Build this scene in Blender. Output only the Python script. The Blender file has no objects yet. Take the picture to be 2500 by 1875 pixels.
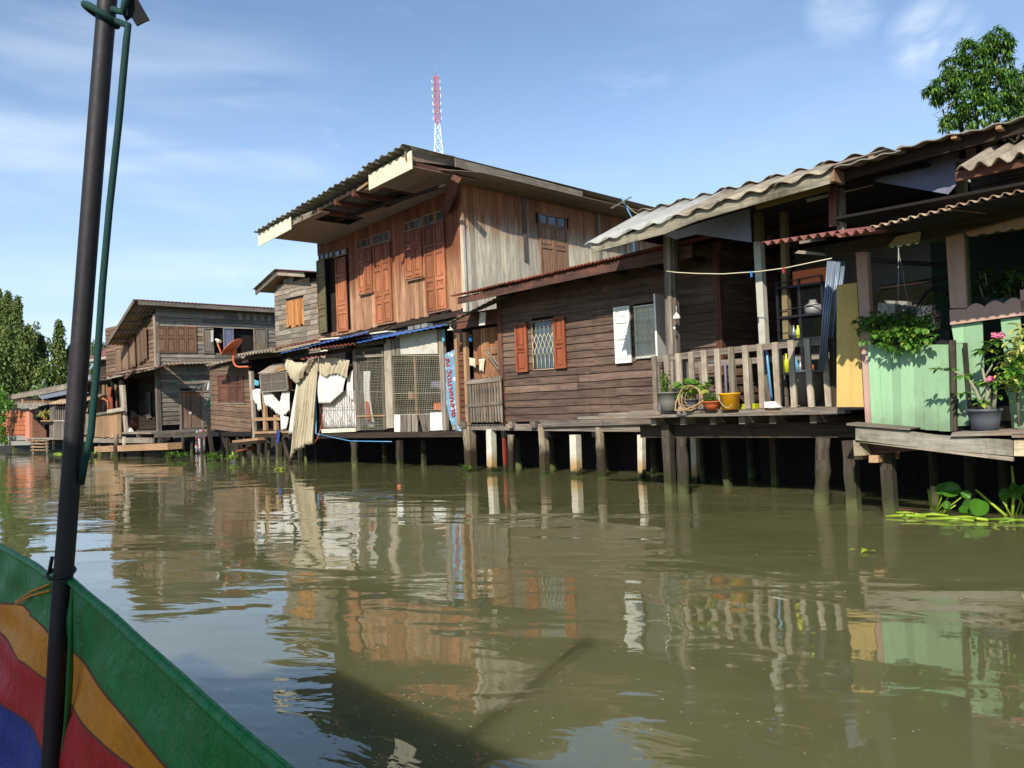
import bpy, math, random
from mathutils import Vector, Matrix, noise
rad = math.radians
rng = random.Random(11)
sc = bpy.context.scene
COL = sc.collection
# ---------------------------------------------------------------- camera
CAMZ, FPX, CX, CY = 1.4, 2094.0, 1250.0, 937.5
PITCH, ROLL = rad(1.3), rad(-2.3)
CM = Matrix.Rotation(rad(90) + PITCH, 3, 'X') @ Matrix.Rotation(ROLL, 3, 'Z')
cam_d = bpy.data.cameras.new('camera'); cam = bpy.data.objects.new('camera', cam_d); COL.objects.link(cam)
cam_d.sensor_width = 36; cam_d.lens = FPX / 2500 * 36; cam_d.clip_start = 0.05; cam_d.clip_end = 3000
cam.matrix_world = Matrix.Translation((0, 0, CAMZ)) @ CM.to_4x4()
sc.camera = cam
# ---------------------------------------------------------------- light
SUN_AZ_X, SUN_AZ_Y, SUN_EL = -0.342, -0.940, rad(34)
sl = bpy.data.lights.new('sun', 'SUN'); sun = bpy.data.objects.new('sun', sl); COL.objects.link(sun)
sl.energy = 4.4; sl.angle = rad(0.5); sl.color = (1.0, 0.93, 0.84)
sd = Vector((SUN_AZ_X * math.cos(SUN_EL), SUN_AZ_Y * math.cos(SUN_EL), math.sin(SUN_EL)))
sun.rotation_euler = sd.to_track_quat('Z', 'Y').to_euler(); sun.location = (0, -20, 20)
sc.view_settings.view_transform = 'Standard'; sc.view_settings.look = 'None'
sc.view_settings.exposure = 0.45; sc.view_settings.gamma = 1.0
SKY_STRENGTH = 0.122
world = bpy.data.worlds.new('World'); sc.world = world; world.use_nodes = True
def setup_world():
    nt = world.node_tree; N = nt.nodes; L = nt.links
    bg = N['Background']; bg.inputs['Strength'].default_value = SKY_STRENGTH
    sky = N.new('ShaderNodeTexSky'); sky.sky_type = 'NISHITA'; sky.sun_disc = False
    sky.sun_elevation = SUN_EL; sky.sun_rotation = math.atan2(SUN_AZ_X, SUN_AZ_Y) % (2 * math.pi)
    sky.air_density = 1.0; sky.dust_density = 0.2; sky.ozone_density = 2.3; sky.altitude = 0
    tc = N.new('ShaderNodeTexCoord')
    def noise_mask(scale, sx, lo, hi, detail=6, off=(0, 0, 0), rough=0.6):
        mp = N.new('ShaderNodeMapping'); mp.inputs['Scale'].default_value = sx; mp.inputs['Location'].default_value = off
        L.new(tc.outputs['Generated'], mp.inputs['Vector'])
        n = N.new('ShaderNodeTexNoise'); n.inputs['Scale'].default_value = scale; n.inputs['Detail'].default_value = detail
        n.inputs['Roughness'].default_value = rough; n.inputs['Distortion'].default_value = 0.4
        L.new(mp.outputs['Vector'], n.inputs['Vector'])
        mr = N.new('ShaderNodeMapRange'); mr.inputs['From Min'].default_value = lo; mr.inputs['From Max'].default_value = hi
        mr.interpolation_type = 'SMOOTHSTEP'
        L.new(n.outputs['Fac'], mr.inputs['Value'])
        return mr.outputs['Result']
    def m(op, a, b):
        q = N.new('ShaderNodeMath'); q.operation = op; q.use_clamp = True
        for i, x in enumerate((a, b)):
            if isinstance(x, (int, float)): q.inputs[i].default_value = x
            else: L.new(x, q.inputs[i])
        return q.outputs[0]
    def puff(px, py, r0, r1):
        d = (CM @ Vector((px - CX, CY - py, -FPX))).normalized()
        v = N.new('ShaderNodeVectorMath'); v.operation = 'DOT_PRODUCT'; v.inputs[1].default_value = d
        L.new(tc.outputs['Generated'], v.inputs[0])
        mr = N.new('ShaderNodeMapRange'); mr.interpolation_type = 'SMOOTHSTEP'
        mr.inputs['From Min'].default_value = math.cos(r1); mr.inputs['From Max'].default_value = math.cos(r0)
        L.new(v.outputs['Value'], mr.inputs['Value']); return mr.outputs['Result']
    wisp = m('MULTIPLY', noise_mask(2.6, (1.0, 1.0, 3.5), 0.42, 0.85, 5, rough=.52), 0.12)
    fine = m('MULTIPLY', noise_mask(9.0, (1.0, 1.0, 3.0), 0.55, 0.85, off=(3, 1, 2)), 0.16)
    tex = noise_mask(13.0, (1, 1, 1.8), 0.30, 0.72, 3, off=(5, 2, 1))
    p1 = m('MULTIPLY', m('MULTIPLY', puff(2278, 92, 0.0, 0.050), tex), 0.55)
    p2 = m('MULTIPLY', m('MULTIPLY', puff(2060, 20, 0.0, 0.045), tex), 0.3)
    low = m('MULTIPLY', m('MULTIPLY', puff(330, 520, 0.02, 0.30), noise_mask(3.5, (1, 1, 5), 0.35, 0.75, 3, off=(7, 4, 0), rough=.5)), 0.34)
    cl = m('ADD', m('ADD', wisp, fine), m('ADD', m('ADD', p1, p2), low))
    sp = N.new('ShaderNodeSeparateXYZ'); L.new(tc.outputs['Generated'], sp.inputs[0])
    hz = N.new('ShaderNodeMapRange'); hz.interpolation_type = 'SMOOTHSTEP'; L.new(sp.outputs[2], hz.inputs['Value'])
    for k, v in (('From Min', -.05), ('From Max', .42), ('To Min', .85), ('To Max', 0)): hz.inputs[k].default_value = v
    air = N.new('ShaderNodeMix'); air.data_type = 'RGBA'; L.new(hz.outputs[0], air.inputs['Factor']); L.new(sky.outputs['Color'], air.inputs[6]); air.inputs[7].default_value = (3.6, 4.9, 7.3, 1)
    mix = N.new('ShaderNodeMix'); mix.data_type = 'RGBA'
    L.new(cl, mix.inputs['Factor']); L.new(air.outputs[2], mix.inputs[6]); mix.inputs[7].default_value = (6.3, 7.0, 8.0, 1)
    L.new(mix.outputs[2], bg.inputs['Color'])
setup_world()
sc.cycles.max_bounces = 6; sc.cycles.transparent_max_bounces = 12; sc.cycles.caustics_reflective = False
# ---------------------------------------------------------------- photo measuring helpers
def ray(px, py): return CM @ Vector((px - CX, CY - py, -FPX))
S2 = math.sqrt(0.5)
DU = Vector((S2, -S2, 0)); DA = Vector((S2, S2, 0)); DZ = Vector((0, 0, 1)); CAMP = Vector((0, 0, CAMZ))
def W(p): return DU * p[0] + DA * p[1] + DZ * p[2]          # bank frame (along bank, inland, height) -> world
def at(q, A):                                              # photo point on the vertical plane 'inland = A'
    d = ray(*q); t = A / d.dot(DA); return (d.dot(DU) * t, A, CAMZ + d.z * t)
def ats(q, u):                                             # photo point on the vertical plane 'along = u'
    d = ray(*q); t = u / d.dot(DU); return (u, d.dot(DA) * t, CAMZ + d.z * t)
def ath(q, h):
    d = ray(*q); t = (h - CAMZ) / d.z; p = d * t; return (p.dot(DU), p.dot(DA), h)
def mpp(p): return W(p).y / FPX                            # metres per photo pixel at a bank point
def zf(x0, y0, k): return lambda X, Y: (x0 + X * k, y0 + Y * k)
Z1 = zf(0, 650, .28933); Z2 = zf(560, 330, .30741); Z3 = zf(560, 740, .30741); Z4 = zf(1100, 400, .30741)
Z5 = zf(1100, 740, .30741); Z6 = zf(1700, 250, .36166); Z7 = zf(1560, 760, .27125); Z8 = zf(1960, 760, .3255)
ZM = zf(840, 820, .14463)
A5 = zf(0, 880, .15072); A6 = zf(1060, 780, .19281); A7 = zf(2280, 760, .18077); A8 = zf(1840, 620, .23512)
B1 = zf(2100, 550, .18083); B2 = zf(220, 900, .18987); B3 = zf(600, 840, .18692); B4 = zf(1500, 700, .19893)
B5 = zf(2120, 1120, .17179); AT = zf(960, 130, .16275); AR = zf(2200, 40, .18083); AB = zf(0, 1300, .34656); AP = zf(120, 0, .16275)
WH = zf(0, 0, 1.1302)
def lin(c): return c / 12.92 if c <= .04045 else ((c + .055) / 1.055) ** 2.4
def rgb(r, g, b, k=1.0): return (lin(r / 255) * k, lin(g / 255) * k, lin(b / 255) * k, 1)
# ---------------------------------------------------------------- mesh builder
class MB:
    def __init__(s, frame=W): s.v = []; s.f = []; s.uv = []; s.r = []; s.m = []; s.fr = frame; s.sm = []
    def face(s, idx, ax, r, m=0, off=(0, 0), smooth=False):
        P = [s.v[i] for i in idx]
        n = (P[1] - P[0]).cross(P[2] - P[0])
        if len(P) > 3: n = n + (P[2] - P[0]).cross(P[3] - P[0])
        if n.length < 1e-12: n = Vector((0, 0, 1))
        n.normalize(); x = ax - n * ax.dot(n)
        if x.length < 0.2: x = n.orthogonal()
        x.normalize(); y = n.cross(x)
        s.f.append(idx); s.uv.append([(p.dot(x) + off[0], p.dot(y) + off[1]) for p in P]); s.r.append(r); s.m.append(m); s.sm.append(smooth)
    def add(s, pts): 
        b = len(s.v); s.v += [s.fr(p) for p in pts]; return b
    def prism(s, poly, off, m=0, r=None, ax=None):
        r = rng.random() if r is None else r
        n = len(poly); o = Vector(off)
        b = s.add(poly); s.add([Vector(p) + o for p in poly])
        if ax is None:
            es = [(s.v[b + (i + 1) % n] - s.v[b + i]) for i in range(n)]
            es.append(s.v[b + n] - s.v[b]); ax = max(es, key=lambda e: e.length).normalized()
        else: ax = (s.fr(ax) - s.fr((0, 0, 0))).normalized()
        of = (rng.random() * 9, rng.random() * 9)
        c = sum((s.v[b + i] for i in range(2 * n)), Vector()) / (2 * n)
        F = [list(range(b, b + n)), list(range(b + 2 * n - 1, b + n - 1, -1))]
        F += [[b + i, b + n + i, b + n + (i + 1) % n, b + (i + 1) % n] for i in range(n)]
        P0 = [s.v[i] for i in F[0]]; nn = Vector()
        for i in range(n): nn += (P0[i] - P0[0]).cross(P0[(i + 1) % n] - P0[0])
        if nn.dot(sum(P0, Vector()) / n - c) < 0: F = [f[::-1] for f in F]
        for f in F: s.face(f, ax, r, m, of)
    def box(s, u0, u1, a0, a1, h0, h1, m=0, r=None, ax=None):
        s.prism([(u0, a0, h0), (u1, a0, h0), (u1, a0, h1), (u0, a0, h1)], (0, a1 - a0, 0), m, r, ax)
    def beam(s, p, q, w, h, m=0, r=None, up=(0, 0, 1)):
        p = Vector(p); q = Vector(q); d = (q - p).normalized(); up = Vector(up)
        x = d.cross(up)
        if x.length < 1e-3: x = d.cross(Vector((0, 1, 0)))
        x.normalize(); y = x.cross(d).normalized(); x = x * w / 2; y = y * h / 2
        s.prism([p - x - y, p + x - y, p + x + y, p - x + y], q - p, m, r)
    def tube(s, pts, rad_, n=8, m=0, r=None, smooth=True, cap=True):
        r = rng.random() if r is None else r
        pts = [Vector(p) for p in pts]; k = len(pts)
        rs = rad_ if isinstance(rad_, (list, tuple)) else [rad_] * k
        d0 = (pts[1] - pts[0]).normalized(); x = d0.orthogonal().normalized(); rings = []
        for i in range(k):
            d = (pts[min(i + 1, k - 1)] - pts[max(i - 1, 0)]).normalized()
            x = x - d * x.dot(d)
            x = x.normalized() if x.length > 1e-5 else d.orthogonal().normalized()
            y = d.cross(x)
            rings.append(s.add([pts[i] + (x * math.cos(2 * math.pi * j / n) + y * math.sin(2 * math.pi * j / n)) * rs[i] for j in range(n)]))
        L = 0
        for i in range(k - 1):
            ax = s.v[rings[i + 1]] - s.v[rings[i]]; l = ax.length; ax = ax.normalized() if l > 1e-9 else DZ
            for j in range(n):
                j2 = (j + 1) % n
                s.f.append([rings[i] + j, rings[i] + j2, rings[i + 1] + j2, rings[i + 1] + j]); s.r.append(r); s.m.append(m); s.sm.append(smooth)
                w = 2 * math.pi * max(rs[i], 1e-3) / n
                s.uv.append([(L, j * w), (L, (j + 1) * w), (L + l, (j + 1) * w), (L + l, j * w)])
            L += l
        if cap:
            s.face(list(range(rings[0] + n - 1, rings[0] - 1, -1)), DZ, r, m); s.face(list(range(rings[-1], rings[-1] + n)), DZ, r, m)
    def grid(s, fn, nu, nv, m=0, r=None, th=0.0, ax=None, smooth=True, uvs=None):   # fn(i/nu, j/nv) -> frame point
        r = rng.random() if r is None else r
        P = [[s.fr(fn(i / nu, j / nv)) for j in range(nv + 1)] for i in range(nu + 1)]
        def nrm(i, j):
            a = P[min(i + 1, nu)][j] - P[max(i - 1, 0)][j]; b = P[i][min(j + 1, nv)] - P[i][max(j - 1, 0)]
            q = a.cross(b); return q.normalized() if q.length > 1e-12 else DZ
        layers = [0.0] if th == 0 else [-th / 2, th / 2]
        base = []
        for o in layers:
            b = len(s.v); base.append(b)
            for i in range(nu + 1):
                for j in range(nv + 1): s.v.append(P[i][j] + (nrm(i, j) * o if o else Vector()))
        lu = [0.0]; lv = [0.0]
        for i in range(nu): lu.append(lu[-1] + (P[i + 1][nv // 2] - P[i][nv // 2]).length)
        for j in range(nv): lv.append(lv[-1] + (P[nu // 2][j + 1] - P[nu // 2][j]).length)
        id_ = lambda b, i, j: b + i * (nv + 1) + j
        for k, b in enumerate(base):
            for i in range(nu):
                for j in range(nv):
                    f = [id_(b, i, j), id_(b, i + 1, j), id_(b, i + 1, j + 1), id_(b, i, j + 1)]
                    u = [(lv[j], lu[i]), (lv[j], lu[i + 1]), (lv[j + 1], lu[i + 1]), (lv[j + 1], lu[i])]
                    if th and k == 0: f = f[::-1]; u = u[::-1]
                    s.f.append(f); s.uv.append(u); s.r.append(r if not callable(r) else r(i / nu, j / nv)); s.m.append(m if not callable(m) else m(i / nu, j / nv)); s.sm.append(smooth)
        if th:
            a, b = base; loop = [(i, 0) for i in range(nu)] + [(nu, j) for j in range(nv)] + [(i, nv) for i in range(nu, 0, -1)] + [(0, j) for j in range(nv, 0, -1)]
            for k in range(len(loop)):
                p, q = loop[k], loop[(k + 1) % len(loop)]
                s.f.append([id_(a, *p), id_(a, *q), id_(b, *q), id_(b, *p)]); s.uv.append([(0, 0), (.1, 0), (.1, .01), (0, .01)])
                s.r.append(r if not callable(r) else .5); s.m.append(m if not callable(m) else 0); s.sm.append(False)
    def lathe(s, c, prof, n=24, m=0, r=None, fr=None):
        c = Vector(c); r = rng.random() if r is None else r
        def fn(x, y):
            t = y * (len(prof) - 1); i = min(int(t), len(prof) - 2); k = t - i
            rr = prof[i][0] * (1 - k) + prof[i + 1][0] * k; hh = prof[i][1] * (1 - k) + prof[i + 1][1] * k
            a = -2 * math.pi * x; return c + Vector((rr * math.cos(a), rr * math.sin(a), hh))
        s.grid(fn, n, len(prof) - 1, m, r)
    def leaf(s, p, d, n, L, w, m=0, r=None, droop=0.0, fold=0.25):
        p = Vector(p); d = Vector(d).normalized(); n = Vector(n); x = d.cross(n)
        if x.length < 1e-4: x = d.orthogonal()
        x.normalize(); n = x.cross(d).normalized(); r = rng.random() if r is None else r
        m1 = p + d * L * .33 + n * (-droop * L * .08); m2 = p + d * L * .7 - n * droop * L * .3; t = p + d * L * .96 - n * droop * L * .7
        b = len(s.v); s.v += ([p, m1 + x * w / 2 + n * fold * w, m1, m1 - x * w / 2 + n * fold * w, m2 + x * w * .4 + n * fold * w * .8, m2, m2 - x * w * .4 + n * fold * w * .8, t])
        for f in ([0, 1, 2], [0, 2, 3], [1, 4, 5, 2], [2, 5, 6, 3], [4, 7, 5], [5, 7, 6]):
            s.face([b + i for i in f], d, r, m, (0, 0), True)
    def card(s, p, d, n, L, w, m=0, r=None):
        p = Vector(p); d = Vector(d).normalized(); x = d.cross(Vector(n))
        if x.length < 1e-4: x = d.orthogonal()
        x.normalize(); r = rng.random() if r is None else r
        b = len(s.v); s.v += [p, p + d * L * .45 + x * w / 2, p + d * L, p + d * L * .45 - x * w / 2]
        s.f.append([b, b + 1, b + 2, b + 3]); s.uv.append([(0, 0), (.4, .5), (1, 0), (.4, -.5)]); s.r.append(r); s.m.append(m); s.sm.append(False)
    def build(s, name, mats, parent=None, **tg):
        me = bpy.data.meshes.new(name)
        if parent is not None: loc = WL[parent.name]
        else:
            mn = [min(v[i] for v in s.v) for i in range(3)]; mx = [max(v[i] for v in s.v) for i in range(3)]
            loc = Vector(((mn[0] + mx[0]) / 2, (mn[1] + mx[1]) / 2, mn[2]))
        me.from_pydata([v - loc for v in s.v], [], s.f); 
        if not isinstance(mats, (list, tuple)): mats = [mats]
        for q in mats: me.materials.append(q)
        me.polygons.foreach_set('material_index', s.m); me.polygons.foreach_set('use_smooth', s.sm)
        ul = me.uv_layers.new(name='UVMap'); ul.data.foreach_set('uv', [c for f in s.uv for p in f for c in p])
        at_ = me.attributes.new('rnd', 'FLOAT', 'FACE'); at_.data.foreach_set('value', s.r)
        me.validate(); me.update()
        o = bpy.data.objects.new(name, me); COL.objects.link(o)
        if parent is not None: o.parent = parent
        else: o.location = loc
        WL[o.name] = loc
        for k, x in tg.items(): o['category' if k == 'cat' else k] = x
        return o
WL = {}
def thing(name, label, cat, p, group=None, frame=W):
    o = bpy.data.objects.new(name, None); o.empty_display_size = .2; COL.objects.link(o); o.location = frame(p); WL[o.name] = Vector(o.location)
    o['label'] = label; o['category'] = cat
    if group: o['group'] = group
    return o
def copy_tree(o, loc, rz=0.0, sc_=1.0, **tg):
    c = o.copy(); COL.objects.link(c); c.location = loc; c.rotation_euler = (0, 0, rz); c.scale = (sc_,) * 3
    for k, x in tg.items(): c['category' if k == 'cat' else k] = x
    for ch in list(o.children):
        d = ch.copy(); COL.objects.link(d); d.parent = c
        for g in list(ch.children):
            e = g.copy(); COL.objects.link(e); e.parent = d
    return c
# ---------------------------------------------------------------- materials
class NT:
    def __init__(s, name):
        s.mat = bpy.data.materials.new(name); s.mat.use_nodes = True; s.t = s.mat.node_tree; s.N = s.t.nodes; s.L = s.t.links
        s.b = s.N['Principled BSDF']; s.out = s.N['Material Output']
    def new(s, t, **k):
        n = s.N.new(t)
        for a, x in k.items(): setattr(n, a, x)
        return n
    def put(s, inp, v):
        if hasattr(v, 'links') or hasattr(v, 'is_linked'): s.L.new(v, inp)
        else: inp.default_value = v
    def vec(s, src, scale=(1, 1, 1), loc=(0, 0, 0), rot=(0, 0, 0)):
        m = s.new('ShaderNodeMapping'); m.inputs['Scale'].default_value = scale; m.inputs['Location'].default_value = loc; m.inputs['Rotation'].default_value = rot
        s.L.new(src, m.inputs['Vector']); return m.outputs[0]
    def uv(s): return s.new('ShaderNodeUVMap').outputs[0]
    def pos(s): return s.new('ShaderNodeNewGeometry').outputs['Position']
    def noise(s, v, scale=1, detail=4, rough=.6, dist=0.0):
        n = s.new('ShaderNodeTexNoise'); n.inputs['Scale'].default_value = scale; n.inputs['Detail'].default_value = detail
        n.inputs['Roughness'].default_value = rough; n.inputs['Distortion'].default_value = dist; s.L.new(v, n.inputs['Vector']); return n.outputs['Fac']
    def mr(s, v, a, b, c=0.0, d=1.0, smooth=False):
        n = s.new('ShaderNodeMapRange'); n.clamp = True
        if smooth: n.interpolation_type = 'SMOOTHSTEP'
        s.L.new(v, n.inputs['Value'])
        for k, x in zip(('From Min', 'From Max', 'To Min', 'To Max'), (a, b, c, d)): n.inputs[k].default_value = x
        return n.outputs['Result']
    def math(s, op, a, b=0.0):
        n = s.new('ShaderNodeMath', operation=op); s.put(n.inputs[0], a); s.put(n.inputs[1], b); return n.outputs[0]
    def mix(s, f, a, b, bt='MIX'):
        n = s.new('ShaderNodeMix', data_type='RGBA', blend_type=bt); s.put(n.inputs['Factor'], f); s.put(n.inputs[6], a); s.put(n.inputs[7], b); return n.outputs[2]
    def rnd(s): return s.new('ShaderNodeAttribute', attribute_name='rnd').outputs['Fac']
    def wave(s, v, scale): 
        n = s.new('ShaderNodeTexWave'); n.inputs['Scale'].default_value = scale; s.L.new(v, n.inputs['Vector']); return n.outputs['Fac']
    def bump(s, h, strength=.4, dist=.01):
        n = s.new('ShaderNodeBump'); n.inputs['Strength'].default_value = strength; n.inputs['Distance'].default_value = dist; s.L.new(h, n.inputs['Height']); s.L.new(n.outputs[0], s.b.inputs['Normal'])
    def done(s, col, rough=.8, spec=.3, metal=0.0):
        s.put(s.b.inputs['Base Color'], col); s.put(s.b.inputs['Roughness'], rough); s.b.inputs['Specular IOR Level'].default_value = spec; s.b.inputs['Metallic'].default_value = metal
        return s.mat
def scl(c, k): return (c[0] * k, c[1] * k, c[2] * k, 1)
def wood(name, dark, light, top=None, topz=(0, 1), wet=None, var=.45, lichen=None, rough=.85, blot=None, grainv=26, bstr=.5):
    t = NT(name); uv = t.uv(); P = t.pos()
    g1 = t.noise(t.vec(uv, (1.3, grainv, 1)), 1, 5, .65, .6); g2 = t.noise(t.vec(uv, (5, 130, 1)), 1, 3, .6)
    c = t.mix(t.mr(g1, .32, .68), dark, light)
    c = t.mix(t.mr(g2, .3, .75, 0, .45), c, scl(dark, .5))
    big = t.noise(P, 1.6, 5, .7)
    if blot: c = t.mix(t.mr(big, .48, .66, 0, .8), c, blot)
    sk = t.noise(t.vec(P, (6, 6, .7)), 1.3, 7, .75); c = t.mix(t.mr(sk, .54, .72, 0, .5), c, scl(dark, .55)); c = t.mix(t.mr(t.noise(t.vec(P, (4, 4, .9), (3, 7, 1)), 1.1, 6, .7), .58, .74, 0, .35), c, scl(light, 1.25))
    if top:
        z = t.new('ShaderNodeSeparateXYZ'); t.L.new(P, z.inputs[0]); st = t.noise(t.vec(uv, (.5, 9, 1)), 1, 4, .7)
        zz = t.math('ADD', z.outputs[2], t.math('MULTIPLY', st, 1.6 * (topz[1] - topz[0])))
        o = .8 * (topz[1] - topz[0])
        c = t.mix(t.mr(zz, topz[0] + o, topz[1] + o, 0, 1, True), c, t.mix(t.mr(g1, .3, .7), scl(top, .45), top))
    if lichen: c = t.mix(t.mr(t.noise(P, 9, 5, .7), .55, .72, 0, .7), c, lichen)
    if wet:
        z = t.new('ShaderNodeSeparateXYZ'); t.L.new(P, z.inputs[0]); zz = t.math('ADD', z.outputs[2], t.math('MULTIPLY', t.noise(P, 7, 4), .35))
        c = t.mix(t.mr(zz, wet[1] + .12, wet[1] + .42, 1, 0, True), c, wet[0])
        c = t.mix(t.mr(zz, .2, .38, 1, 0, True), c, wet[2] if len(wet) > 2 else rgb(70, 80, 40, .6))
    r = t.rnd(); k = t.mr(r, 0, 1, 1 - var, 1 + var * .6)
    m = t.new('ShaderNodeVectorMath', operation='SCALE'); t.L.new(c, m.inputs[0]); t.L.new(k, m.inputs['Scale'])
    hs = t.mr(t.noise(P, .8, 3), .3, .7, .82, 1.15)
    m2 = t.new('ShaderNodeVectorMath', operation='SCALE'); t.L.new(m.outputs[0], m2.inputs[0]); t.L.new(hs, m2.inputs['Scale'])
    t.bump(t.math('ADD', g1, t.math('MULTIPLY', g2, .5)), bstr, .006)
    return t.done(m2.outputs[0], rough, .25)
def plain(name, col, rough=.6, var=.15, spec=.4, metal=0.0, dirt=None, dscale=3, dlo=.5, dhi=.75, damt=.6, bump=.1, bs=60, rv=.25, wear=None):
    t = NT(name); P = t.pos(); n = t.noise(P, dscale, 6, .7)
    c = t.mix(t.mr(n, .3, .7), scl(col, 1 - var), scl(col, 1 + var))
    if wear:
        st = t.noise(t.vec(P, (9, 9, 1.1)), 1.6, 7, .7); c = t.mix(t.mr(st, .5, .74, 0, .5), c, wear); c = t.mix(t.mr(t.noise(P, 16, 8, .75), .62, .68, 0, .6), c, scl(wear, .8))
        z = t.new('ShaderNodeSeparateXYZ'); t.L.new(P, z.inputs[0]); c = t.mix(t.mr(t.math('ADD', z.outputs[2], t.math('MULTIPLY', t.noise(P, 5, 5), .5)), 1.22, 1.5, .6, 0), c, scl(wear, .75))
    if dirt: c = t.mix(t.mr(t.noise(P, dscale * 1.7, 8, .75, .4), dlo, dhi, 0, damt), c, dirt)
    if rv:
        k = t.mr(t.rnd(), 0, 1, 1 - rv, 1 + rv * .5); m = t.new('ShaderNodeVectorMath', operation='SCALE'); t.L.new(c, m.inputs[0]); t.L.new(k, m.inputs['Scale']); c = m.outputs[0]
    if bump: t.bump(t.noise(P, bs, 4, .6), bump, .004)
    return t.done(c, t.mr(n, .2, .8, max(rough - .1, .02), min(rough + .1, 1)), spec, metal)
def sheet(name, col, col2, stain, rough=.7, metal=0.0, amt=.7, damt=.55):   # roofing sheets
    t = NT(name); uv = t.uv(); P = t.pos(); n = t.noise(P, 2.2, 7, .72, .3); st = t.noise(t.vec(uv, (.6, 14, 1)), 1, 5, .7)
    c = t.mix(t.mr(n, .35, .65), col, col2); c = t.mix(t.mr(st, .5, .72, 0, amt), c, stain); c = t.mix(t.mr(t.noise(P, 28, 4, .7), .5, .7, 0, damt * .6), c, scl(stain, .5))
    k = t.mr(t.rnd(), 0, 1, .75, 1.15); m = t.new('ShaderNodeVectorMath', operation='SCALE'); t.L.new(c, m.inputs[0]); t.L.new(k, m.inputs['Scale'])
    t.bump(t.noise(P, 80, 4), .25, .004); return t.done(m.outputs[0], rough, .35, metal)
def leafm(name, a, b, c=None, trans=.35, rough=.45):
    t = NT(name); r = t.rnd(); cc = t.mix(t.mr(r, 0, .8), a, b)
    if c: cc = t.mix(t.mr(r, .86, .96), cc, c)
    P = t.pos(); cc = t.mix(t.mr(t.noise(P, 1.2, 3), .4, .7, 0, .35), cc, scl(a, .6))
    t.done(cc, rough, .4); tr = t.new('ShaderNodeBsdfTranslucent'); t.L.new(t.mix(.5, cc, (cc and b)), tr.inputs['Color'])
    mx = t.new('ShaderNodeMixShader'); mx.inputs[0].default_value = trans; t.L.new(t.b.outputs[0], mx.inputs[1]); t.L.new(tr.outputs[0], mx.inputs[2]); t.L.new(mx.outputs[0], t.out.inputs['Surface']); return t.mat
def cloth(name, col, shade=.85, trans=.25, dirt=None):
    t = NT(name); P = t.pos(); n = t.noise(P, 5, 6, .7); c = t.mix(t.mr(n, .3, .7), scl(col, shade), col)
    if dirt: c = t.mix(t.mr(t.noise(P, 3.5, 7, .75), .5, .72, 0, .6), c, dirt)
    t.bump(t.noise(P, 18, 6, .65), .35, .012); t.done(c, .9, .15)
    tr = t.new('ShaderNodeBsdfTranslucent'); t.L.new(c, tr.inputs['Color']); mx = t.new('ShaderNodeMixShader'); mx.inputs[0].default_value = trans
    t.L.new(t.b.outputs[0], mx.inputs[1]); t.L.new(tr.outputs[0], mx.inputs[2]); t.L.new(mx.outputs[0], t.out.inputs['Surface']); return t.mat
def water_mat():
    t = NT('murky_water'); P = t.pos()
    st = t.vec(P, (1, 1, 1), rot=(0, 0, rad(20)))
    st2 = t.vec(st, (.45, 1.0, 1))
    n1 = t.noise(st2, .9, 2, .5, .8); n2 = t.noise(t.vec(st, (.55, 1.0, 1), (4, 2, 0)), 2.6, 3, .5, 1.0); n3 = t.noise(t.vec(st, (.6, 1, 1)), 9, 3, .55, .5)
    cr = t.mr(t.noise(P, .16, 3), .42, .62)                                  # patches of ripple between calm water
    h = t.math('ADD', t.math('MULTIPLY', n1, .020), t.math('MULTIPLY', n2, .0030))
    h = t.math('ADD', h, t.math('MULTIPLY', t.math('MULTIPLY', n3, t.math('ADD', t.math('MULTIPLY', cr, .9), .04)), .0006))
    bp = t.new('ShaderNodeBump'); bp.inputs['Strength'].default_value = 1; bp.inputs['Distance'].default_value = 1.0
    t.L.new(h, bp.inputs['Height']); t.L.new(bp.outputs[0], t.b.inputs['Normal'])
    c = t.mix(t.mr(t.noise(P, .35, 5, .6), .35, .7), rgb(97, 97, 62), rgb(113, 111, 76))
    t.b.inputs['Subsurface Weight'].default_value = 1.0; t.b.inputs['Subsurface Radius'].default_value = (1, .9, .6); t.b.inputs['Subsurface Scale'].default_value = 1.6
    t.done(c, .0, .5); t.b.inputs['IOR'].default_value = 1.58; return t.mat
M = {}
M['grey'] = wood('weathered_grey_wood', rgb(92, 84, 75), rgb(168, 156, 138), rough=.9)
M['greyp'] = wood('grey_siding_wood', rgb(104, 96, 86), rgb(184, 172, 154), blot=rgb(136, 114, 90), rough=.9)
M['pale'] = wood('pale_sun_bleached_wood', rgb(135, 122, 105), rgb(200, 188, 165), rough=.9, blot=rgb(120, 105, 88))
M['brown'] = wood('brown_stained_siding', rgb(72, 58, 49), rgb(136, 112, 95), rough=.75, var=.38, blot=rgb(104, 84, 70), grainv=18)
M['darkw'] = wood('dark_old_wood', rgb(44, 36, 30), rgb(86, 72, 58), rough=.9)
M['redw'] = wood('red_brown_painted_wood', rgb(80, 50, 38), rgb(130, 88, 66), rough=.6, var=.2)
M['orange'] = wood('orange_teak_shutter', rgb(136, 78, 48), rgb(208, 138, 96), top=rgb(146, 84, 56), topz=(4.6, 5.4), rough=.6, var=.3)
M['front'] = wood('teak_board_wall', rgb(146, 98, 68), rgb(212, 168, 128), top=rgb(146, 88, 58), topz=(4.2, 5.2), rough=.75, var=.35, grainv=14)  # eave shade put into the colour: darker red-brown towards the top
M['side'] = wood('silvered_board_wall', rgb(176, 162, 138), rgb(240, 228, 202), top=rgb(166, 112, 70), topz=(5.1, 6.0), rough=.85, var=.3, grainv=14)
M['amber'] = wood('amber_board', rgb(150, 90, 45), rgb(226, 165, 100), rough=.8, var=.35)
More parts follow.
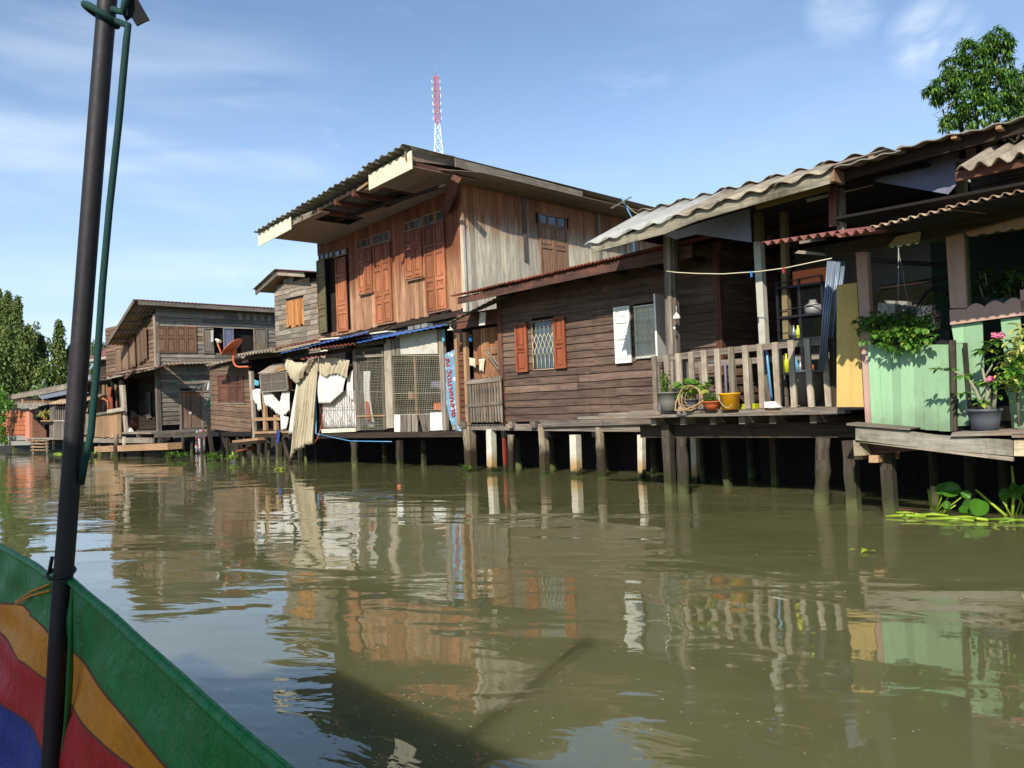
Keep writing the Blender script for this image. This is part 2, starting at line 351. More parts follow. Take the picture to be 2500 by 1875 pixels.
M['doorw'] = wood('door_boards', rgb(120, 74, 48), rgb(196, 144, 100), rough=.8, var=.4)
M['ddoor'] = wood('old_plank_door', rgb(110, 88, 74), rgb(166, 138, 116), top=rgb(214, 130, 76), topz=(2.0, 2.45), rough=.85, var=.2)
M['olive'] = wood('olive_painted_shutter', rgb(92, 84, 56), rgb(136, 126, 90), rough=.8, var=.2)
M['shut'] = wood('faded_brown_shutter', rgb(122, 88, 66), rgb(178, 140, 112), rough=.8, var=.3)
M['tan'] = wood('tan_plank', rgb(140, 108, 78), rgb(196, 160, 120), rough=.85, var=.3)
WETD = (rgb(52, 46, 38, .9), .45, rgb(74, 84, 44, .7))
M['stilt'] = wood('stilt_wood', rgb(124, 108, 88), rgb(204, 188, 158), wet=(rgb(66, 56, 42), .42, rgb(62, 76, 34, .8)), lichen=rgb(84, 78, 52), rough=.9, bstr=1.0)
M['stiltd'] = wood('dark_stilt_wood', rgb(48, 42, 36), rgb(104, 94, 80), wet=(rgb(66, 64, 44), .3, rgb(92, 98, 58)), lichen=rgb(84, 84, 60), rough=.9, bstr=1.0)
def conc_post():
    t = NT('concrete_post'); P = t.pos(); z = t.new('ShaderNodeSeparateXYZ'); t.L.new(P, z.inputs[0])
    c = t.mix(t.mr(t.noise(P, 6, 6, .7), .3, .7), rgb(176, 170, 150), rgb(218, 212, 192)); zz = t.math('ADD', z.outputs[2], t.math('MULTIPLY', t.noise(P, 8, 4), .2))
    c = t.mix(t.mr(zz, .25, .55, 1, 0, True), c, rgb(170, 142, 96)); c = t.mix(t.mr(zz, .16, .26, 1, 0, True), c, rgb(62, 64, 38, .7)); t.bump(t.noise(P, 60, 5), .4, .004); return t.done(c, .9, .2)
M['conc'] = conc_post()
M['redpost'] = wood('red_painted_post', rgb(140, 52, 44), rgb(176, 76, 62), wet=(rgb(96, 54, 44), .1), rough=.7)
M['white'] = plain('white_paint', rgb(226, 226, 214), .5, .06, dirt=rgb(150, 128, 96), damt=.35, dlo=.58, dhi=.75, rv=.1)
M['cream'] = plain('cream_fascia_board', rgb(222, 214, 184), .8, .08, dirt=rgb(130, 116, 90), damt=.6, rv=.1)
M['panel'] = plain('stained_white_panel', rgb(206, 200, 184), .8, .1, dirt=rgb(150, 118, 74), damt=.7, dscale=2.5)
M['soffit'] = plain('soffit_board', rgb(150, 132, 108), .9, .12, dirt=rgb(96, 76, 56), damt=.7)
M['fibre'] = sheet('fibre_cement_sheet', rgb(150, 144, 130), rgb(112, 106, 94), rgb(70, 62, 50))
M['fibre2'] = sheet('old_fibre_cement_sheet', rgb(170, 160, 138), rgb(128, 116, 98), rgb(78, 66, 52))
M['rust'] = sheet('rusty_metal_sheet', rgb(140, 70, 48), rgb(96, 56, 42), rgb(56, 36, 28), rough=.75)
M['redroof'] = sheet('red_painted_metal_sheet', rgb(138, 84, 74), rgb(116, 72, 64), rgb(80, 56, 48), rough=.7, amt=.6)
M['yroof'] = sheet('pale_rust_sheet', rgb(176, 156, 126), rgb(140, 112, 88), rgb(96, 70, 54), rough=.7)
M['blue'] = sheet('blue_metal_sheet', rgb(54, 98, 168), rgb(74, 116, 180), rgb(84, 92, 108), rough=.45, amt=.3, damt=.25)
M['galv'] = sheet('galvanised_sheet', rgb(128, 142, 158), rgb(150, 164, 178), rgb(96, 100, 104), rough=.4, metal=.5, amt=.4)
M['greent'] = sheet('green_underside_sheet', rgb(66, 76, 52), rgb(84, 92, 66), rgb(50, 52, 36))
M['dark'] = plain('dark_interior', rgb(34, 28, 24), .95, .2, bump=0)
M['under'] = plain('near_black_timber', rgb(26, 22, 19), .95, .25, bump=.1)  # near-black timber; as shack back and roof underside it stands in for shade
M['mud'] = plain('dark_mud', rgb(40, 36, 26), .9, .3, dirt=rgb(58, 62, 34), damt=.5)
M['land'] = plain('grassy_ground', rgb(66, 74, 40), .95, .3, dirt=rgb(92, 84, 58), damt=.6, dscale=.5)
M['ywall'] = plain('yellow_ochre_wall', rgb(208, 176, 104), .85, .08, dirt=rgb(176, 146, 86), damt=.4, rv=.05, wear=rgb(168, 140, 92))
M['iwall'] = plain('dull_yellow_inner_wall', rgb(118, 106, 76), .9, .12, dirt=rgb(70, 62, 48), damt=.6)
M['gwall'] = plain('grey_plaster', rgb(136, 134, 124), .9, .1, dirt=rgb(84, 80, 70), damt=.5)
M['wpost'] = plain('off_white_post', rgb(190, 188, 172), .8, .08, dirt=rgb(130, 124, 104), damt=.4)
M['pink'] = plain('dusty_pink_paint', rgb(192, 156, 140), .75, .07, dirt=rgb(150, 112, 96), damt=.4, rv=.1, wear=rgb(150, 126, 110))
M['green'] = plain('mint_green_paint', rgb(146, 184, 142), .65, .05, dirt=rgb(120, 156, 118), damt=.4, dlo=.5, dhi=.8, rv=.2, wear=rgb(128, 146, 112))
M['bluepanel'] = plain('grey_blue_board', rgb(120, 122, 140), .7, .1, dirt=rgb(84, 84, 96), damt=.5)
M['tile'] = plain('orange_tile_wall', rgb(206, 108, 62), .7, .12, dirt=rgb(150, 78, 48), damt=.5, rv=.4)
M['lampw'] = plain('pale_enamel', rgb(220, 210, 180), .4, .05)
M['steel'] = plain('grey_steel', rgb(150, 150, 146), .5, .1, metal=.3)
M['glass'] = plain('dusty_window_glass', rgb(72, 84, 88), .12, .2, spec=.8, bump=0, rv=.5)
M['blind'] = plain('window_blind', rgb(228, 224, 208), .7, .06, rv=.1)
M['cream_iron'] = plain('cream_painted_iron', rgb(214, 204, 172), .5, .05)
M['iron'] = plain('brown_iron', rgb(120, 86, 70), .6, .1)
M['wire'] = plain('wire_mesh', rgb(172, 166, 140), .6, .15, rv=.5)
M['rack'] = plain('black_metal', rgb(26, 26, 28), .5, .1)
M['pvc'] = plain('blue_pvc', rgb(96, 160, 204), .35, .05)
M['orangep'] = plain('orange_painted_metal', rgb(204, 108, 66), .5, .08, dirt=rgb(150, 76, 50), damt=.3)
M['dishg'] = plain('pale_green_dish', rgb(150, 178, 148), .5, .06)
M['pot'] = plain('grey_plastic_pot', rgb(112, 110, 102), .55, .08, dirt=rgb(140, 128, 104), damt=.5)
M['potd'] = plain('dark_grey_pot', rgb(88, 92, 100), .5, .06, dirt=rgb(118, 118, 120), damt=.4)
M['terra'] = plain('terracotta', rgb(208, 108, 62), .75, .08, dirt=rgb(170, 96, 60), damt=.4)
M['yellow'] = plain('yellow_plastic', rgb(240, 172, 28), .35, .05, dirt=rgb(200, 132, 40), damt=.4)
M['lime'] = plain('lime_plastic', rgb(190, 196, 40), .35, .05)
M['jar'] = plain('glazed_brown_jar', rgb(140, 84, 56), .25, .15, dirt=rgb(96, 60, 44), damt=.5, spec=.6)
M['jarg'] = plain('grey_water_jar', rgb(128, 116, 98), .7, .15, dirt=rgb(88, 72, 56), damt=.6)
M['soil'] = plain('potting_soil', rgb(58, 44, 32), .95, .2)
M['rattan'] = plain('rattan', rgb(190, 158, 112), .6, .2, rv=.4)
M['bark'] = plain('tree_bark', rgb(108, 96, 80), .9, .25, bump=.6, bs=25)
M['bark2'] = plain('pale_succulent_bark', rgb(150, 146, 120), .7, .15)
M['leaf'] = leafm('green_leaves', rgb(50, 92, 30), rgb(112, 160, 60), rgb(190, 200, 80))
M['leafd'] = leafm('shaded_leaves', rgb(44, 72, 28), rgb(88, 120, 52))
M['mango'] = leafm('mango_leaves', rgb(34, 70, 26), rgb(108, 150, 56), rgb(140, 160, 60), trans=.35)
M['mast'] = leafm('mast_tree_leaves', rgb(58, 80, 34), rgb(118, 136, 62), rgb(150, 150, 80), trans=.2, rough=.6)
M['hya'] = leafm('water_hyacinth_leaf', rgb(44, 96, 26), rgb(108, 164, 52), trans=.35, rough=.3)
M['hyas'] = leafm('yellow_green_stem', rgb(110, 150, 34), rgb(190, 214, 70), trans=.3, rough=.35)
M['varieg'] = leafm('variegated_leaves', rgb(140, 170, 80), rgb(226, 220, 140), rgb(236, 190, 90))
M['petal'] = leafm('pink_petals', rgb(226, 96, 140), rgb(244, 180, 200), trans=.3)
M['beige'] = cloth('beige_cloth', rgb(212, 200, 170), dirt=rgb(160, 140, 104))
M['wcloth'] = cloth('white_cloth', rgb(232, 230, 222), .92, dirt=rgb(186, 176, 150))
M['gcloth'] = cloth('green_plastic_bag', rgb(50, 160, 110), .8)
M['blcloth'] = cloth('blue_cloth', rgb(60, 84, 160), .7)
M['lblue'] = cloth('light_blue_plastic', rgb(110, 190, 214), .8)
M['grcloth'] = cloth('grey_cloth', rgb(120, 120, 112), .7)
M['paper'] = cloth('paper', rgb(226, 218, 190), .9)
M['grn'] = plain('teal_rope', rgb(16, 58, 52), .8, .2, bump=.6, bs=220)
M['red'] = plain('red_lettering', rgb(168, 44, 52), .6, .05, rv=0); M['navy'] = plain('navy_lettering', rgb(40, 56, 130), .6, .05, rv=0)
M['tred'] = plain('red_lattice', rgb(184, 92, 92), .6, .1); M['twhite'] = plain('white_lattice', rgb(220, 232, 236), .5, .05)
M['pole'] = plain('dark_steel_pole', rgb(36, 32, 32), .6, .25, spec=.4, dirt=rgb(58, 50, 46), dscale=12, damt=.6, bump=.3, bs=40)
M['water'] = water_mat()
def clear_sheet():
    t = NT('white_translucent_sheet'); c = t.mix(t.mr(t.noise(t.pos(), 6, 5), .3, .7), rgb(226, 226, 218), rgb(238, 238, 232)); t.done(c, .35, .4); tr = t.new('ShaderNodeBsdfTranslucent'); t.L.new(c, tr.inputs['Color']); mx = t.new('ShaderNodeMixShader'); mx.inputs[0].default_value = .65
    t.L.new(t.b.outputs[0], mx.inputs[1]); t.L.new(tr.outputs[0], mx.inputs[2]); t.L.new(mx.outputs[0], t.out.inputs['Surface']); return t.mat
M['clear'] = clear_sheet()
# ---------------------------------------------------------------- shared builders
def pq(A, *pts): return [at(p, A) for p in pts]
def pqs(U, *pts): return [ats(p, U) for p in pts]
def FA(A): return lambda x, h, w: (x, A - w, h)              # face looking at the water
def FU(U): return lambda x, h, w: (U + w, x, h)              # face looking downstream (right)
def FUL(U): return lambda x, h, w: (U - w, x, h)
def off(F, t): return tuple(b - a for a, b in zip(F(0, 0, 0), F(0, 0, t)))
def split(x0, x1, holes, h0, h1):
    seg = [(x0, x1)]
    for a, b, c, d in holes:
        if h1 > c + .01 and h0 < d - .01:
            seg = [q for s in seg for q in ((s[0], min(s[1], a)), (max(s[0], b), s[1])) if q[1] - q[0] > .02]
    return seg
def siding(mb, F, x0, x1, h0, h1, step=.15, holes=(), jit=.006, maxl=3.2, tilt=.038, hl=None):
    h = h0; k = 0
    while h < h1 - .02:
        t = min(h + step, h1)
        for a, b in split(x0, x1, holes, h + .02, t - .02):
            x = a
            while x < b - .01:
                e = b if b - x < maxl * 1.3 else x + maxl * rng.uniform(.5, 1)
                n = max(1, int((e - x) / .9)); j0 = rng.uniform(-jit, jit); r = rng.random()
                for q in range(n):
                    xa, xb = x + (e - x) * q / n, x + (e - x) * (q + 1) / n; j1 = rng.uniform(-jit, jit)
                    la = hl(xa) if hl else 0; lb = hl(xb) if hl else 0
                    mb.prism([F(xa, h + j0 + la, tilt), F(xb, h + j1 + lb, tilt), F(xb, t + .015 + lb, .008), F(xa, t + .015 + la, .008)], off(F, -.02), r=r)
                    j0 = j1
                x = e + .004
        h = t; k += 1
def vboards(mb, F, x0, x1, hb, ht, step=.16, holes=(), jit=.012, w0=.0, hj=.02, gap=.004, th=.022, m=0):
    x = x0; hb = hb if callable(hb) else (lambda q, v=hb: v); ht = ht if callable(ht) else (lambda q, v=ht: v)
    while x < x1 - .01:
        e = min(x + step * rng.uniform(.8, 1.15), x1); r = rng.random(); w = w0 + rng.uniform(0, jit)
        lo, hi = hb(x) + rng.uniform(-hj, hj), ht(x)
        cuts = [(lo, hi)]
        for a, b, c, d in holes:
            if e > a + .01 and x < b - .01: cuts = [q for s in cuts for q in ((s[0], min(s[1], c)), (max(s[0], d), s[1])) if q[1] - q[0] > .02]
        for c0, c1 in cuts:
            mb.prism([F(x, c0, w), F(e - gap, c0, w), F(e - gap, c1, w), F(x, c1, w)], off(F, -th), r=r, m=m)
        x = e
def frame(mb, F, x0, x1, h0, h1, t=.05, w=.03, d=.06, m=0, r=None):
    for a, b, c, e in ((x0, x0 + t, h0, h1), (x1 - t, x1, h0, h1), (x0 + t, x1 - t, h0, h0 + t), (x0 + t, x1 - t, h1 - t, h1)):
        mb.prism([F(a, c, w), F(b, c, w), F(b, e, w), F(a, e, w)], off(F, -d), m, r)
def shutter(F, x0, x1, h0, h1, mat, parent, rows=((.0, .38), (.38, .5), (.5, 1.0)), w=.0, name='shutter', **tg):
    mb = MB(); s = min(.055, (x1 - x0) * .2); r = rng.random()
    mb.prism([F(x0 + s, h0, w + .012), F(x1 - s, h0, w + .012), F(x1 - s, h1, w + .012), F(x0 + s, h1, w + .012)], off(F, -.01), r=r * .6)
    for a, b in ((x0, x0 + s), (x1 - s, x1)): mb.prism([F(a, h0, w + .035), F(b, h0, w + .035), F(b, h1, w + .035), F(a, h1, w + .035)], off(F, -.035), r=r)
    H = h1 - h0; ys = sorted({1 - q for rr in rows for q in rr})
    for y in ys:
        c = h0 + H * y; lo, hi = max(h0, c - .04), min(h1, c + .04)
        mb.prism([F(x0 + s, lo, w + .033), F(x1 - s, lo, w + .033), F(x1 - s, hi, w + .033), F(x0 + s, hi, w + .033)], off(F, -.033), r=r * .9)
    for a, b in rows:
        lo, hi = h0 + H * (1 - b) + .075, h0 + H * (1 - a) - .075
        if hi - lo > .08: mb.prism([F(x0 + s + .03, lo, w + .024), F(x1 - s - .03, lo, w + .024), F(x1 - s - .03, hi, w + .024), F(x0 + s + .03, hi, w + .024)], off(F, -.012), r=min(1, r * 1.1 + .1))
    return mb.build(name, mat, parent, **tg)
def window(F, x0, x1, h0, h1, parent, fmat, n=1, rows=1, glass='glass', name='window', t=.04, w=.025, **tg):
    mb = MB(); frame(mb, F, x0, x1, h0, h1, t, w, .05)
    for i in range(1, n):
        x = x0 + (x1 - x0) * i / n; mb.prism([F(x - t / 2, h0 + t, w - .004), F(x + t / 2, h0 + t, w - .004), F(x + t / 2, h1 - t, w - .004), F(x - t / 2, h1 - t, w - .004)], off(F, -.035))
    for j in range(1, rows):
        h = h0 + (h1 - h0) * j / rows; mb.prism([F(x0 + t, h - t / 3, w - .007), F(x1 - t, h - t / 3, w - .007), F(x1 - t, h + t / 3, w - .007), F(x0 + t, h + t / 3, w - .007)], off(F, -.03))
    o = mb.build(name, fmat, parent, **tg)
    g = MB()
    for i in range(n):
        a, b = x0 + t * .5 + (x1 - x0 - t) * i / n, x0 + t * .5 + (x1 - x0 - t) * (i + 1) / n; q = rng.uniform(-.006, .006)
        w2 = w - .033
        g.prism([F(a, h0 + t * .5, w2 + q), F(b, h0 + t * .5, w2 - q), F(b, h1 - t * .5, w2 - q), F(a, h1 - t * .5, w2 + q)], off(F, -.004))
    g.build('pane', M[glass], o); return o
def corr(mb, p00, p10, p01, p11, waves, amp=.02, nl=4, th=.008, r=None, per=6, rip=.0, m=0, trap=False, rag=0.0):
    p00, p10, p01, p11 = map(Vector, (p00, p10, p01, p11)); n = ((p10 - p00).cross(p01 - p00)).normalized()
    if n.z < 0: n = -n
    ph = rng.random() * 6; rg = [rng.uniform(-rag, rag) for _ in range(int(waves) + 3)]
    def fn(x, y):
        p = p00.lerp(p10, x).lerp(p01.lerp(p11, x), y); s = math.sin(2 * math.pi * waves * x)
        if trap: s = max(-1, min(1, s * 2.2))
        if rag and y == 0: p = p + (p01 - p00).normalized() * rg[int(x * waves)]
        return p + n * (amp * s + rip * math.sin(3 * x + ph + 4 * y))
    mb.grid(fn, int(waves * per), nl, m, r, th)
def stilt(parent, top, bot, wpx, A, mat='stilt', rnd_=False, name='stilt', deep=.8, A2=None, dp=None, **tg):
    A2 = A if A2 is None else A2; p = Vector(at(top, A2)); q = Vector(at(bot, A)); w = wpx * mpp(q) * .78
    d = (p - q); q0 = q - d.normalized() * (q.z + deep) / max(.2, d.normalized().z); q0.z = -deep
    mb = MB(); d = dp or w
    if rnd_:
        n = 12; pts = []; rs = []
        for i in range(n + 1):
            c = q0.lerp(p, i / n); pts.append(c + Vector((rng.uniform(-1, 1), rng.uniform(-1, 1), 0)) * w * .06); rs.append(w * .62 * rng.uniform(.82, 1.1))
        mb.tube(pts, rs, 11)
    else:
        n = 8; cs = [q0.lerp(p, i / n) + (Vector((rng.uniform(-1, 1), rng.uniform(-1, 1), 0)) * w * (.05 if mat != 'conc' else .006)) for i in range(n + 1)]
        rings = []; k = [rng.uniform(.9, 1.05) if mat != 'conc' else 1 for _ in cs]
        r = rng.random()
        for c, kk in zip(cs, k):
            x, y = w / 2 * kk, d / 2 * kk; rings.append(mb.add([c + Vector((-x, -y, 0)), c + Vector((x, -y, 0)), c + Vector((x, y, 0)), c + Vector((-x, y, 0))]))
        for i in range(n):
            for j in range(4):
                mb.face([rings[i] + j, rings[i] + (j + 1) % 4, rings[i + 1] + (j + 1) % 4, rings[i + 1] + j], DZ, r)
        mb.face([rings[-1] + j for j in range(4)], DU, r)
    return mb.build(name, M[mat], parent, **tg)
def foliage(mb, c, rx, ry, rz, n, L, w, droop=.5, shell=.55, frame_n=None, long_=False, card=False, seed=0, jit=.6, spray=1):
    c = Vector(c)
    for i in range(n):
        while True:
            d = Vector((rng.gauss(0, 1), rng.gauss(0, 1), rng.gauss(0, 1)))
            if d.length > .1: break
        d.normalize(); k = shell + (1 - shell) * rng.random() ** .5 if rng.random() < .8 else rng.random()
        p = c + Vector((d.x * rx * k, d.y * ry * k, d.z * rz * k))
        for s in range(spray):
            o = Vector((rng.uniform(-1, 1), rng.uniform(-1, 1), rng.uniform(-1, .6))) * jit + d * .6 + Vector((0, 0, -droop))
            q = p if spray == 1 else p + Vector((rng.uniform(-1, 1), rng.uniform(-1, 1), rng.uniform(-1, 1))) * L * .25
            l = L * rng.uniform(.6, 1.2)
            (mb.card if card else mb.leaf)(mb.fr(q) if False else q_(mb, q), q_d(mb, o), (rng.uniform(-.5, .5), rng.uniform(-.5, .5), 1), l, l * w)
def q_(mb, q): return mb.fr(q)
def q_d(mb, o): return o
_leaf0 = MB.leaf
def raw(mb):   # make a builder whose leaf()/card() points are already in world space
    return mb
def cable(mb, p, q, sag, r, n=12, m=0):
    p = Vector(p); q = Vector(q)
    mb.tube([p.lerp(q, i / n) - Vector((0, 0, sag * 4 * (i / n) * (1 - i / n))) for i in range(n + 1)], r, 6, m)
def drape(mb, top, bot, nu=24, nv=14, fold=.04, nf=7, th=.006, m=0, seed=0, bulge=0.0, A=None, hem=0.0, rag=0.0):   # top/bot : bank points lists (same length)
    def pl(L, x):
        x *= len(L) - 1; i = min(int(x), len(L) - 2); return Vector(L[i]).lerp(Vector(L[i + 1]), x - i)
    R = random.Random(seed); ph = [R.random() * 6 for _ in range(4)]; rg = [R.uniform(-rag, rag) for _ in range(nu + 1)]
    def fn(x, y):
        p = pl(top, x).lerp(pl(bot, x), y); g = .35 + .65 * min(1, y * 1.6)
        f = math.sin(2 * math.pi * nf * x + ph[0] + .8 * math.sin(3 * y + ph[1])) + .5 * math.sin(2 * math.pi * nf * 1.73 * x + ph[2] + y * 2)
        p.y -= fold * g * f + bulge * math.sin(math.pi * y) ; p.x += fold * .5 * g * math.sin(2 * math.pi * nf * x + ph[3] + 1.5)
        if y == 1: p.z += rg[min(nu, int(round(x * nu)))]
        return p
    mb.grid(fn, nu, nv, m, None, th)
# ---------------------------------------------------------------- setting
def setting():
    mb = MB(lambda p: Vector(p)); s = 400
    mb.prism([(-s, -60, -4), (s, -60, -4), (s, s, -4), (-s, s, -4)], (0, 0, 4)); 
    # surface exactly at z = 0
    o = mb.build('water', M['water']); o['kind'] = 'structure'
    mb = MB(); prof = [(14.9, -.6), (15.6, .1), (17, .5), (19, .85), (24, .95), (420, 1.0)]
    def fn(x, y):
        t = y * (len(prof) - 1); i = min(int(t), len(prof) - 2); k = t - i; a = prof[i][0] * (1 - k) + prof[i + 1][0] * k; h = prof[i][1] * (1 - k) + prof[i + 1][1] * k
        return (-420 + 640 * x, a + (noise.noise(Vector((x * 200, y, 0))) * .3 if i < 3 else 0), h)
    mb.grid(fn, 160, 10, lambda x, y: 0 if y < .45 else 1)
    o = mb.build('muddy_bank', [M['mud'], M['land']]); o['kind'] = 'structure'
setting()
# ---------------------------------------------------------------- brown siding house (middle)
A0 = 12.25
def brown_house():
    T = thing('stilt_house', 'low stilt house with dark brown lapped siding, red shutters and white shutters', 'house', (-10, A0 + 1.5, 0))
    uL, uR = -12.5, -7.42; F = FA(A0)
    win = (at(Z5(655, 300), A0)[0], at(Z5(835, 300), A0)[0], 1.88, 2.90)
    win2 = (at(Z5(1468, 200), A0)[0], at(Z5(1712, 200), A0)[0], 1.90, 2.86)
    win = (win[0], win[1], at(Z5(750, 535), A0)[2], at(Z5(740, 130), A0)[2]); win2 = (win2[0], win2[1], at(Z5(1590, 438), A0)[2], at(Z5(1590, 10), A0)[2])
    mb = MB(); siding(mb, F, uL + .06, uR, 1.03, 3.66, .145, [win, win2], jit=.013); siding(mb, F, -10.3, uR, 3.66, 3.86, .145)
    # right return wall running inland behind the deck
    siding(mb, FU(uR), A0, A0 + 3.4, 1.12, 3.95, .15)
    mb.build('wall', M['brown'], T)
    for x in (uL, uR): mb = MB(); mb.box(x - .06, x + .055, A0 - .05, A0 + .05, .98, 3.68 if x == uL else 3.9); mb.build('corner_post', M['redw'], T)
    mb = MB(); mb.box(uL, uR - .1, A0 + .06, A0 + .1, .95, 3.7); mb.box(-14.4, -11.8, 15.5, 15.6, .8, 3.3); mb.box(-11.8, uR, 15.5, 15.6, .8, 4.2); mb.box(-14.4, -14.3, A0 + .3, 15.5, .9, 3.2); mb.box(-14.3, uL, A0 + .2, A0 + .24, .95, 3.2)
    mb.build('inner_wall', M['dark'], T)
    mb = MB(); mb.box(-14.4, -7.3, A0 + .02, 15.5, .86, .97); 
    for u in (-13.6, -12.6, -11.4, -10.2, -9.0, -8.0): mb.box(u, u + .09, A0 - .02, 15.4, .98 - .26, .86)
    mb.build('floor', M['under'], T)
    # lower beam + plank
    mb = MB(); mb.prism([(-14.1, A0 - .03, .88), (-8.2, A0 - .03, .80), (-8.2, A0 - .03, .95), (-14.1, A0 - .03, 1.02 - .02)], (0, .07, 0))
    mb.prism(pq(A0 - .1, Z5(730, 985), Z5(1590, 960), Z5(1600, 925), Z5(700, 932)), (0, .035, 0)); mb.build('floor_beam', M['grey'], T)
    for X, k in ((470, 34), (650, 40), (95, 44)): mb = MB(); mb.prism(pq(A0 - .12, Z5(X - k / 2, 990), Z5(X + k / 2, 990), Z5(X + k / 2, 942), Z5(X - k / 2, 942)), (0, .3, 0)); mb.build('joist', M['grey'], T)
    # roof: thin rusty corrugated sheets over a deep fascia
    eL, eR = at(Z4(-5, 1052), 11.3), at(Z4(1720, 655), 11.3); eR2 = (-6.6, 11.3, eR[2] + .06)
    mb = MB(); n = 7
    for i in range(n):
        a = Vector(eL).lerp(Vector(eR2), i / n); b = Vector(eL).lerp(Vector(eR2), (i + 1) / n + .006); a.z += .004 * (i % 2); b.z += .004 * (i % 2)
        corr(mb, a, b, a + Vector((0, 4.3, .8)), b + Vector((0, 4.3, .8)), 13, .016, 3, rag=.015)
    mb.build('roof', M['rust'], T)
    fa = pq(11.38, Z4(55, 1115), Z4(640, 990), Z4(1250, 860), Z4(1710, 785), Z4(1915, 742), Z4(1915, 640), Z4(1705, 680), Z4(55, 1062))
    mb = MB(); mb.prism([fa[0], fa[1], fa[2], fa[3], fa[4], fa[5], fa[6], fa[7]], (0, .03, 0), ax=(1, 0, 0)); mb.build('fascia', M['fasd'], T)
    for i in range(8): mb = MB(); u = -11.7 + i * .8; mb.box(u, u + .06, 11.42, 12.3, 3.58, 3.68); mb.build('rafter', M['darkw'], T)
    # red shutter window
    wf = window(F, *win, T, M['redw'], n=1, rows=1, w=.03, label='window with cream lattice bars and red shutters')
    lattice(F, *win, wf, 5)
    for q, nm in (([Z5(530, 165), Z5(625, 152), Z5(635, 545), Z5(545, 550)], 0), ([Z5(843, 110), Z5(925, 112), Z5(938, 515), Z5(848, 522)], 1)):
        P = pq(A0, *q); x0, x1 = (P[0][0] + P[3][0]) / 2, (P[1][0] + P[2][0]) / 2; h1, h0 = (P[0][2] + P[1][2]) / 2, (P[2][2] + P[3][2]) / 2
        shutter(F, x0, x1, h0, h1, M['orange_s'], T, rows=((0, .52), (.52, .56), (.56, 1)), w=.06)
    wf = window(F, *win2, T, M['white'], n=1, glass='blind', w=.03, label='window with pale blind, scissor lattice and white shutters')
    mb = MB(); h = win2[2] + .05
    while h < win2[3] - .05: mb.prism([F(win2[0] + .05, h, .0), F(win2[1] - .05, h, .0), F(win2[1] - .05, h + .022, .012), F(win2[0] + .05, h + .022, .012)], (0, .004, 0)); h += .03
    mb.build('blind', M['blind'], wf); lattice(F, *win2, wf, 6)
    P = pq(A0, Z5(1305, 40), Z5(1440, 20), Z5(1455, 472), Z5(1325, 485))
    shutter(F, P[0][0] + .03, P[1][0], P[2][2], (P[0][2] + P[1][2]) / 2, M['white'], T, rows=((0, .25), (.25, .54), (.54, 1)), w=.06, label='white shutter folded back on the left')
    # right shutter stands open, edge on to the viewer
    x = win2[1] + .02; mb = MB(); mb.prism([(x, A0 - .04, win2[2]), (x + .10, A0 - .50, win2[2]), (x + .10, A0 - .50, win2[3] + .1), (x, A0 - .04, win2[3] + .1)], (.035, 0, 0)); mb.build('shutter', M['white'], T, label='white shutter standing open beside the deck post')
    # doorway bay
    d0, d1 = at(Z5(150, 400), A0)[0], uL - .06
    dh0, dh1 = 1.05, at(Z5(280, 185), A0)[2]
    mb = MB(); siding(mb, F, at(Z5(70, 500), A0)[0], at(Z5(122, 500), A0)[0], 1.0, 2.75, .125)
    siding(mb, F, at(Z5(70, 500), A0)[0], d1, dh1 + .02, 3.35, .15); mb.build('wall', M['redw'], T, label='narrow red brown siding strip beside the door')
    mb = MB(); 
    for X0, X1 in ((50, 72), (120, 142)):
        a = at(Z5(X0, 400), A0)[0]; b = at(Z5(X1, 400), A0)[0]; mb.box(a, b, A0 - .07, A0 + .02, .98, 2.95)
    mb.build('door_post', M['tan'], T)
    mb = MB(); vboards(mb, FA(A0 + .12), d0, d1, dh0, dh1 - .02, .13, gap=.003); dr = mb.build('door', M['doorw'], T)
    mb = MB(); z = at(A6(0, 460), A0)[2]; a, b = at(A6(645, 460), A0)[0], at(A6(820, 460), A0)[0]; lo = at(A6(820, 650), A0)[2]
    mb.beam((a, A0 - .02, z), (b, A0 - .02, z + .02), .02, .02); mb.beam((b, A0 - .02, z + .02), (b, A0 - .02, lo), .02, .02); mb.beam((a + .05, A0 - .03, z - .03), (b, A0 - .03, lo + .03), .04, .02); mb.beam((a + .12, A0 - .03, z - .03), (b, A0 - .03, lo + .12), .02, .02)
    mb.build('bracket', M['grey'], T)
    for P, l in ((pq(A0 - .06, A6(438, 480), A6(520, 498), A6(530, 610), A6(440, 575)), 'white paper sheet hung at the doorway, left of the yellow one'), (pq(A0 + .05, A6(562, 505), A6(640, 492), A6(630, 670), A6(568, 640)), 'yellowish paper sheet hung at the doorway')):
        mb = MB(); drape(mb, [P[0], P[1]], [P[3], P[2]], 8, 6, .012, 1.5); mb.build('paper_sheet', M['paper'], cat='paper', label=l, group='papers hung at the doorway')
    # low slatted gate
    g = thing('slat_gate', 'low grey slatted wooden gate across the doorway of the brown house', 'gate', (d0 + .6, A0 - .15, 1))
    ga = A0 - .16; x0, x1 = at(A6(412, 900), ga)[0], at(A6(850, 900), ga)[0]; t0, t1 = at(A6(412, 765), ga)[2], at(A6(850, 715), ga)[2]; b0 = at(A6(420, 1305), ga)[2]
    n = 13
    for i in range(n):
        x = x0 + (x1 - x0 - .05) * i / (n - 1); k = i / (n - 1); mb = MB(); mb.prism([(x, ga, b0 + rng.uniform(-.02, .02)), (x + .05, ga, b0), (x + .05 + rng.uniform(-.006, .006), ga, t0 + (t1 - t0) * k + .01), (x, ga, t0 + (t1 - t0) * k)], (0, .02, 0)); mb.build('slat', M['grey'], g)
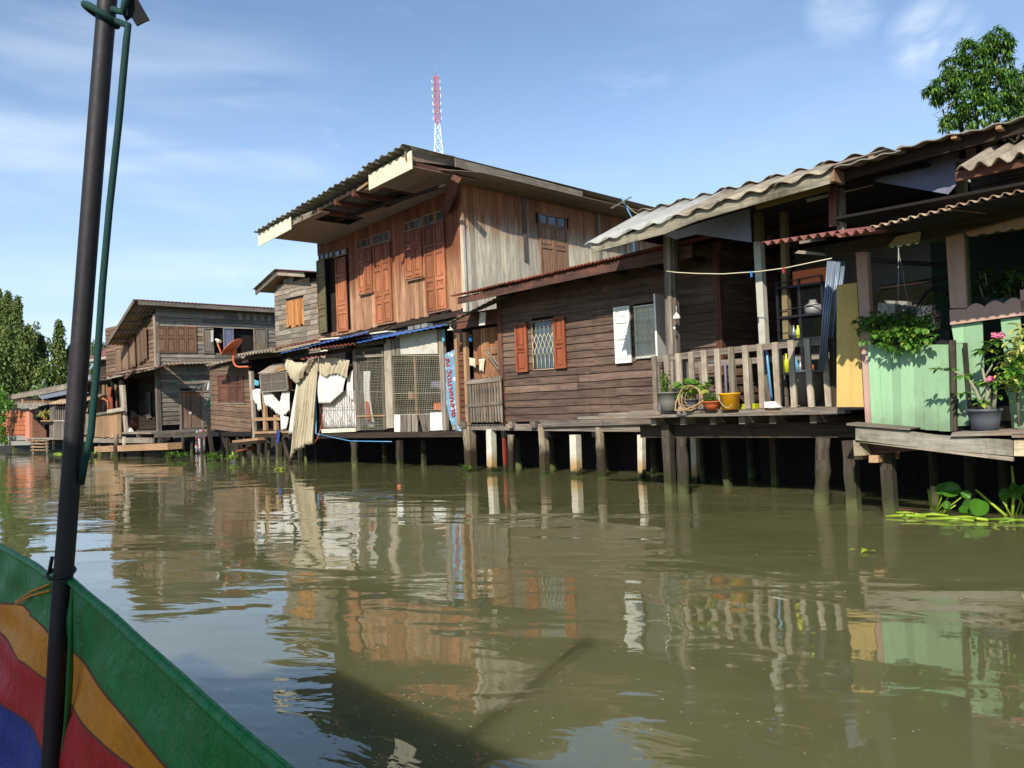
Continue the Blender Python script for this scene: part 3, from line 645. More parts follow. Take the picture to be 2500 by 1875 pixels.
    mb = MB(); mb.prism([(x0, ga - .022, t0 - .1), (x1, ga - .022, t1 - .1), (x1, ga - .022, t1 - .02), (x0, ga - .022, t0 - .02)], (0, .02, 0)); z = at(A6(600, 1085), ga)[2]; mb.prism([(x0 - .03, ga - .022, z - .04), (x1 + .03, ga - .022, z), (x1 + .03, ga - .022, z + .06), (x0 - .03, ga - .022, z + .02)], (0, .02, 0)); mb.build('rail', M['grey'], g)
    # awning
    P = [at(Z4(-70, 1290), 11.5), at(Z4(370, 1062), 11.75)]; mb = MB(); a, b = Vector(P[0]), Vector(P[1])
    corr(mb, a, b, a + Vector((.1, .9, .35)), b + Vector((0, .6, .12)), 11, .014, 3); mb.build('awning', M['greent'], T, label='small green sheet awning over the doorway')
    mb = MB(); mb.prism(pq(11.9, Z4(225, 1285), Z4(270, 1280), Z4(278, 1178), Z4(232, 1178)), (0, .02, 0)); mb.build('meter_board', M['panel'], T)
    # stilts
    for t_, b_, w, k, rd in (((150, 975), (165, 1335), 95, 'stilt', 0), ((322, 1000), (328, 1338), 73, 'conc', 0), ((422, 1045), (438, 1352), 30, 'redpost', 0), ((478, 1045), (484, 1350), 56, 'stilt', 1),
        ((735, 985), (752, 1362), 72, 'stilt', 0), ((990, 1045), (1000, 1382), 84, 'conc', 0), ((1185, 985), (1205, 1380), 86, 'stilt', 1), ((1515, 1045), (1520, 1392), 60, 'conc', 0)):
        stilt(T, Z5(*t_), Z5(*b_), w * .307, A0 + .02, k, bool(rd))
    for u in (-13.2, -12.2, -10.8, -9.6, -8.6):
        for a in (13.3, 14.5):
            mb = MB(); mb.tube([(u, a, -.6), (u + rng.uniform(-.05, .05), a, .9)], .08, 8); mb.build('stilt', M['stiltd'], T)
def lattice(F, x0, x1, h0, h1, parent, n):
    mb = MB(); w = .05; r = .0055; s = (x1 - x0 - .06) / n; P = lambda x, h: F(x, h, w)
    H = h1 - h0; y = [h0 + .02, h0 + H * .26, h0 + H * .38, h0 + H * .50, h0 + H * .62, h0 + H * .72, h1 - .03]
    for i in range(n + 1):
        x = x0 + .03 + s * i; 
        mb.tube([P(x, y[0]), P(x, y[1])], r, 5); mb.tube([P(x, y[5] - .04), P(x, y[6])], r * .7, 5)
        for sg in (-1, 1):
            pts = [P(min(max(x + sg * s / 2 * c, x0 + .02), x1 - .02), h) for c, h in ((0, y[1]), (1, y[2]), (0, y[3]), (1, y[4]), (0, y[5]))]
            mb.tube(pts, r, 5)
    for h in (y[0], y[6]): mb.tube([P(x0 + .02, h), P(x1 - .02, h)], r, 5)
    mb.build('lattice', M['cream_iron'], parent)
M['fasd'] = wood('dark_red_brown_fascia', rgb(54, 38, 32), rgb(104, 76, 62), blot=rgb(110, 70, 54), rough=.75)
M['orange_s'] = wood('red_teak_shutter', rgb(112, 56, 36), rgb(172, 98, 64), rough=.6, var=.2)
brown_house()
# ---------------------------------------------------------------- banner
def banner():
    A = A0 - .02; T = thing('banner', 'torn light blue vinyl banner with red lettering hanging upright beside the doorway', 'banner', at(A6(220, 1000), A))
    L = [A6(130, 440), A6(135, 620), A6(140, 900), A6(150, 1050), A6(190, 1250), A6(230, 1380), A6(330, 1475)]
    Rr = [A6(262, 380), A6(300, 600), A6(312, 800), A6(312, 1000), A6(318, 1180), A6(325, 1300), A6(375, 1470)]
    def fn(x, y):
        t = x * (len(L) - 1); i = min(int(t), len(L) - 2); k = t - i
        a = (L[i][0] * (1 - k) + L[i + 1][0] * k, L[i][1] * (1 - k) + L[i + 1][1] * k); b = (Rr[i][0] * (1 - k) + Rr[i + 1][0] * k, Rr[i][1] * (1 - k) + Rr[i + 1][1] * k)
        p = list(at((a[0] * (1 - y) + b[0] * y, a[1] * (1 - y) + b[1] * y), A)); amp = .006 + .05 * max(0, x - .7)
        p[1] += amp * math.sin(9 * x + 5 * y) ; return p
    mb = MB(); mb.grid(fn, 40, 10, 0, None, .003); mb.build('vinyl', M['bann'], T)
    fnt = None
    def word(txt, q, size, mat, ang=0.0):
        cu = bpy.data.curves.new('lettering', 'FONT'); cu.body = txt; cu.size = size; cu.extrude = .0015; cu.offset = size * .012
        o = bpy.data.objects.new('lettering', cu); COL.objects.link(o); cu.materials.append(mat); bpy.context.view_layer.update()
        me = bpy.data.meshes.new_from_object(o); COL.objects.unlink(o); bpy.data.objects.remove(o)
        X = Vector(W((0, 0, -1))); Y = DU.copy(); c, s = math.cos(ang), math.sin(ang); X, Y = X * c + Y * s, Y * c - X * s      # text runs downwards, tops to the right
        Nn = -DA; p = W(at(q, A - .022)); 
        for v in me.vertices: co = v.co.copy(); v.co = p + X * co.x + Y * co.y + Nn * co.z - WL[T.name]
        o = bpy.data.objects.new('lettering', me); COL.objects.link(o); o.parent = T; return o
    word('ณ วัดนาคกลาง', A6(140, 490), .215, M['red'], rad(6)); word('ขอเชิญ', A6(248, 445), .11, M['navy'], rad(7))
M['bann'] = plain('light_blue_vinyl', rgb(112, 148, 170), .6, .1, dirt=rgb(226, 236, 240), dscale=4, dlo=.55, dhi=.6, damt=.9, rv=0)
banner()
# ---------------------------------------------------------------- wooden deck with railing
AD = 10.47
def deck():
    T = thing('wooden_deck', 'plank deck on stilts with grey baluster railing over the water', 'deck', (-6, AD + .8, 0))
    mb = MB(); 
    for i in range(11):
        a = 10.22 + i * .19; j = rng.uniform(-.008, .008); u0 = -8.35 - (.45 if i == 0 else .25 * rng.random()); u1 = -4.15 - rng.uniform(0, .1) - (.35 if i == 0 else 0)
        z = 1.155 + j - (.035 if i == 0 else 0)
        n = 8
        for k in range(n): mb.prism([(u0 + (u1 - u0) * k / n, a, z), (u0 + (u1 - u0) * (k + 1) / n, a, z), (u0 + (u1 - u0) * (k + 1) / n, a, z + .04), (u0 + (u1 - u0) * k / n, a, z + .04)], (0, .183, 0), r=.3 + .04 * i, ax=(1, 0, 0))
    mb.build('floor', M['greyp'], T)
    for X in (120, 385, 650, 910, 1185, 1550):
        u = at(Z7(X, 950), 10.4)[0]; mb = MB(); mb.box(u, u + .09, 10.36, 12.2, 1.0, 1.148); mb.build('joist', M['grey'], T)
    mb = MB(); mb.box(-7.9, -4.3, 10.62, 10.72, .80, .992); mb.box(-7.9, -4.3, 11.9, 12.0, .80, .992); mb.build('beam', M['darkw'], T)
    mb = MB(); vboards(mb, FA(13.6), -14.4, -4, -.4, .9, .3, hj=.03); mb.build('added_dark_skirt', M['under'], T)  # added dark boards closing off the sky under deck and brown house
    R = T
    mb = MB(); P = pq(AD, Z7(110, 468), Z7(650, 398), Z7(1200, 340), Z7(1745, 292), Z7(1740, 236), Z7(1195, 285), Z7(645, 342), Z7(110, 410)); mb.prism([P[0], P[1], P[2], P[3], P[4], P[5], P[6], P[7]], (0, .05, 0), ax=(1, 0, 0)); mb.build('top_rail', M['grey'], R)
    bal = ((112, 405, 130, 885, 36), (218, 395, 250, 885, 44), (325, 380, 350, 882, 46), (440, 365, 462, 882, 44), (553, 350, 580, 880, 46), (672, 338, 700, 880, 46), (797, 322, 822, 880, 48), (925, 308, 953, 876, 48), (1058, 295, 1085, 873, 48), (1193, 280, 1226, 871, 48), (1335, 262, 1370, 868, 50), (1478, 248, 1524, 866, 52), (1635, 238, 1678, 862, 50))
    for i, (xa, ya, xb, yb, w) in enumerate(bal):
        mb = MB(); P = pq(AD - .035, Z7(xb, yb), Z7(xb + w, yb), Z7(xa + w, ya - 4), Z7(xa, ya)); mb.prism([(p[0], p[1], max(p[2], 1.2)) for p in P], (0, .034, 0)); mb.build('baluster', M['pale'], R)
    for i in range(9):
        u = at(Z7(160, 700), 11.8)[0] + i * .28; mb = MB(); mb.prism([(u, 11.8, 1.2), (u + .09, 11.8, 1.2), (u + .07, 11.8, 1.95), (u - .02, 11.8, 1.95)], (0, .03, 0)); mb.build('baluster', M['grey'], R)
    mb = MB(); mb.box(-7.9, -5.3, 11.84, 11.9, 1.86, 1.95); mb.build('top_rail', M['grey'], R)
    mb = MB(); P = pq(AD, Z7(1705, 250), Z7(1765, 245), Z7(1790, 862), Z7(1740, 862)); mb.prism(P, (0, .09, 0)); mb.build('end_post', M['darkw'], R)
    # tall roof post carried by the deck
    p = at(Z4(1745, 520), 11.25); q = at(Z7(320, 860), 11.25)
    mb = MB(); mb.prism([(q[0] - .1, 11.2, 1.19), (q[0] + .1, 11.2, 1.19), (p[0] + .1, 11.2, 4.25), (p[0] - .1, 11.2, 4.25)], (0, .1, 0)); mb.prism([(q[0] - .02, 11.16, 1.2), (q[0] + .06, 11.16, 1.2), (p[0] + .05, 11.16, 4.25), (p[0] - .03, 11.16, 4.25)], (0, .037, 0)); mb.build('roof_post', M['grey'], T)
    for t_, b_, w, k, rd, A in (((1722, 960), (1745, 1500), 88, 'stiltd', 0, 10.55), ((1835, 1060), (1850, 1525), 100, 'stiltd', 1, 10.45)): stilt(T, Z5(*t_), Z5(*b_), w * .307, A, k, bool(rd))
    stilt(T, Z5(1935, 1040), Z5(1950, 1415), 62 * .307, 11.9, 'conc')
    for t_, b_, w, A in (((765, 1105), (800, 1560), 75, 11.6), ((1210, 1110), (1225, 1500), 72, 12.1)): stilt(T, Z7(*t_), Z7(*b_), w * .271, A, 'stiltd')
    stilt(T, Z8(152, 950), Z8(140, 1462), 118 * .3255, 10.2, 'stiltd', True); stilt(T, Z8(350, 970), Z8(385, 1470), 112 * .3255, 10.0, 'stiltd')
    for u in (-7.4, -6.2, -5.0):
        mb = MB(); mb.tube([(u, 13, -.6), (u, 13, 1.1)], .07, 8); mb.build('stilt', M['stiltd'], T)
deck()
def lamp_shell():
    T = thing('hanging_bell', 'small grey shell wind chime hanging on the deck roof post', 'wind chime', at(B4(765, 370), 11.05))
    mb = MB(); c = at(B4(765, 395), 11.05); mb.lathe(c, [(.055, 0), (.06, .015), (.05, .05), (.02, .085), (.004, .1)], 16); mb.build('shell', M['panel'], T)
    mb = MB(); mb.tube([(c[0], c[1], c[2] + .09), (c[0], c[1], c[2] + .2)], .003, 5); mb.lathe((c[0] - .05, c[1], c[2] - .16), [(.0, 0), (.02, .01), (.018, .03), (0, .05)], 10); mb.tube([(c[0] - .05, c[1], c[2] - .11), (c[0] - .01, c[1], c[2] + .01)], .002, 5); mb.build('clapper', M['white'], T)
lamp_shell()
# pots and things standing on the deck
def pot(mb, c, r, h, k=.72, rim=.012, m=0, solid=True):
    mb.lathe(c, [(0, 0.004), (r * k, .004), (r * (k + (1 - k) * .5), h * .5), (r, h * .93), (r + rim, h * .93), (r + rim, h), (r - rim * .6, h), (r - rim, h * .86), (0, h * .85)], 26, m)
def stem_leaves(mb, base, n, hgt, L, w, spread, m=0, ms=1, sw=.004, lean=(0, 0), droop=.4, per=7):
    for i in range(n):
        a = rng.uniform(0, 6.28); tip = Vector(base) + Vector((math.cos(a) * spread * rng.random() + lean[0], math.sin(a) * spread * rng.random() + lean[1], hgt * rng.uniform(.6, 1.05))); b = Vector(base) + Vector((math.cos(a), math.sin(a), 0)) * .01
        mid = b.lerp(tip, .5) + Vector((rng.uniform(-1, 1), rng.uniform(-1, 1), 0)) * spread * .1
        mb.tube([b, mid, tip], [sw, sw * .8, sw * .4], 5, ms)
        for j in range(per):
            k = .35 + .65 * j / (per - 1); p = b.lerp(mid, k * 2) if k < .5 else mid.lerp(tip, k * 2 - 1); a2 = a + j * 2.4
            d = Vector((math.cos(a2), math.sin(a2), rng.uniform(.0, .7))); mb.leaf(W(p), DU * d.x + DA * d.y + DZ * d.z, (0, 0, 1), L * rng.uniform(.7, 1.15), L * w, m, None, droop)
DH = 1.197
def deck_pots():
    A = 10.34
    c = at(Z7(270, 880), A); c = (c[0], A, DH)
    T = thing('potted_plant', 'grey plastic pot with a small upright bushy herb, leftmost on the deck edge', 'potted plant', c); wr = 90 * .271 * mpp(c)
    mb = MB(); pot(mb, c, wr * 1.08, 172 * .271 * mpp(c), .72); mb.build('pot', M['pot'], T); mb = MB(); z = DH + 150 * .271 * mpp(c); stem_leaves(mb, (c[0] - .08, c[1], z - .02), 6, .36, .07, .5, .08, per=9); stem_leaves(mb, (c[0], c[1] + .02, z - .02), 2, .15, .05, .5, .1, per=5); mb.build('foliage', [M['leaf'], M['hyas']], T)
    c = at(Z7(470, 870), A + .09); c = (c[0], A + .09, DH)
    T = thing('potted_plant', 'round leaved plant in a pot behind the rattan basket frame', 'potted plant', c)
    mb = MB(); pot(mb, c, .12, .16); mb.build('pot', M['potd'], T)
    mb = MB()
    for i in range(34):
        a = rng.uniform(0, 6.28); r = rng.uniform(.05, .3); b = Vector((c[0], c[1], DH + .14)); p = b + Vector((math.cos(a) * r * 1.25 + .04, math.sin(a) * r * .5, .1 + rng.uniform(0, .22) - .25 * (r - .15)))
        mb.tube([b, b.lerp(p, .5) + Vector((0, 0, .04)), p], .003, 5, 1)
        k = 9; n = Vector((rng.uniform(-.5, .5), -.5, 1)).normalized(); cc = W(p); x = n.orthogonal().normalized(); y = n.cross(x); R_ = rng.uniform(.045, .075); bb = len(mb.v); mb.v.append(cc - n * .012); mb.v += [cc + (x * math.cos(q / k * 6.28) + y * math.sin(q / k * 6.28)) * R_ * rng.uniform(.85, 1.1) for q in range(k)]; r1 = rng.random()
        for q in range(k): mb.face([bb, bb + 1 + q, bb + 1 + (q + 1) % k], DU, r1, 0, smooth=True)
    mb.build('foliage', [M['leaf'], M['hyas']], T)
    # rattan fish basket frame
    c = at(Z7(450, 790), 10.18); T = thing('rattan_basket', 'broken rattan basket frame lying on its side at the deck edge', 'basket', (c[0], c[1], DH))
    mb = MB(); R_ = 115 * .271 * mpp(c); cc = Vector((c[0], c[1], DH + R_ * 1.0))
    for k, (a0, rr, dy) in enumerate(((0, 1, 0), (.1, .97, .02), (0, .6, .22), (.1, .8, .12), (0, .92, .06))):
        mb.tube([cc + Vector((math.cos(t) * R_ * rr, dy + .03 * math.sin(t + a0), math.sin(t) * R_ * rr)) for t in [i / 28 * 6.284 for i in range(29)]], .007 if k < 2 else .004, 6, cap=False)
    for i in range(16):
        t = i / 16 * 6.284; mb.tube([cc + Vector((math.cos(t + q * .5) * R_ * rr, dy, math.sin(t + q * .5) * R_ * rr)) for q, rr, dy in ((0, 1, 0), (.5, .92, .07), (1, .8, .14), (1.6, .5, .24))], .003, 5)
    mb.build('basket', M['rattan'], T)
    mb = MB(); a = Vector(at(Z7(360, 745), 10.2)); b = Vector(at(Z7(580, 800), 10.16)); tip = Vector(at(Z7(325, 905), 10.1)); lo = Vector(at(Z7(450, 905), 10.1)); tip.z = max(tip.z, DH + .012); lo.z = max(lo.z, DH + .012)
    for o in (0, .012): mb.tube([a + Vector((0, o, 0)), a.lerp(tip, .6) + Vector((-.01, 0, .02)), tip + Vector((0, o, o)), tip.lerp(lo, .6) + Vector((0, o, 0)), lo.lerp(b, .5), b], .008, 6)
    mb.build('handle', M['rattan'], T)
    # terracotta bowl
    c = at(Z7(655, 875), A); c = (c[0], A, DH); k = .271 * mpp(c); T = thing('potted_plant', 'shallow terracotta bowl with low green seedlings between basket and yellow bucket', 'potted plant', c)
    mb = MB(); mb.lathe(c, [(0, .003), (40 * k, .003), (70 * k, 40 * k), (84 * k, 72 * k), (88 * k, 72 * k), (86 * k, 80 * k), (78 * k, 76 * k), (70 * k, 60 * k), (0, 58 * k)], 26); mb.build('pot', M['terra'], T)
    mb = MB(); 
    for i in range(7): stem_leaves(mb, (c[0] + rng.uniform(-.1, .08), c[1] + rng.uniform(-.05, .05), DH + 60 * k), 2, .14, .055, .7, .05, per=5)
    mb.build('foliage', [M['leaf'], M['hyas']], T)
    # bucket
    c = at(Z7(820, 872), A); c = (c[0], A, DH); k = .271 * mpp(c); T = thing('bucket', 'yellow plastic bucket with its wire handle hanging down on the deck', 'bucket', c)
    mb = MB(); r = 92 * k; h = 150 * k; mb.lathe(c, [(0, .003), (r * .82, .003), (r * .96, h * .9), (r * 1.06, h * .92), (r * 1.06, h), (r * .97, h), (r * .93, h * .9), (r * .8, .03), (0, .03)], 28); mb.build('body', M['yellow'], T)
    mb = MB(); mb.tube([Vector((c[0] - r * .62 + 1.5 * r * t, c[1] - r * 1.02 - .01, DH + h * .88 - h * .75 * math.sin(math.pi * (.08 + .62 * t)) * (1.0 if t < .8 else .96))) for t in [i / 12 for i in range(13)]], .0035, 6); mb.build('handle', M['cream_iron'], T)
    # lime tray, white bottle box, small white tub
    c = at(Z7(970, 868), A + .25); k = .271 * mpp(c); mb = MB(); x, z = c[0], DH
    for a0, a1, b0, b1 in ((-.13, .13, 0, .012), (-.13, .13, .16, .172), ): mb.box(x + a0, x + a1, c[1] + b0, c[1] + b1, z, z + 45 * k)
    mb.box(x - .13, x - .118, c[1] + .012, c[1] + .16, z, z + 45 * k); mb.box(x + .118, x + .13, c[1] + .012, c[1] + .16, z, z + 45 * k); mb.box(x - .118, x + .118, c[1] + .012, c[1] + .16, z, z + .01)
    mb.build('tray', M['lime'], label='lime yellow plastic tray behind the balusters beside the bucket', cat='tray')
    P = pq(10.36, Z7(1130, 868), Z7(1128, 815), Z7(1200, 810), Z7(1262, 866)); mb = MB(); mb.prism([(p[0], p[1], max(p[2], DH)) for p in P], (0, .1, 0)); mb.build('foam_block', M['white'], label='white foam block lying on the deck right of the bucket', cat='foam block')
    P = pq(10.3, Z7(175, 880), Z7(178, 825), Z7(210, 822), Z7(215, 880)); mb = MB(); mb.prism([(p[0], p[1], max(p[2], DH)) for p in P], (0, .06, 0)); mb.build('milk_carton', M['bluepanel'], label='small blue and white carton at the foot of the left deck post', cat='carton')
    # clay jar behind the balusters
    c = at(Z7(1540, 858), 11.2); c = (c[0], 11.2, DH); k = .271 * mpp(c); r = 130 * k; h = 300 * k
    T = thing('water_jar', 'big grey brown water jar behind the deck railing', 'jar', c)
    mb = MB(); mb.lathe(c, [(0, .002), (r * .62, .002), (r * .92, h * .3), (r, h * .55), (r * .95, h * .8), (r * .82, h * .93), (r * .9, h), (r * .8, h), (r * .76, h * .9), (0, h * .88)], 30); mb.build('body', M['jarg'], T)
    mb = MB(); mb.lathe((c[0], c[1], DH + h + .002), [(0, 0), (r * .95, 0), (r * .97, .02), (0, .05)], 26); mb.build('lid', M['steel'], T)
    # pvc pipe
    mb = MB(); mb.tube([(at(Z7(1185, 500), 11.5)[0], 11.5, DH), (at(Z7(1140, 400), 11.5)[0], 11.5, 2.3)], .018, 8); mb.build('pipe', M['pvc'], label='thin blue water pipe standing behind the deck railing', cat='pipe')
    mb = MB(); x = at(Z7(780, 600), 11.7)[0]; mb.tube([(x, 11.7, DH), (x, 11.7, 1.9), (x - .3, 11.7, 1.92)], .022, 8); mb.build('pipe', M['bluepanel'], label='grey bent drain pipe behind the middle balusters', cat='pipe')
deck_pots()
# ---------------------------------------------------------------- cloth-hung shack
def piece(name, mat, parent, poly, o, **tg):
    mb = MB(); mb.prism(poly, o); return mb.build(name, mat, parent, **tg)
def shack():
    A = A0; F = FA(A)
    T = thing('waterside_shack', 'patched shack on stilts with wire mesh screens, hanging cloths and blue and rusty sheet roof', 'shack', (-16.5, A + 1, 0))
    uL, uR = at(Z3(160, 900), A)[0], at(Z3(1715, 900), A)[0]
    mb = MB(); mb.box(uL, uR + .2, A + .02, 15.2, .86, .96); mb.build('floor', M['under'], T)
    piece('floor_beam', M['darkw'], T, pq(A - .06, Z3(690, 1075), Z3(1850, 1062), Z3(1850, 1015), Z3(690, 1035)), (0, .08, 0))
    piece('floor_beam', M['darkw'], T, pq(A - .06, Z3(200, 1070), Z3(480, 1065), Z3(480, 1035), Z3(200, 1030)), (0, .08, 0))
    mb = MB(); vboards(mb, FA(14.4), uL, uR, .95, 3.3, .2, m=0); mb.box(uL, uL + .03, A + .1, 14.4, .95, 3.1); mb.build('inner_wall', M['under'], T)  # room shade put into the colour: near-black where sun reaches in
    mb = MB(); vboards(mb, FA(14.6), -24.5, uR, -.4, .9, .3, hj=.04); mb.build('added_dark_skirt', M['under'], T)  # added dark boards so no sky shows beneath the shack floor
    # posts
    for q, mt in (((Z3(1245, 995), Z3(1305, 990), Z3(1272, 283), Z3(1226, 290)), 'pale'), ((Z3(1010, 1015), Z3(1040, 1012), Z3(1002, 362), Z3(975, 367)), 'grey'), ((Z3(1692, 1012), Z3(1724, 1010), Z3(1693, 205), Z3(1655, 210)), 'grey'),
                  ((Z3(458, 700), Z3(478, 700), Z3(477, 430), Z3(455, 430)), 'amber'), ((Z3(186, 1085), Z3(203, 1085), Z3(172, 540), Z3(152, 540)), 'pale'), ((Z3(268, 1012), Z3(290, 1012), Z3(276, 690), Z3(256, 690)), 'tan'), ((Z3(352, 1010), Z3(374, 1010), Z3(370, 890), Z3(350, 890)), 'tan'), ((Z3(1218, 1005), Z3(1240, 1005), Z3(1220, 350), Z3(1205, 350)), 'grey')):
        P = pq(A - .05, *q); mb = MB(); mb.prism(P, (0, .08, 0)); mb.build('post', M[mt], T)
    piece('rail', M['grey'], T, pq(A - .07, Z3(1000, 435), Z3(1222, 425), Z3(1222, 405), Z3(1000, 415)), (0, .04, 0))
    piece('rail', M['tan'], T, pq(A - .07, Z3(1010, 905), Z3(1232, 898), Z3(1232, 888), Z3(1010, 893)), (0, .04, 0))
    piece('rail', M['tan'], T, pq(A - .07, Z3(195, 935), Z3(455, 930), Z3(455, 905), Z3(195, 910)), (0, .06, 0))
    piece('rail', M['grey'], T, pq(A - .10, Z3(1000, 350), Z3(1225, 320), Z3(1222, 295), Z3(1000, 320)), (0, .08, 0))
    piece('sill_plank', M['cream'], T, pq(A - .09, Z3(735, 1032), Z3(1000, 1020), Z3(1000, 992), Z3(726, 1002)), (0, .03, 0))
    # floor edge boards on the left bay
    piece('sill_plank', M['tan'], T, pq(A - .1, Z3(195, 1040), Z3(470, 1030), Z3(470, 1012), Z3(195, 1020)), (0, .05, 0))
    # mesh screens
    def mesh(q, nx, ny, r, heavy, label):
        P = pq(A - .02, *q); B = [Vector(p) for p in P]; mb = MB()
        bi = lambda x, y: B[0].lerp(B[1], x).lerp(B[3].lerp(B[2], x), y)
        for i in range(nx + 1): mb.tube([bi(i / nx, 0), bi(i / nx, 1)], r, 4, 0, None, False, False)
        for j in range(ny + 1): mb.tube([bi(0, j / ny) - Vector((0, .005, 0)), bi(1, j / ny) - Vector((0, .005, 0))], r * (2.2 if j in heavy else 1), 4, 0, None, False, False)
        mb.build('mesh_screen', M['wire'], T, label=label)
    mesh((Z3(1300, 885), Z3(1710, 878), Z3(1683, 414), Z3(1276, 416)), 30, 28, .0034, (0, 10, 18, 28), 'wide wire mesh screen')
    mesh((Z3(1018, 1005), Z3(1232, 1000), Z3(1208, 350), Z3(1002, 355)), 20, 52, .0028, (8, 24), 'narrow finer wire mesh screen')
    piece('mullion', M['tan'], T, pq(A + .03, Z3(1478, 880), Z3(1492, 880), Z3(1472, 415), Z3(1460, 415)), (0, .03, 0))
    # panels
    piece('white_panel', M['panel'], T, pq(A - .03, Z3(1346, 408), Z3(1654, 402), Z3(1647, 207), Z3(1318, 255)), (0, .015, 0))
    for i in range(5): x = 1272 + i * 15; piece('louvre_plank', M['grey'], T, pq(A - .045, Z3(x + 12, 412), Z3(x + 24, 412), Z3(x + 14, 284 - i * 3), Z3(x + 1, 285 - i * 3)), (0, .012, 0))
    for x0, x1, y0, y1, mt, dx in ((1310, 1355, 887, 1022, 'white', 0), (1356, 1380, 885, 1028, 'grey', 8), (1384, 1408, 886, 1028, 'grey', 0), (1412, 1440, 884, 1026, 'grey', 2), (1448, 1492, 882, 1026, 'grey', 4), (1500, 1545, 885, 1020, 'grey', 38), (1548, 1588, 876, 1014, 'grey', 10), (1594, 1630, 870, 1012, 'white', 0), (1632, 1668, 868, 1010, 'white', 0), (1671, 1712, 866, 1008, 'white', 0)):
        piece('plank', M[mt], T, pq(A - .03, Z3(x0 + dx, y1), Z3(x1 + dx, y1), Z3(x1, y0), Z3(x0, y0)), (0, .018, 0))
    # grille with scrolls
    mb = MB(); P = pq(A - .04, Z3(722, 1000), Z3(995, 992), Z3(990, 690), Z3(716, 700)); B = [Vector(p) for p in P]
    bi = lambda x, y: B[0].lerp(B[1], x).lerp(B[3].lerp(B[2], x), y)
    for i in range(16): mb.tube([bi(i / 15, 0), bi(i / 15, 1)], .0045, 4, 0, None, False)
    for y in (0, .55): mb.tube([bi(0, y), bi(1, y)], .005, 4, 0, None, False)
    for i in range(4):
        c = .1 + i * .255; w = .085
        mb.tube([bi(c, .15), bi(min(c + w, 1), .45), bi(c, .75), bi(c - w, .45), bi(c, .15)], .005, 4)
        for s in (-1, 1): mb.tube([bi(min(1, c + s * (.03 + .03 * math.cos(t))), .14 + .07 * math.sin(t)) for t in [j * .7 for j in range(9)]], .005, 4)
    mb.build('window_grille', M['iron'], T)
    mb = MB(); drape(mb, [bi(0, .98) + Vector((0, .09, 0)), bi(1, 1) + Vector((0, .09, 0))], [bi(0, .01) + Vector((0, .09, 0)), bi(1, .01) + Vector((0, .09, 0))], 24, 8, .012, 5, seed=2); mb.build('cloth_sheet', M['wcloth'], cat='cloth', label='white cloth stretched behind the scrolled iron grille of the shack')
    # sack behind narrow mesh
    mb = MB(); Pt = pq(A + .22, Z3(1018, 545), Z3(1120, 540)); Pb = pq(A + .22, Z3(1045, 1000), Z3(1150, 990)); drape(mb, Pt, Pb, 10, 10, .03, 2, seed=5, bulge=.06, th=.02)
    mb.build('plastic_sack', M['wcloth'], cat='sack', label='tall white woven sack behind the narrow mesh screen of the shack')
    P = pq(A + .1, Z3(1078, 782), Z3(1102, 782), Z3(1118, 945), Z3(1092, 950)); mb = MB(); drape(mb, P[:2], P[3:1:-1], 4, 6, .01, 1); mb.build('rag', M['redrag'], cat='rag', label='red rag hanging in front of the white sack behind the mesh')
    # odds and ends inside the mesh
    for i, (x, y, w, h, mt, lb) in enumerate(((1310, 760, 44, 120, 'tan', 'leaning tan board behind the left side of the wide mesh screen'), (1350, 660, 20, 150, 'amber', 'thin brown stick standing behind the wide mesh screen'), (1600, 620, 80, 60, 'bluepanel', 'grey blue box high behind the right side of the wide mesh screen'), (1620, 790, 60, 60, 'terra', 'orange brown box low behind the right side of the wide mesh screen'), (1420, 700, 34, 60, 'shut', 'small brown crate behind the middle of the wide mesh screen'))):
        q = pq(A + .5, Z3(x, y + h), Z3(x + w, y + h), Z3(x + w * .9, y), Z3(x + 4, y)); mb = MB(); mb.prism(q, (0, .15, 0)); mb.build(('leaning_board', 'stick', 'storage_box', 'storage_box', 'crate')[i], M[mt], cat=('board', 'stick', 'box', 'box', 'crate')[i], label=lb)
    mb = MB(); mb.box(at(Z3(1300, 700), A + .6)[0], at(Z3(1690, 700), A + .6)[0], A + .45, A + .8, at(Z3(1500, 780), A + .6)[2] - .02, at(Z3(1500, 780), A + .6)[2]); mb.build('shelf', M['darkw'], T)
    mb = MB(); mb.box(at(Z3(1300, 700), A + .6)[0], at(Z3(1690, 700), A + .6)[0], A + .45, A + .8, at(Z3(1500, 680), A + .6)[2] - .02, at(Z3(1500, 680), A + .6)[2]); mb.build('shelf', M['darkw'], T)
    # ------- roof
    def rsheet(f, b, waves, mat, Af, Ab, amp=.018, lift=0.0, rag=0.0, trap=False, **tg):
        f0, f1 = at(f[0], Af), at(f[1], Af); b0, b1 = at(b[0], Ab), at(b[1], Ab); mb = MB()
        v = [Vector(q) + Vector((0, 0, lift)) for q in (f0, f1, b0, b1)]; corr(mb, *v, waves, amp, 4, rag=rag, trap=trap); mb.build('roof_sheet', M[mat], T, **tg)
    rsheet((Z3(60, 415), Z3(365, 375)), (Z3(180, 385), Z3(420, 350)), 13, 'fibre2', 11.75, 12.8, .03)
    rsheet((Z3(345, 362), Z3(700, 300)), (Z3(520, 333), Z3(730, 275)), 12, 'rust', 11.8, 13.1, .02, rag=.04)
    rsheet((Z3(620, 365), Z3(1000, 318)), (Z3(650, 320), Z3(1000, 280)), 13, 'rust', 11.72, 12.9, .02, -.02, rag=.07, label='rusty red roof sheet with a ragged lower edge')
    rsheet((Z3(400, 402), Z3(1100, 232)), (Z3(560, 352), Z3(1110, 218)), 20, 'blue', 11.78, 13.1, .007, .0, rag=.015, trap=True, label='bright blue trapezoid sheet')
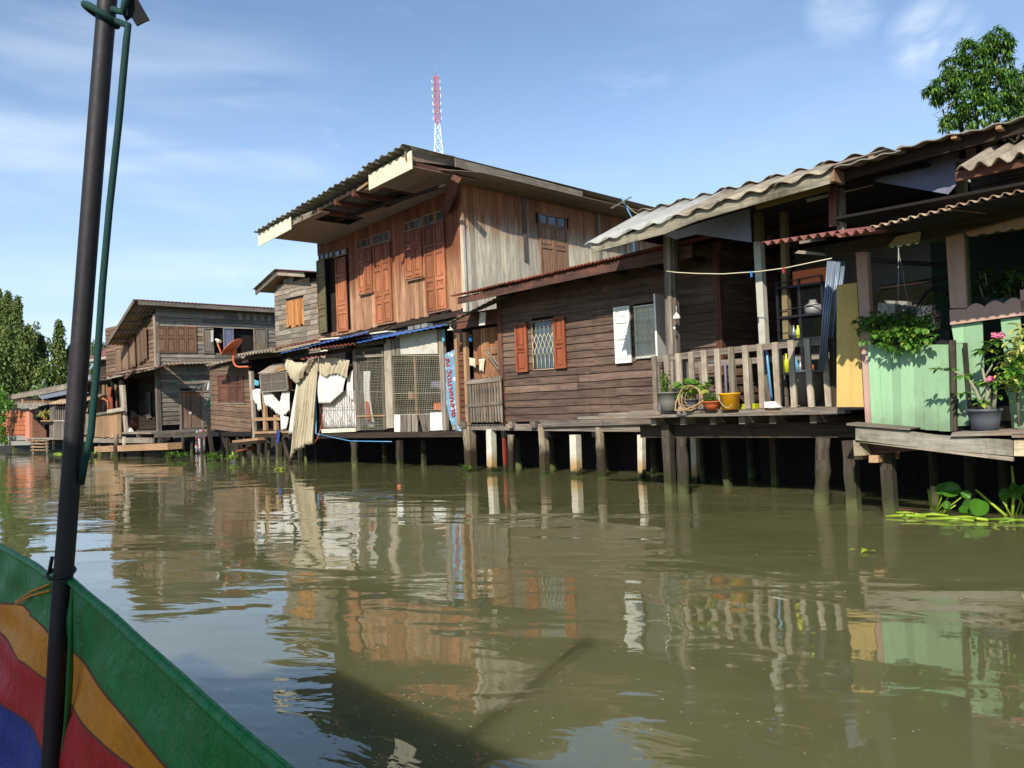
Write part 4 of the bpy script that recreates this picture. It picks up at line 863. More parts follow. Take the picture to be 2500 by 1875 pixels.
    rsheet((Z3(1012, 318), Z3(1735, 172)), (Z3(1000, 282), Z3(1740, 160)), 16, 'blue', 11.85, 13.1, .007, .0, rag=.015, trap=True, label='bright blue trapezoid sheet')
    rsheet((Z3(560, 445), Z3(800, 400)), (Z3(600, 415), Z3(800, 370)), 6, 'rust', 11.9, 12.5, .015, -.02, rag=.08)
    rsheet((Z3(720, 385), Z3(780, 378)), (Z3(730, 350), Z3(770, 345)), 2, 'cream', 11.7, 12.1, .005)
    for q in ((Z3(1000, 330), Z3(1240, 285)), (Z3(430, 440), Z3(980, 350)), (Z3(130, 430), Z3(430, 395))):
        a, b = at(q[0], 12.2), at(q[1], 12.2); mb = MB(); mb.beam(Vector(a) - Vector((0, 0, .04)), Vector(b) - Vector((0, 0, .04)), .07, .1); mb.build('roof_beam', M['darkw'], T)
    # loose things lying on the roof
    for i, (x0, y0, x1, y1, mt, lb, w, h) in enumerate(((880, 290, 960, 255, 'darkw', 'dark board lying on the blue roof sheets, leftmost', .16, .03), (1195, 230, 1275, 180, 'darkw', 'dark short board propped on the blue roof near the middle', .12, .03), (700, 290, 880, 275, 'cream', 'cream strip lying along the back of the shack roof', .1, .03), (1110, 250, 1290, 225, 'cream', 'pale board lying flat on the blue roof behind its edge', .3, .03), (1440, 205, 1590, 175, 'conc', 'grey concrete block lying on the blue roof, right end', .2, .08))):
        a, b = at(Z3(x0, y0), 12.5), at(Z3(x1, y1), 12.6); mb = MB(); mb.beam(Vector(a), Vector(b), w, h)
        if i == 4: mb = MB(); [mb.beam(Vector(a).lerp(Vector(b), k), Vector(a).lerp(Vector(b), k + .28), .19, .09) for k in (0, .36, .72)]; mb.beam(Vector(a) + Vector((0, .09, 0)), Vector(b) + Vector((0, .09, 0)), .02, .085)
        mb.build('roof_weight' if i == 4 else 'loose_board', M[mt if mt != 'conc' else 'gwall'], cat='concrete block' if i == 4 else 'board', label=lb)
    # ------- stilts
    for t_, b_, w, k, rd, AA in (((990, 1090), (1000, 1385), 56, 'stiltd', 1, A), ((1352, 1090), (1355, 1380), 52, 'stiltd', 0, A), ((1542, 1088), (1545, 1345), 40, 'stiltd', 0, 12.8), ((1228, 1095), (1235, 1345), 30, 'stiltd', 0, 13.2), ((690, 1090), (692, 1330), 26, 'stiltd', 0, 13), ((600, 1090), (610, 1300), 26, 'stiltd', 1, 13)):
        stilt(T, Z3(*t_), Z3(*b_), w * .307, AA, k, bool(rd))
    stilt(T, Z3(550, 1150), Z3(555, 1285), 16 * .307, A - .3, 'stilt', False, name='mooring_pole')
    for X, Y0, w in ((70, 1160, 34), (115, 1160, 30), (195, 1120, 40), (262, 1120, 34), (315, 1100, 30), (392, 1100, 44), (450, 1105, 30)):
        stilt(T, Z3(X, Y0 - 60), Z3(X + rng.uniform(-6, 6), 1275), w * .307, A + .1, 'stiltd', rng.random() < .5)
    mb = MB(); mb.tube([at(Z3(430, 1100), A), at(Z3(490, 1270), A)], .05, 8); mb.build('brace', M['darkw'], T)
M['redrag'] = cloth('red_rag', rgb(200, 60, 44))
shack()
def shack_things():
    A = A0
    # long beige cloth
    mb = MB(); top = [at(Z3(*q), A - .16) for q in ((560, 640), (600, 540), (640, 520), (690, 470), (706, 450))]; bot = [at(Z3(*q), A - .18) for q in ((484, 1240), (520, 1170), (560, 1160), (610, 1125), (665, 1112))]
    top = [at(Z3(*q), A - .14) for q in ((545, 640), (585, 560), (628, 560), (672, 440), (708, 425))]
    drape(mb, top, bot, 110, 24, .03, 9, th=.004, seed=4, rag=.02); c = mb
    c.build('hanging_cloth', M['beige'], cat='cloth', label='long beige curtain hanging from the roof edge down past the floor to near the water')
    mb = MB(); drape(mb, [at(Z3(*q), A - .2) for q in ((470, 430), (520, 470), (580, 470), (640, 450), (680, 440))], [at(Z3(*q), A - .24) for q in ((480, 560), (510, 620), (540, 640), (580, 590), (650, 470))], 60, 16, .035, 6, th=.004, seed=8, bulge=.08)
    mb.build('hanging_cloth', M['beige'], cat='cloth', label='bunched beige cloth sagging in a pouch beside the top of the long curtain')
    mb = MB(); drape(mb, [at(Z3(*q), A - .08) for q in ((540, 600), (585, 560))], [at(Z3(*q), A - .08) for q in ((476, 1040), (560, 1040))], 14, 14, .03, 2, seed=9); mb.build('hanging_cloth', M['wcloth'], cat='cloth', label='tall narrow white cloth hanging just left of the long beige curtain')
    mb = MB(); drape(mb, [at(Z3(*q), A - .1) for q in ((712, 420), (750, 440), (820, 430), (905, 445), (955, 455))], [at(Z3(*q), A - .12) for q in ((712, 560), (770, 590), (790, 570), (860, 560), (935, 600))], 80, 14, .03, 10, th=.004, seed=12, rag=.03); mb.build('hanging_cloth', M['beige'], cat='cloth', label='pleated grey beige cloth under the roof right of the long curtain')
    mb = MB(); drape(mb, [at(Z3(*q), A - .06) for q in ((708, 560), (800, 545), (935, 560))], [at(Z3(*q), A - .1) for q in ((712, 795), (800, 795), (905, 700))], 70, 16, .016, 11, th=.003, seed=14, bulge=.03); mb.build('hanging_cloth', M['wcloth'], cat='cloth', label='bright white sheet sagging above the scrolled iron grille')
    mb = MB(); drape(mb, [at(Z3(*q), A + .02) for q in ((935, 590), (980, 530))], [at(Z3(*q), A) for q in ((935, 740), (985, 780))], 10, 10, .02, 2, seed=15, rag=.04); mb.build('hanging_cloth', M['wcloth'], cat='cloth', label='small torn white cloth between the pleated cloth and the narrow mesh')
    mb = MB(); drape(mb, [at(Z3(*q), A - .1) for q in ((185, 690), (215, 680), (245, 682))], [at(Z3(*q), A - .1) for q in ((190, 760), (235, 850), (262, 840))], 12, 10, .02, 2, seed=16, rag=.04); mb.build('hanging_cloth', M['wcloth'], cat='cloth', label='white rag hanging at the left end post of the shack')
    mb = MB(); drape(mb, [at(Z3(*q), A - .12) for q in ((270, 710), (330, 710), (400, 790), (420, 700), (480, 700))], [at(Z3(*q), A - .12) for q in ((280, 800), (340, 840), (390, 890), (430, 900), (478, 850))], 70, 12, .018, 11, th=.003, seed=17, rag=.05); mb.build('hanging_cloth', M['wcloth'], cat='cloth', label='torn white sheet draped over the rail below the little gabled cage')
    mb = MB(); drape(mb, [at(Z3(*q), A - .14) for q in ((405, 890), (470, 905))], [at(Z3(*q), A - .14) for q in ((415, 1010), (455, 1000))], 10, 8, .03, 2, seed=18, rag=.03); mb.build('hanging_cloth', M['wcloth'], cat='cloth', label='small white and blue rag dangling below the torn white sheet')
    mb = MB(); drape(mb, [at(Z3(*q), A - .16) for q in ((375, 1010), (402, 1010))], [at(Z3(*q), A - .16) for q in ((370, 1115), (398, 1118))], 8, 8, .02, 1.5, seed=19); mb.build('hanging_cloth', M['blcloth'], cat='cloth', label='dark blue cloth hanging below the shack floor')
    mb = MB(); drape(mb, [at(Z3(*q), A - .1) for q in ((190, 605), (235, 620))], [at(Z3(*q), A - .1) for q in ((195, 650), (225, 660))], 6, 6, .015, 1, seed=20); mb.build('plastic_bag', M['lblue'], cat='bag', label='light blue plastic bag tied to the left post of the shack')
    mb = MB(); drape(mb, [at(A6(*q), A - .1) for q in ((95, 118), (135, 130))], [at(A6(*q), A - .1) for q in ((108, 295), (140, 260))], 6, 8, .015, 1, seed=21); mb.build('plastic_bag', M['lblue'], cat='bag', label='pale blue plastic hanging at the right end post of the shack')
    # blue pipe
    mb = MB(); p = [at(Z3(685, 585), A - .1), at(Z3(688, 1035), A - .1), at(Z3(720, 1045), A - .12), at(Z3(960, 1095), A - .1), at(Z3(1290, 1100), A - .08)]
    mb.tube(p[:3], .018, 8); mb.tube(p[2:], .009, 6); mb.build('pipe', M['pvc'], label='blue plastic water pipe running down beside the long beige curtain', cat='pipe')
    mb = MB(); mb.tube([at(Z3(*q), A - .13) for q in ((740, 880), (735, 960), (705, 1060), (690, 1090), (655, 1125))], .009, 6); mb.build('hose', M['terra'], label='thin orange hose curling below the grille of the shack', cat='hose')
    # gabled cage
    T = thing('bird_cage', 'small weathered wooden mesh cage with gabled roof hung on the left bay of the shack', 'bird cage', at(Z3(340, 700), A - .2))
    Ac = A - .2; P = lambda x, y, d=0: at(Z3(x, y), Ac + d)
    def lift(p, d): return (p[0], p[1] + d, p[2])
    for q in ((245, 570), (335, 560), (455, 540)):
        a, b = P(q[0], q[1]), P(q[0] + 10, q[1] + 145); mb = MB(); mb.beam(a, b, .035, .035, up=(0, 1, 0)); mb.build('post', M['grey'], T); mb = MB(); mb.beam(lift(a, .4), lift(b, .4), .03, .03, up=(0, 1, 0)); mb.build('post', M['grey'], T)
    for y0, y1 in ((572, 545), (640, 618), (708, 690)): mb = MB(); mb.beam(P(243, y0), P(462, y1), .03, .03); mb.build('rail', M['grey'], T)
    mb = MB(); v = [P(250, 575), P(455, 548), P(462, 690), P(255, 705)]
    mb.prism([v[3], v[2], v[1], v[0]], (0, .004, 0)); mb.build('mesh_panel', M['screen'], T)
    mb = MB(); e0, e1, rd0, rd1 = Vector(P(228, 562)), Vector(P(335, 556)), Vector(lift(P(290, 490), .2)), Vector(lift(P(395, 478), .2)); mb.prism([e0, e1, rd1, rd0], (0, .0, .02)); e2, e3 = Vector(lift(P(340, 560), .0)), Vector(P(468, 520)); mb.prism([e1 + Vector((0, .01, 0)), e3 + Vector((0, .01, 0)), rd1 + Vector((.3, .02, 0)), rd1 + Vector((0, .01, 0))], (0, .0, .02)); mb.build('roof', M['greyp'], T)
    mb = MB(); mb.prism([P(338, 556), P(455, 530), P(400, 490)], (0, .01, 0)); mb.build('gable_board', M['tan'], T)
    mb = MB(); mb.box(P(250, 700)[0], P(460, 700)[0], Ac, Ac + .4, P(250, 705)[2] - .02, P(250, 705)[2]); mb.build('floor', M['grey'], T)
    # lamp
    c = at(A6(205, 120), A - .25); T = thing('lamp', 'small cream enamel lamp under the awning beside the blue roof', 'lamp', c)
    mb = MB(); mb.lathe((c[0], c[1], c[2] - .03), [(.07, 0), (.065, .02), (.025, .05), (.01, .07)], 16); mb.build('lamp_shade', M['lampw'], T); mb = MB(); mb.tube([(c[0], c[1], c[2] + .04), (c[0], c[1], c[2] + .09), (c[0] - .06, c[1] + .05, c[2] + .11)], .008, 6); mb.build('bracket', M['steel'], T)
    # small blue bird feeder by the door
    c = at(A6(462, 235), A - .12); T = thing('water_bottle', 'small blue plastic bottle hung beside the door frame', 'bottle', c); mb = MB(); mb.lathe((c[0], c[1], c[2] - .08), [(0, 0), (.035, .005), (.035, .09), (.02, .11), (.012, .13)], 12); mb.build('body', M['bluep'], T); mb = MB(); mb.lathe((c[0], c[1], c[2] + .051), [(.016, 0), (.016, .02), (0, .022)], 10); mb.build('cap', M['lime'], T)
M['screen'] = plain('dusty_screen', rgb(92, 84, 74), .9, .2)
M['bluep'] = plain('blue_plastic', rgb(30, 110, 190), .4, .1)
shack_things()
# ---------------------------------------------------------------- big two storey house
AB_ = 13.22
def big_house():
    A = AB_; F = FA(A); uL, uR = -20.72, -14.62; S = FU(uR)
    T = thing('timber_house', 'tall two storey timber house with reddish board front, silvered side and wide broken eaves', 'house', (-17.5, A + 2, 0))
    hb = lambda x: 3.42 + (x - uL) / (uR - uL) * .22
    tp = lambda x: 6.28 + (x - uL) / (uR - uL) * .3
    W_ = [((720, 1585), (938, 1545), (935, 885), (712, 965)), ((1038, 1500), (1318, 1478), (1280, 750), (1018, 852)), ((1415, 1405), (1745, 1378), (1703, 590), (1388, 700))]
    holes = []
    for q in W_:
        P = pq(A, *[Z2(*k) for k in q]); holes.append([(P[0][0] + P[3][0]) / 2, (P[1][0] + P[2][0]) / 2, (P[0][2] + P[1][2]) / 2, (P[2][2] + P[3][2]) / 2])
    mb = MB(); vboards(mb, F, uL, uR, hb, tp, .155, [(holes[0][0], holes[0][1], holes[0][2], holes[0][3])], jit=.014)
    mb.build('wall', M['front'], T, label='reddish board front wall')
    aE = 22.6; w1 = ats(Z4(695, 400), uR), ats(Z4(915, 415), uR)
    s0, s1 = w1[0][1], w1[1][1]; sh1 = (w1[0][2] + w1[1][2]) / 2; t0 = ats(Z4(720, 480), uR)[2]; sb = 4.35
    s2, s3 = ats(Z4(1530, 620), uR)[1], ats(Z4(1615, 620), uR)[1]
    mb = MB(); vboards(mb, S, A, aE, lambda x: 3.5, lambda x: 6.58, .2, [(s0 + .05, s1 - .05, t0, sh1)], jit=.012); mb.build('wall', M['side'], T, label='silvered board side wall')
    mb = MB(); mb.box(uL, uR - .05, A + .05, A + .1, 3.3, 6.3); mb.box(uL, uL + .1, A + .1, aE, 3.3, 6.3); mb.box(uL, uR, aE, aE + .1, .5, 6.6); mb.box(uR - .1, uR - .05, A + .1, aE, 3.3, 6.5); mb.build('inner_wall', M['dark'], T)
    mb = MB(); vboards(mb, FUL(uL), A + .01, aE, 3.4, 6.3, .2); mb.build('wall', M['greyp'], T, label='grey far side wall')
    mb = MB(); mb.box(uR - .06, uR + .035, A - .035, A + .03, 3.55, 6.58); mb.build('corner_post', M['side'], T)
    for a in (15.2, 18.1): mb = MB(); mb.box(uR + .01, uR + .05, a, a + .1, 4.9, 6.55); mb.build('cover_strip', M['grey'], T)
    # base beam and lower storey stilts
    mb = MB(); mb.prism([(uL, A - .02, 3.3), (uR, A - .02, 3.48), (uR, A - .02, 3.62), (uL, A - .02, 3.42)], (0, .12, 0)); mb.build('base_beam', M['darkw'], T)
    mb = MB(); mb.box(uL, uR, A + .8, A + .85, .9, 3.4); mb.box(uR - .05, uR, A + .85, aE, .9, 3.5); mb.build('lower_wall', M['darkw'], T)
    # --- front windows
    def X(q, A_=A): return at(Z2(*q), A_)
    def transom(q, n, par=None, w=.045):
        P = pq(A, *[Z2(*k) for k in q]); x0, x1 = (P[0][0] + P[3][0]) / 2, (P[1][0] + P[2][0]) / 2; return window(F, x0 + .005, x1 - .005, (P[0][2] + P[1][2]) / 2, (P[2][2] + P[3][2]) / 2, T, M['shut'], n, name='transom_window', t=.03, w=w)
    def leafq(q, mat, rows, w=.025, **k):
        P = pq(A, *[Z2(*kk) for kk in q]); x0, x1 = (P[0][0] + P[3][0]) / 2, (P[1][0] + P[2][0]) / 2
        return shutter(F, x0 + .004, x1 - .004, (P[0][2] + P[1][2]) / 2, (P[2][2] + P[3][2]) / 2, M[mat], T, rows, w, **k)
    transom(((718, 1000), (828, 970), (828, 905), (715, 955)), 3); transom(((830, 975), (936, 952), (934, 885), (828, 925)), 2)
    transom(((1022, 915), (1148, 880), (1140, 803), (1018, 850)), 3); transom(((1150, 880), (1285, 835), (1280, 752), (1142, 800)), 3)
    transom(((1392, 775), (1535, 735), (1530, 655), (1388, 702)), 3); transom(((1538, 735), (1706, 683), (1702, 592), (1535, 650)), 3)
    leafq(((862, 1568), (955, 1550), (932, 965), (858, 985)), 'orange', ((0, .24), (.24, .62), (.62, .74), (.74, 1)))
    r4 = ((0, .27), (.27, .36), (.36, .9), (.9, 1)); r3 = ((0, .24), (.24, .32), (.32, .64), (.64, .74), (.74, 1))
    leafq(((1040, 1265), (1090, 1255), (1080, 905), (1026, 925)), 'orange', r4); leafq(((1092, 1252), (1145, 1240), (1140, 888), (1082, 903)), 'orange', r4)
    leafq(((1178, 1498), (1240, 1488), (1212, 865), (1146, 885)), 'orange', r3, label='orange shutter leaf with a pale worn top'); leafq(((1243, 1486), (1312, 1470), (1280, 842), (1214, 862)), 'orange', r3)
    leafq(((1415, 1150), (1478, 1135), (1465, 770), (1395, 785)), 'orange', r4); leafq(((1480, 1133), (1545, 1120), (1530, 750), (1467, 768)), 'orange', r4)
    leafq(((1580, 1405), (1660, 1392), (1622, 715), (1548, 735)), 'orange', r3); leafq(((1662, 1390), (1745, 1372), (1703, 692), (1624, 713)), 'orange', r3)
    # boards below the short leaves + sills
    for q in (((1036, 1498), (1165, 1492), (1148, 1262), (1040, 1282)), ((1420, 1425), (1570, 1410), (1548, 1140), (1416, 1165))):
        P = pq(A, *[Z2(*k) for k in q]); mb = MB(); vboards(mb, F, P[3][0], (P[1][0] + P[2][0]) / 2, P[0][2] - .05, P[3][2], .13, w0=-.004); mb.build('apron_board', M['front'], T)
    for q in (((1036, 1272), (1142, 1246)), ((1176, 1508), (1320, 1482)), ((1412, 1160), (1548, 1128)), ((1576, 1418), (1752, 1382))):
        a, b = X(q[0], A - .05), X(q[1], A - .05); mb = MB(); mb.beam(a, b, .07, .035); mb.build('sill', M['shut'], T)
    # open olive leaf folded outwards at the left edge
    a, b = Vector(at(Z2(745, 1590), A)), Vector(at(Z2(720, 1000), A)); hh0, hh1 = a.z + .05, b.z
    x0 = uL + .03; So = lambda x, h, w: (x0 + (x) * .85 , A - .03 - x * .18 - w, h)
    shutter(So, 0, .68, hh0, hh1, M['olive'], T, ((0, .22), (.22, .65), (.65, .75), (.75, 1)), .02, label='olive grey shutter leaf swung open at the left window')
    mb = MB(); mb.tube([at(Z2(857, 1390), A - .03), at(Z2(857, 1555), A - .03)], .012, 6); mb.build('window_bar', M['white'], T)
    # side window
    w = window(S, s0, s1, t0, sh1, T, M['shut'], 3, name='transom_window')
    m_ = (s0 + s1) / 2
    shutter(S, s0 + .01, m_ - .005, sb, t0 - .01, M['shut'], T, ((0, .36), (.36, 1))); shutter(S, m_ + .005, s1 - .01, sb, t0 - .01, M['shut'], T, ((0, .36), (.36, 1)))
    shutter(S, s2, s3, 4.6, 6.05, M['shut'], T, ((0, .36), (.36, 1)))
    # --- roof
    ae = 11.3; e0, e1 = Vector(at(Z2(190, 772), ae)), Vector(at(Z2(1385, 88), ae)); n = 9
    for i in range(n):
        a = e0.lerp(e1, i / n); b = e0.lerp(e1, (i + 1) / n + .01); up = .012 * (i % 2); ext = .18 if i >= 7 else 0
        mb = MB(); o = Vector((0, -ext * .4, up)); corr(mb, a + o, b + o, a + Vector((0, 9.6, -.1 + .65 * 0 + up)), b + Vector((0, 9.6, -.15 + up)), 3.4, .026, 5, .008, rag=.01); mb.build('roof_sheet', M['fibre'], T)
    # white fascia boards at the eave front
    for q in (((230, 885), (490, 745), (485, 645), (228, 782)), ((1108, 437), (1450, 266), (1445, 120), (1105, 315))):
        P = pq(ae + .12, *[Z2(*k) for k in q]); mb = MB(); mb.prism(P, (0, .02, 0)); mb.build('fascia_board', M['cream'], T)
    P = pq(ae + .2, Z2(490, 722), Z2(640, 655), Z2(660, 600), Z2(488, 665)); mb = MB(); mb.prism(P, (0, .05, 0)); mb.build('eave_beam', M['grey'], T)
    P = pq(ae + .25, Z2(640, 640), Z2(1110, 395), Z2(1105, 335), Z2(650, 590)); mb = MB(); mb.prism(P, (0, .06, 0)); mb.build('eave_beam', M['darkw'], T)
    mb = MB(); mb.beam(at(Z2(1020, 440), ae + .05), at(Z2(1105, 380), ae + .15), .07, .05); mb.build('broken_batten', M['tan'], T)
    # soffit with holes
    zs = lambda u: 5.98 + (u - e0.x) / (e1.x - e0.x) * .52
    u0_, u1_ = e0.x + .45, e1.x + .1; mb = MB(); ns, na = 26, 7; a0_, a1_ = ae + .14, A + .02
    def hole(i, j):
        x = i / ns
        return (.30 < x < .42 and 1 <= j <= 4) or (.42 <= x < .55 and 0 <= j <= 3) or (.55 <= x < .68 and 0 <= j <= 4) or (.68 <= x < .76 and 1 <= j <= 4)
    keep = [(i, j) for i in range(ns) for j in range(na) if not hole(i, j)]
    for i, j in keep:
        ua, ub = u0_ + (u1_ - u0_) * i / ns, u0_ + (u1_ - u0_) * (i + 1) / ns; aa, ab = a0_ + (a1_ - a0_) * j / na, a0_ + (a1_ - a0_) * (j + 1) / na
        mb.prism([(ua, aa, zs(ua)), (ub, aa, zs(ub)), (ub, ab, zs(ub)), (ua, ab, zs(ua))], (0, 0, .012), r=.4 + .1 * ((i // 5) % 2))
    mb.build('soffit', M['soffit'], T)
    for k in range(9):
        u = u0_ + .15 + (u1_ - u0_ - .3) * k / 8; mb = MB(); mb.box(u, u + .07, ae + .2, A + .05, zs(u) + .03, zs(u) + .15); mb.build('rafter', M['redw'], T)
    mb = MB(); mb.box(u0_, u1_, 12.3, 12.37, zs(u0_) + .2, zs(u0_) + .26); mb.build('purlin', M['darkw'], T)
    # rake side overhang: soffit + fascia board
    uK = e1.x + .02; hk = lambda a: 6.93 - (a - 12) * .012
    mb = MB(); mb.prism([(uR, A, 6.50), (uK + .1, A - 1.1, 6.56), (uK + .32, A, 6.62), (uK + .32, aE, 6.48), (uR, aE, 6.42)], (0, 0, .012)); mb.build('soffit', M['soffit'], T)
    def fb(q0, q1, q2, q3, uu, mat, th=.035):
        P = pqs(uu, q0, q1, q2, q3); mb = MB(); mb.prism(P, (-th, 0, 0)); mb.build('rake_board', M[mat], T)
    fb(Z2(1800, 250), Z4(1048, 278), Z4(1048, 218), Z2(1795, 182), e1.x + .14, 'pale'); fb(Z4(1050, 275), Z4(1280, 348), Z4(1275, 335), Z4(1050, 262), e1.x + .14, 'grey')
    fb(Z2(1400, 200), Z2(1795, 245), Z2(1790, 165), Z2(1390, 95), e1.x - .05, 'soffit', .02)
    for Y in (Z2(1920, 300), Z4(470, 155)):
        p = ats(Y, uR + .2); mb = MB(); mb.prism([(uR, p[1], p[2] - .14), (uR + .42, p[1], p[2] + .02), (uR + .42, p[1], p[2] + .12), (uR, p[1], p[2] + .12)], (0, .07, 0)); mb.build('bracket', M['grey'], T)
    # big knee brace at the corner
    mb = MB(); mb.beam(at(Z2(1715, 600), A - .08), at(Z2(1800, 345), A - .65), .16, .2, up=(1, 0, 0)); mb.build('knee_brace', M['redw'], T)
    mb = MB(); mb.box(uR - .3, uR + .1, ae + .4, A, 6.55, 6.68); mb.build('tie_beam', M['darkw'], T)
big_house()
def tv_antenna():
    p = Vector(ats(Z4(1445, 440), -13.2)); T = thing('tv_antenna', 'thin blue aerial mast with cross bar behind the grey roof edge', 'aerial', p)
    q = Vector(ats(Z4(1358, 268), -13.2)); mb = MB(); mb.tube([p - Vector((0, 0, 1.2)), p, q], .022, 6); mb.build('mast', M['pvc'], T)
    mb = MB(); mb.beam(ats(Z4(1275, 352), -13.2), ats(Z4(1432, 265), -13.1), .05, .03); mb.build('arm', M['grey'], T)
    mb = MB(); cable(mb, ats(Z4(1375, 300), -13.2), ats(Z4(1510, 405), -13.0), .06, .009); mb.build('cable', M['cream_iron'], T)
tv_antenna()
# ---------------------------------------------------------------- radio tower
def tower():
    D = 190.0; base = Vector((0, 0, 0)); top = ray(*AT(640, 350)); bot = ray(*AT(672, 1480))
    tp = CAMP + top * (D / top.y); q = CAMP + bot * (D / bot.y); k = D / FPX * .16275
    x, y = tp.x, D; zt = tp.z; zb = q.z; T = thing('radio_tower', 'tall lattice radio mast, red above and white below, far behind the big house', 'tower', (x, y, 0), frame=lambda p: Vector(p))
    I = lambda p: Vector(p); zc = zt - (1075 - 350) * k
    def hw(z): return (30 * k) if z > zt - 2 else (45 * k * .8 if z > zc else 45 * k * .8 + (zc - z) * .062)
    for nm, z0, z1, mt, st in (('upper_mast', zc, zt, 'tred', 1.3), ('lower_mast', 0.0, zc, 'twhite', 2.4)):
        mb = MB(I); z = z0; r = .07
        while z < z1 - .1:
            e = min(z + st, z1); a, b = hw(z), hw(e); c = [(-1, -1), (1, -1), (1, 1), (-1, 1)]
            for i in range(4):
                p0, p1 = c[i], c[(i + 1) % 4]; P = lambda s, h, zz: (x + s[0] * h, y + s[1] * h, zz)
                mb.tube([P(p0, a, z), P(p0, b, e)], r * 1.3, 4, 0, None, False, False); mb.tube([P(p0, a, z), P(p1, a, z)], r, 4, 0, None, False, False)
                mb.tube([P(p0, a, z), P(p1, b, e)], r * .8, 4, 0, None, False, False); mb.tube([P(p1, a, z), P(p0, b, e)], r * .8, 4, 0, None, False, False)
            z = e
        mb.build(nm, M[mt], T)
    for i in range(6):
        z = zt - (440 - 350 + i * 113) * k
        for s in (-1, 1): mb = MB(I); mb.tube([(x, y, z - .4), (x + s * 62 * k, y - .3, z)], .07, 4); mb.tube([(x + s * 62 * k, y - .3, z - .5), (x + s * 62 * k, y - .3, z + .5)], .1, 4); mb.build('antenna', M['twhite'], T)
    mb = MB(I); mb.tube([(x - .1, y, zt), (x - .1, y, zt + 210 * k)], .045, 5); mb.build('whip_antenna', M['steel'], T)
    mb = MB(I); mb.tube([(x + .8, y, zt - 1), (x + .8, y, zt + 80 * k)], .035, 5); mb.build('whip_antenna', M['steel'], T)
tower()
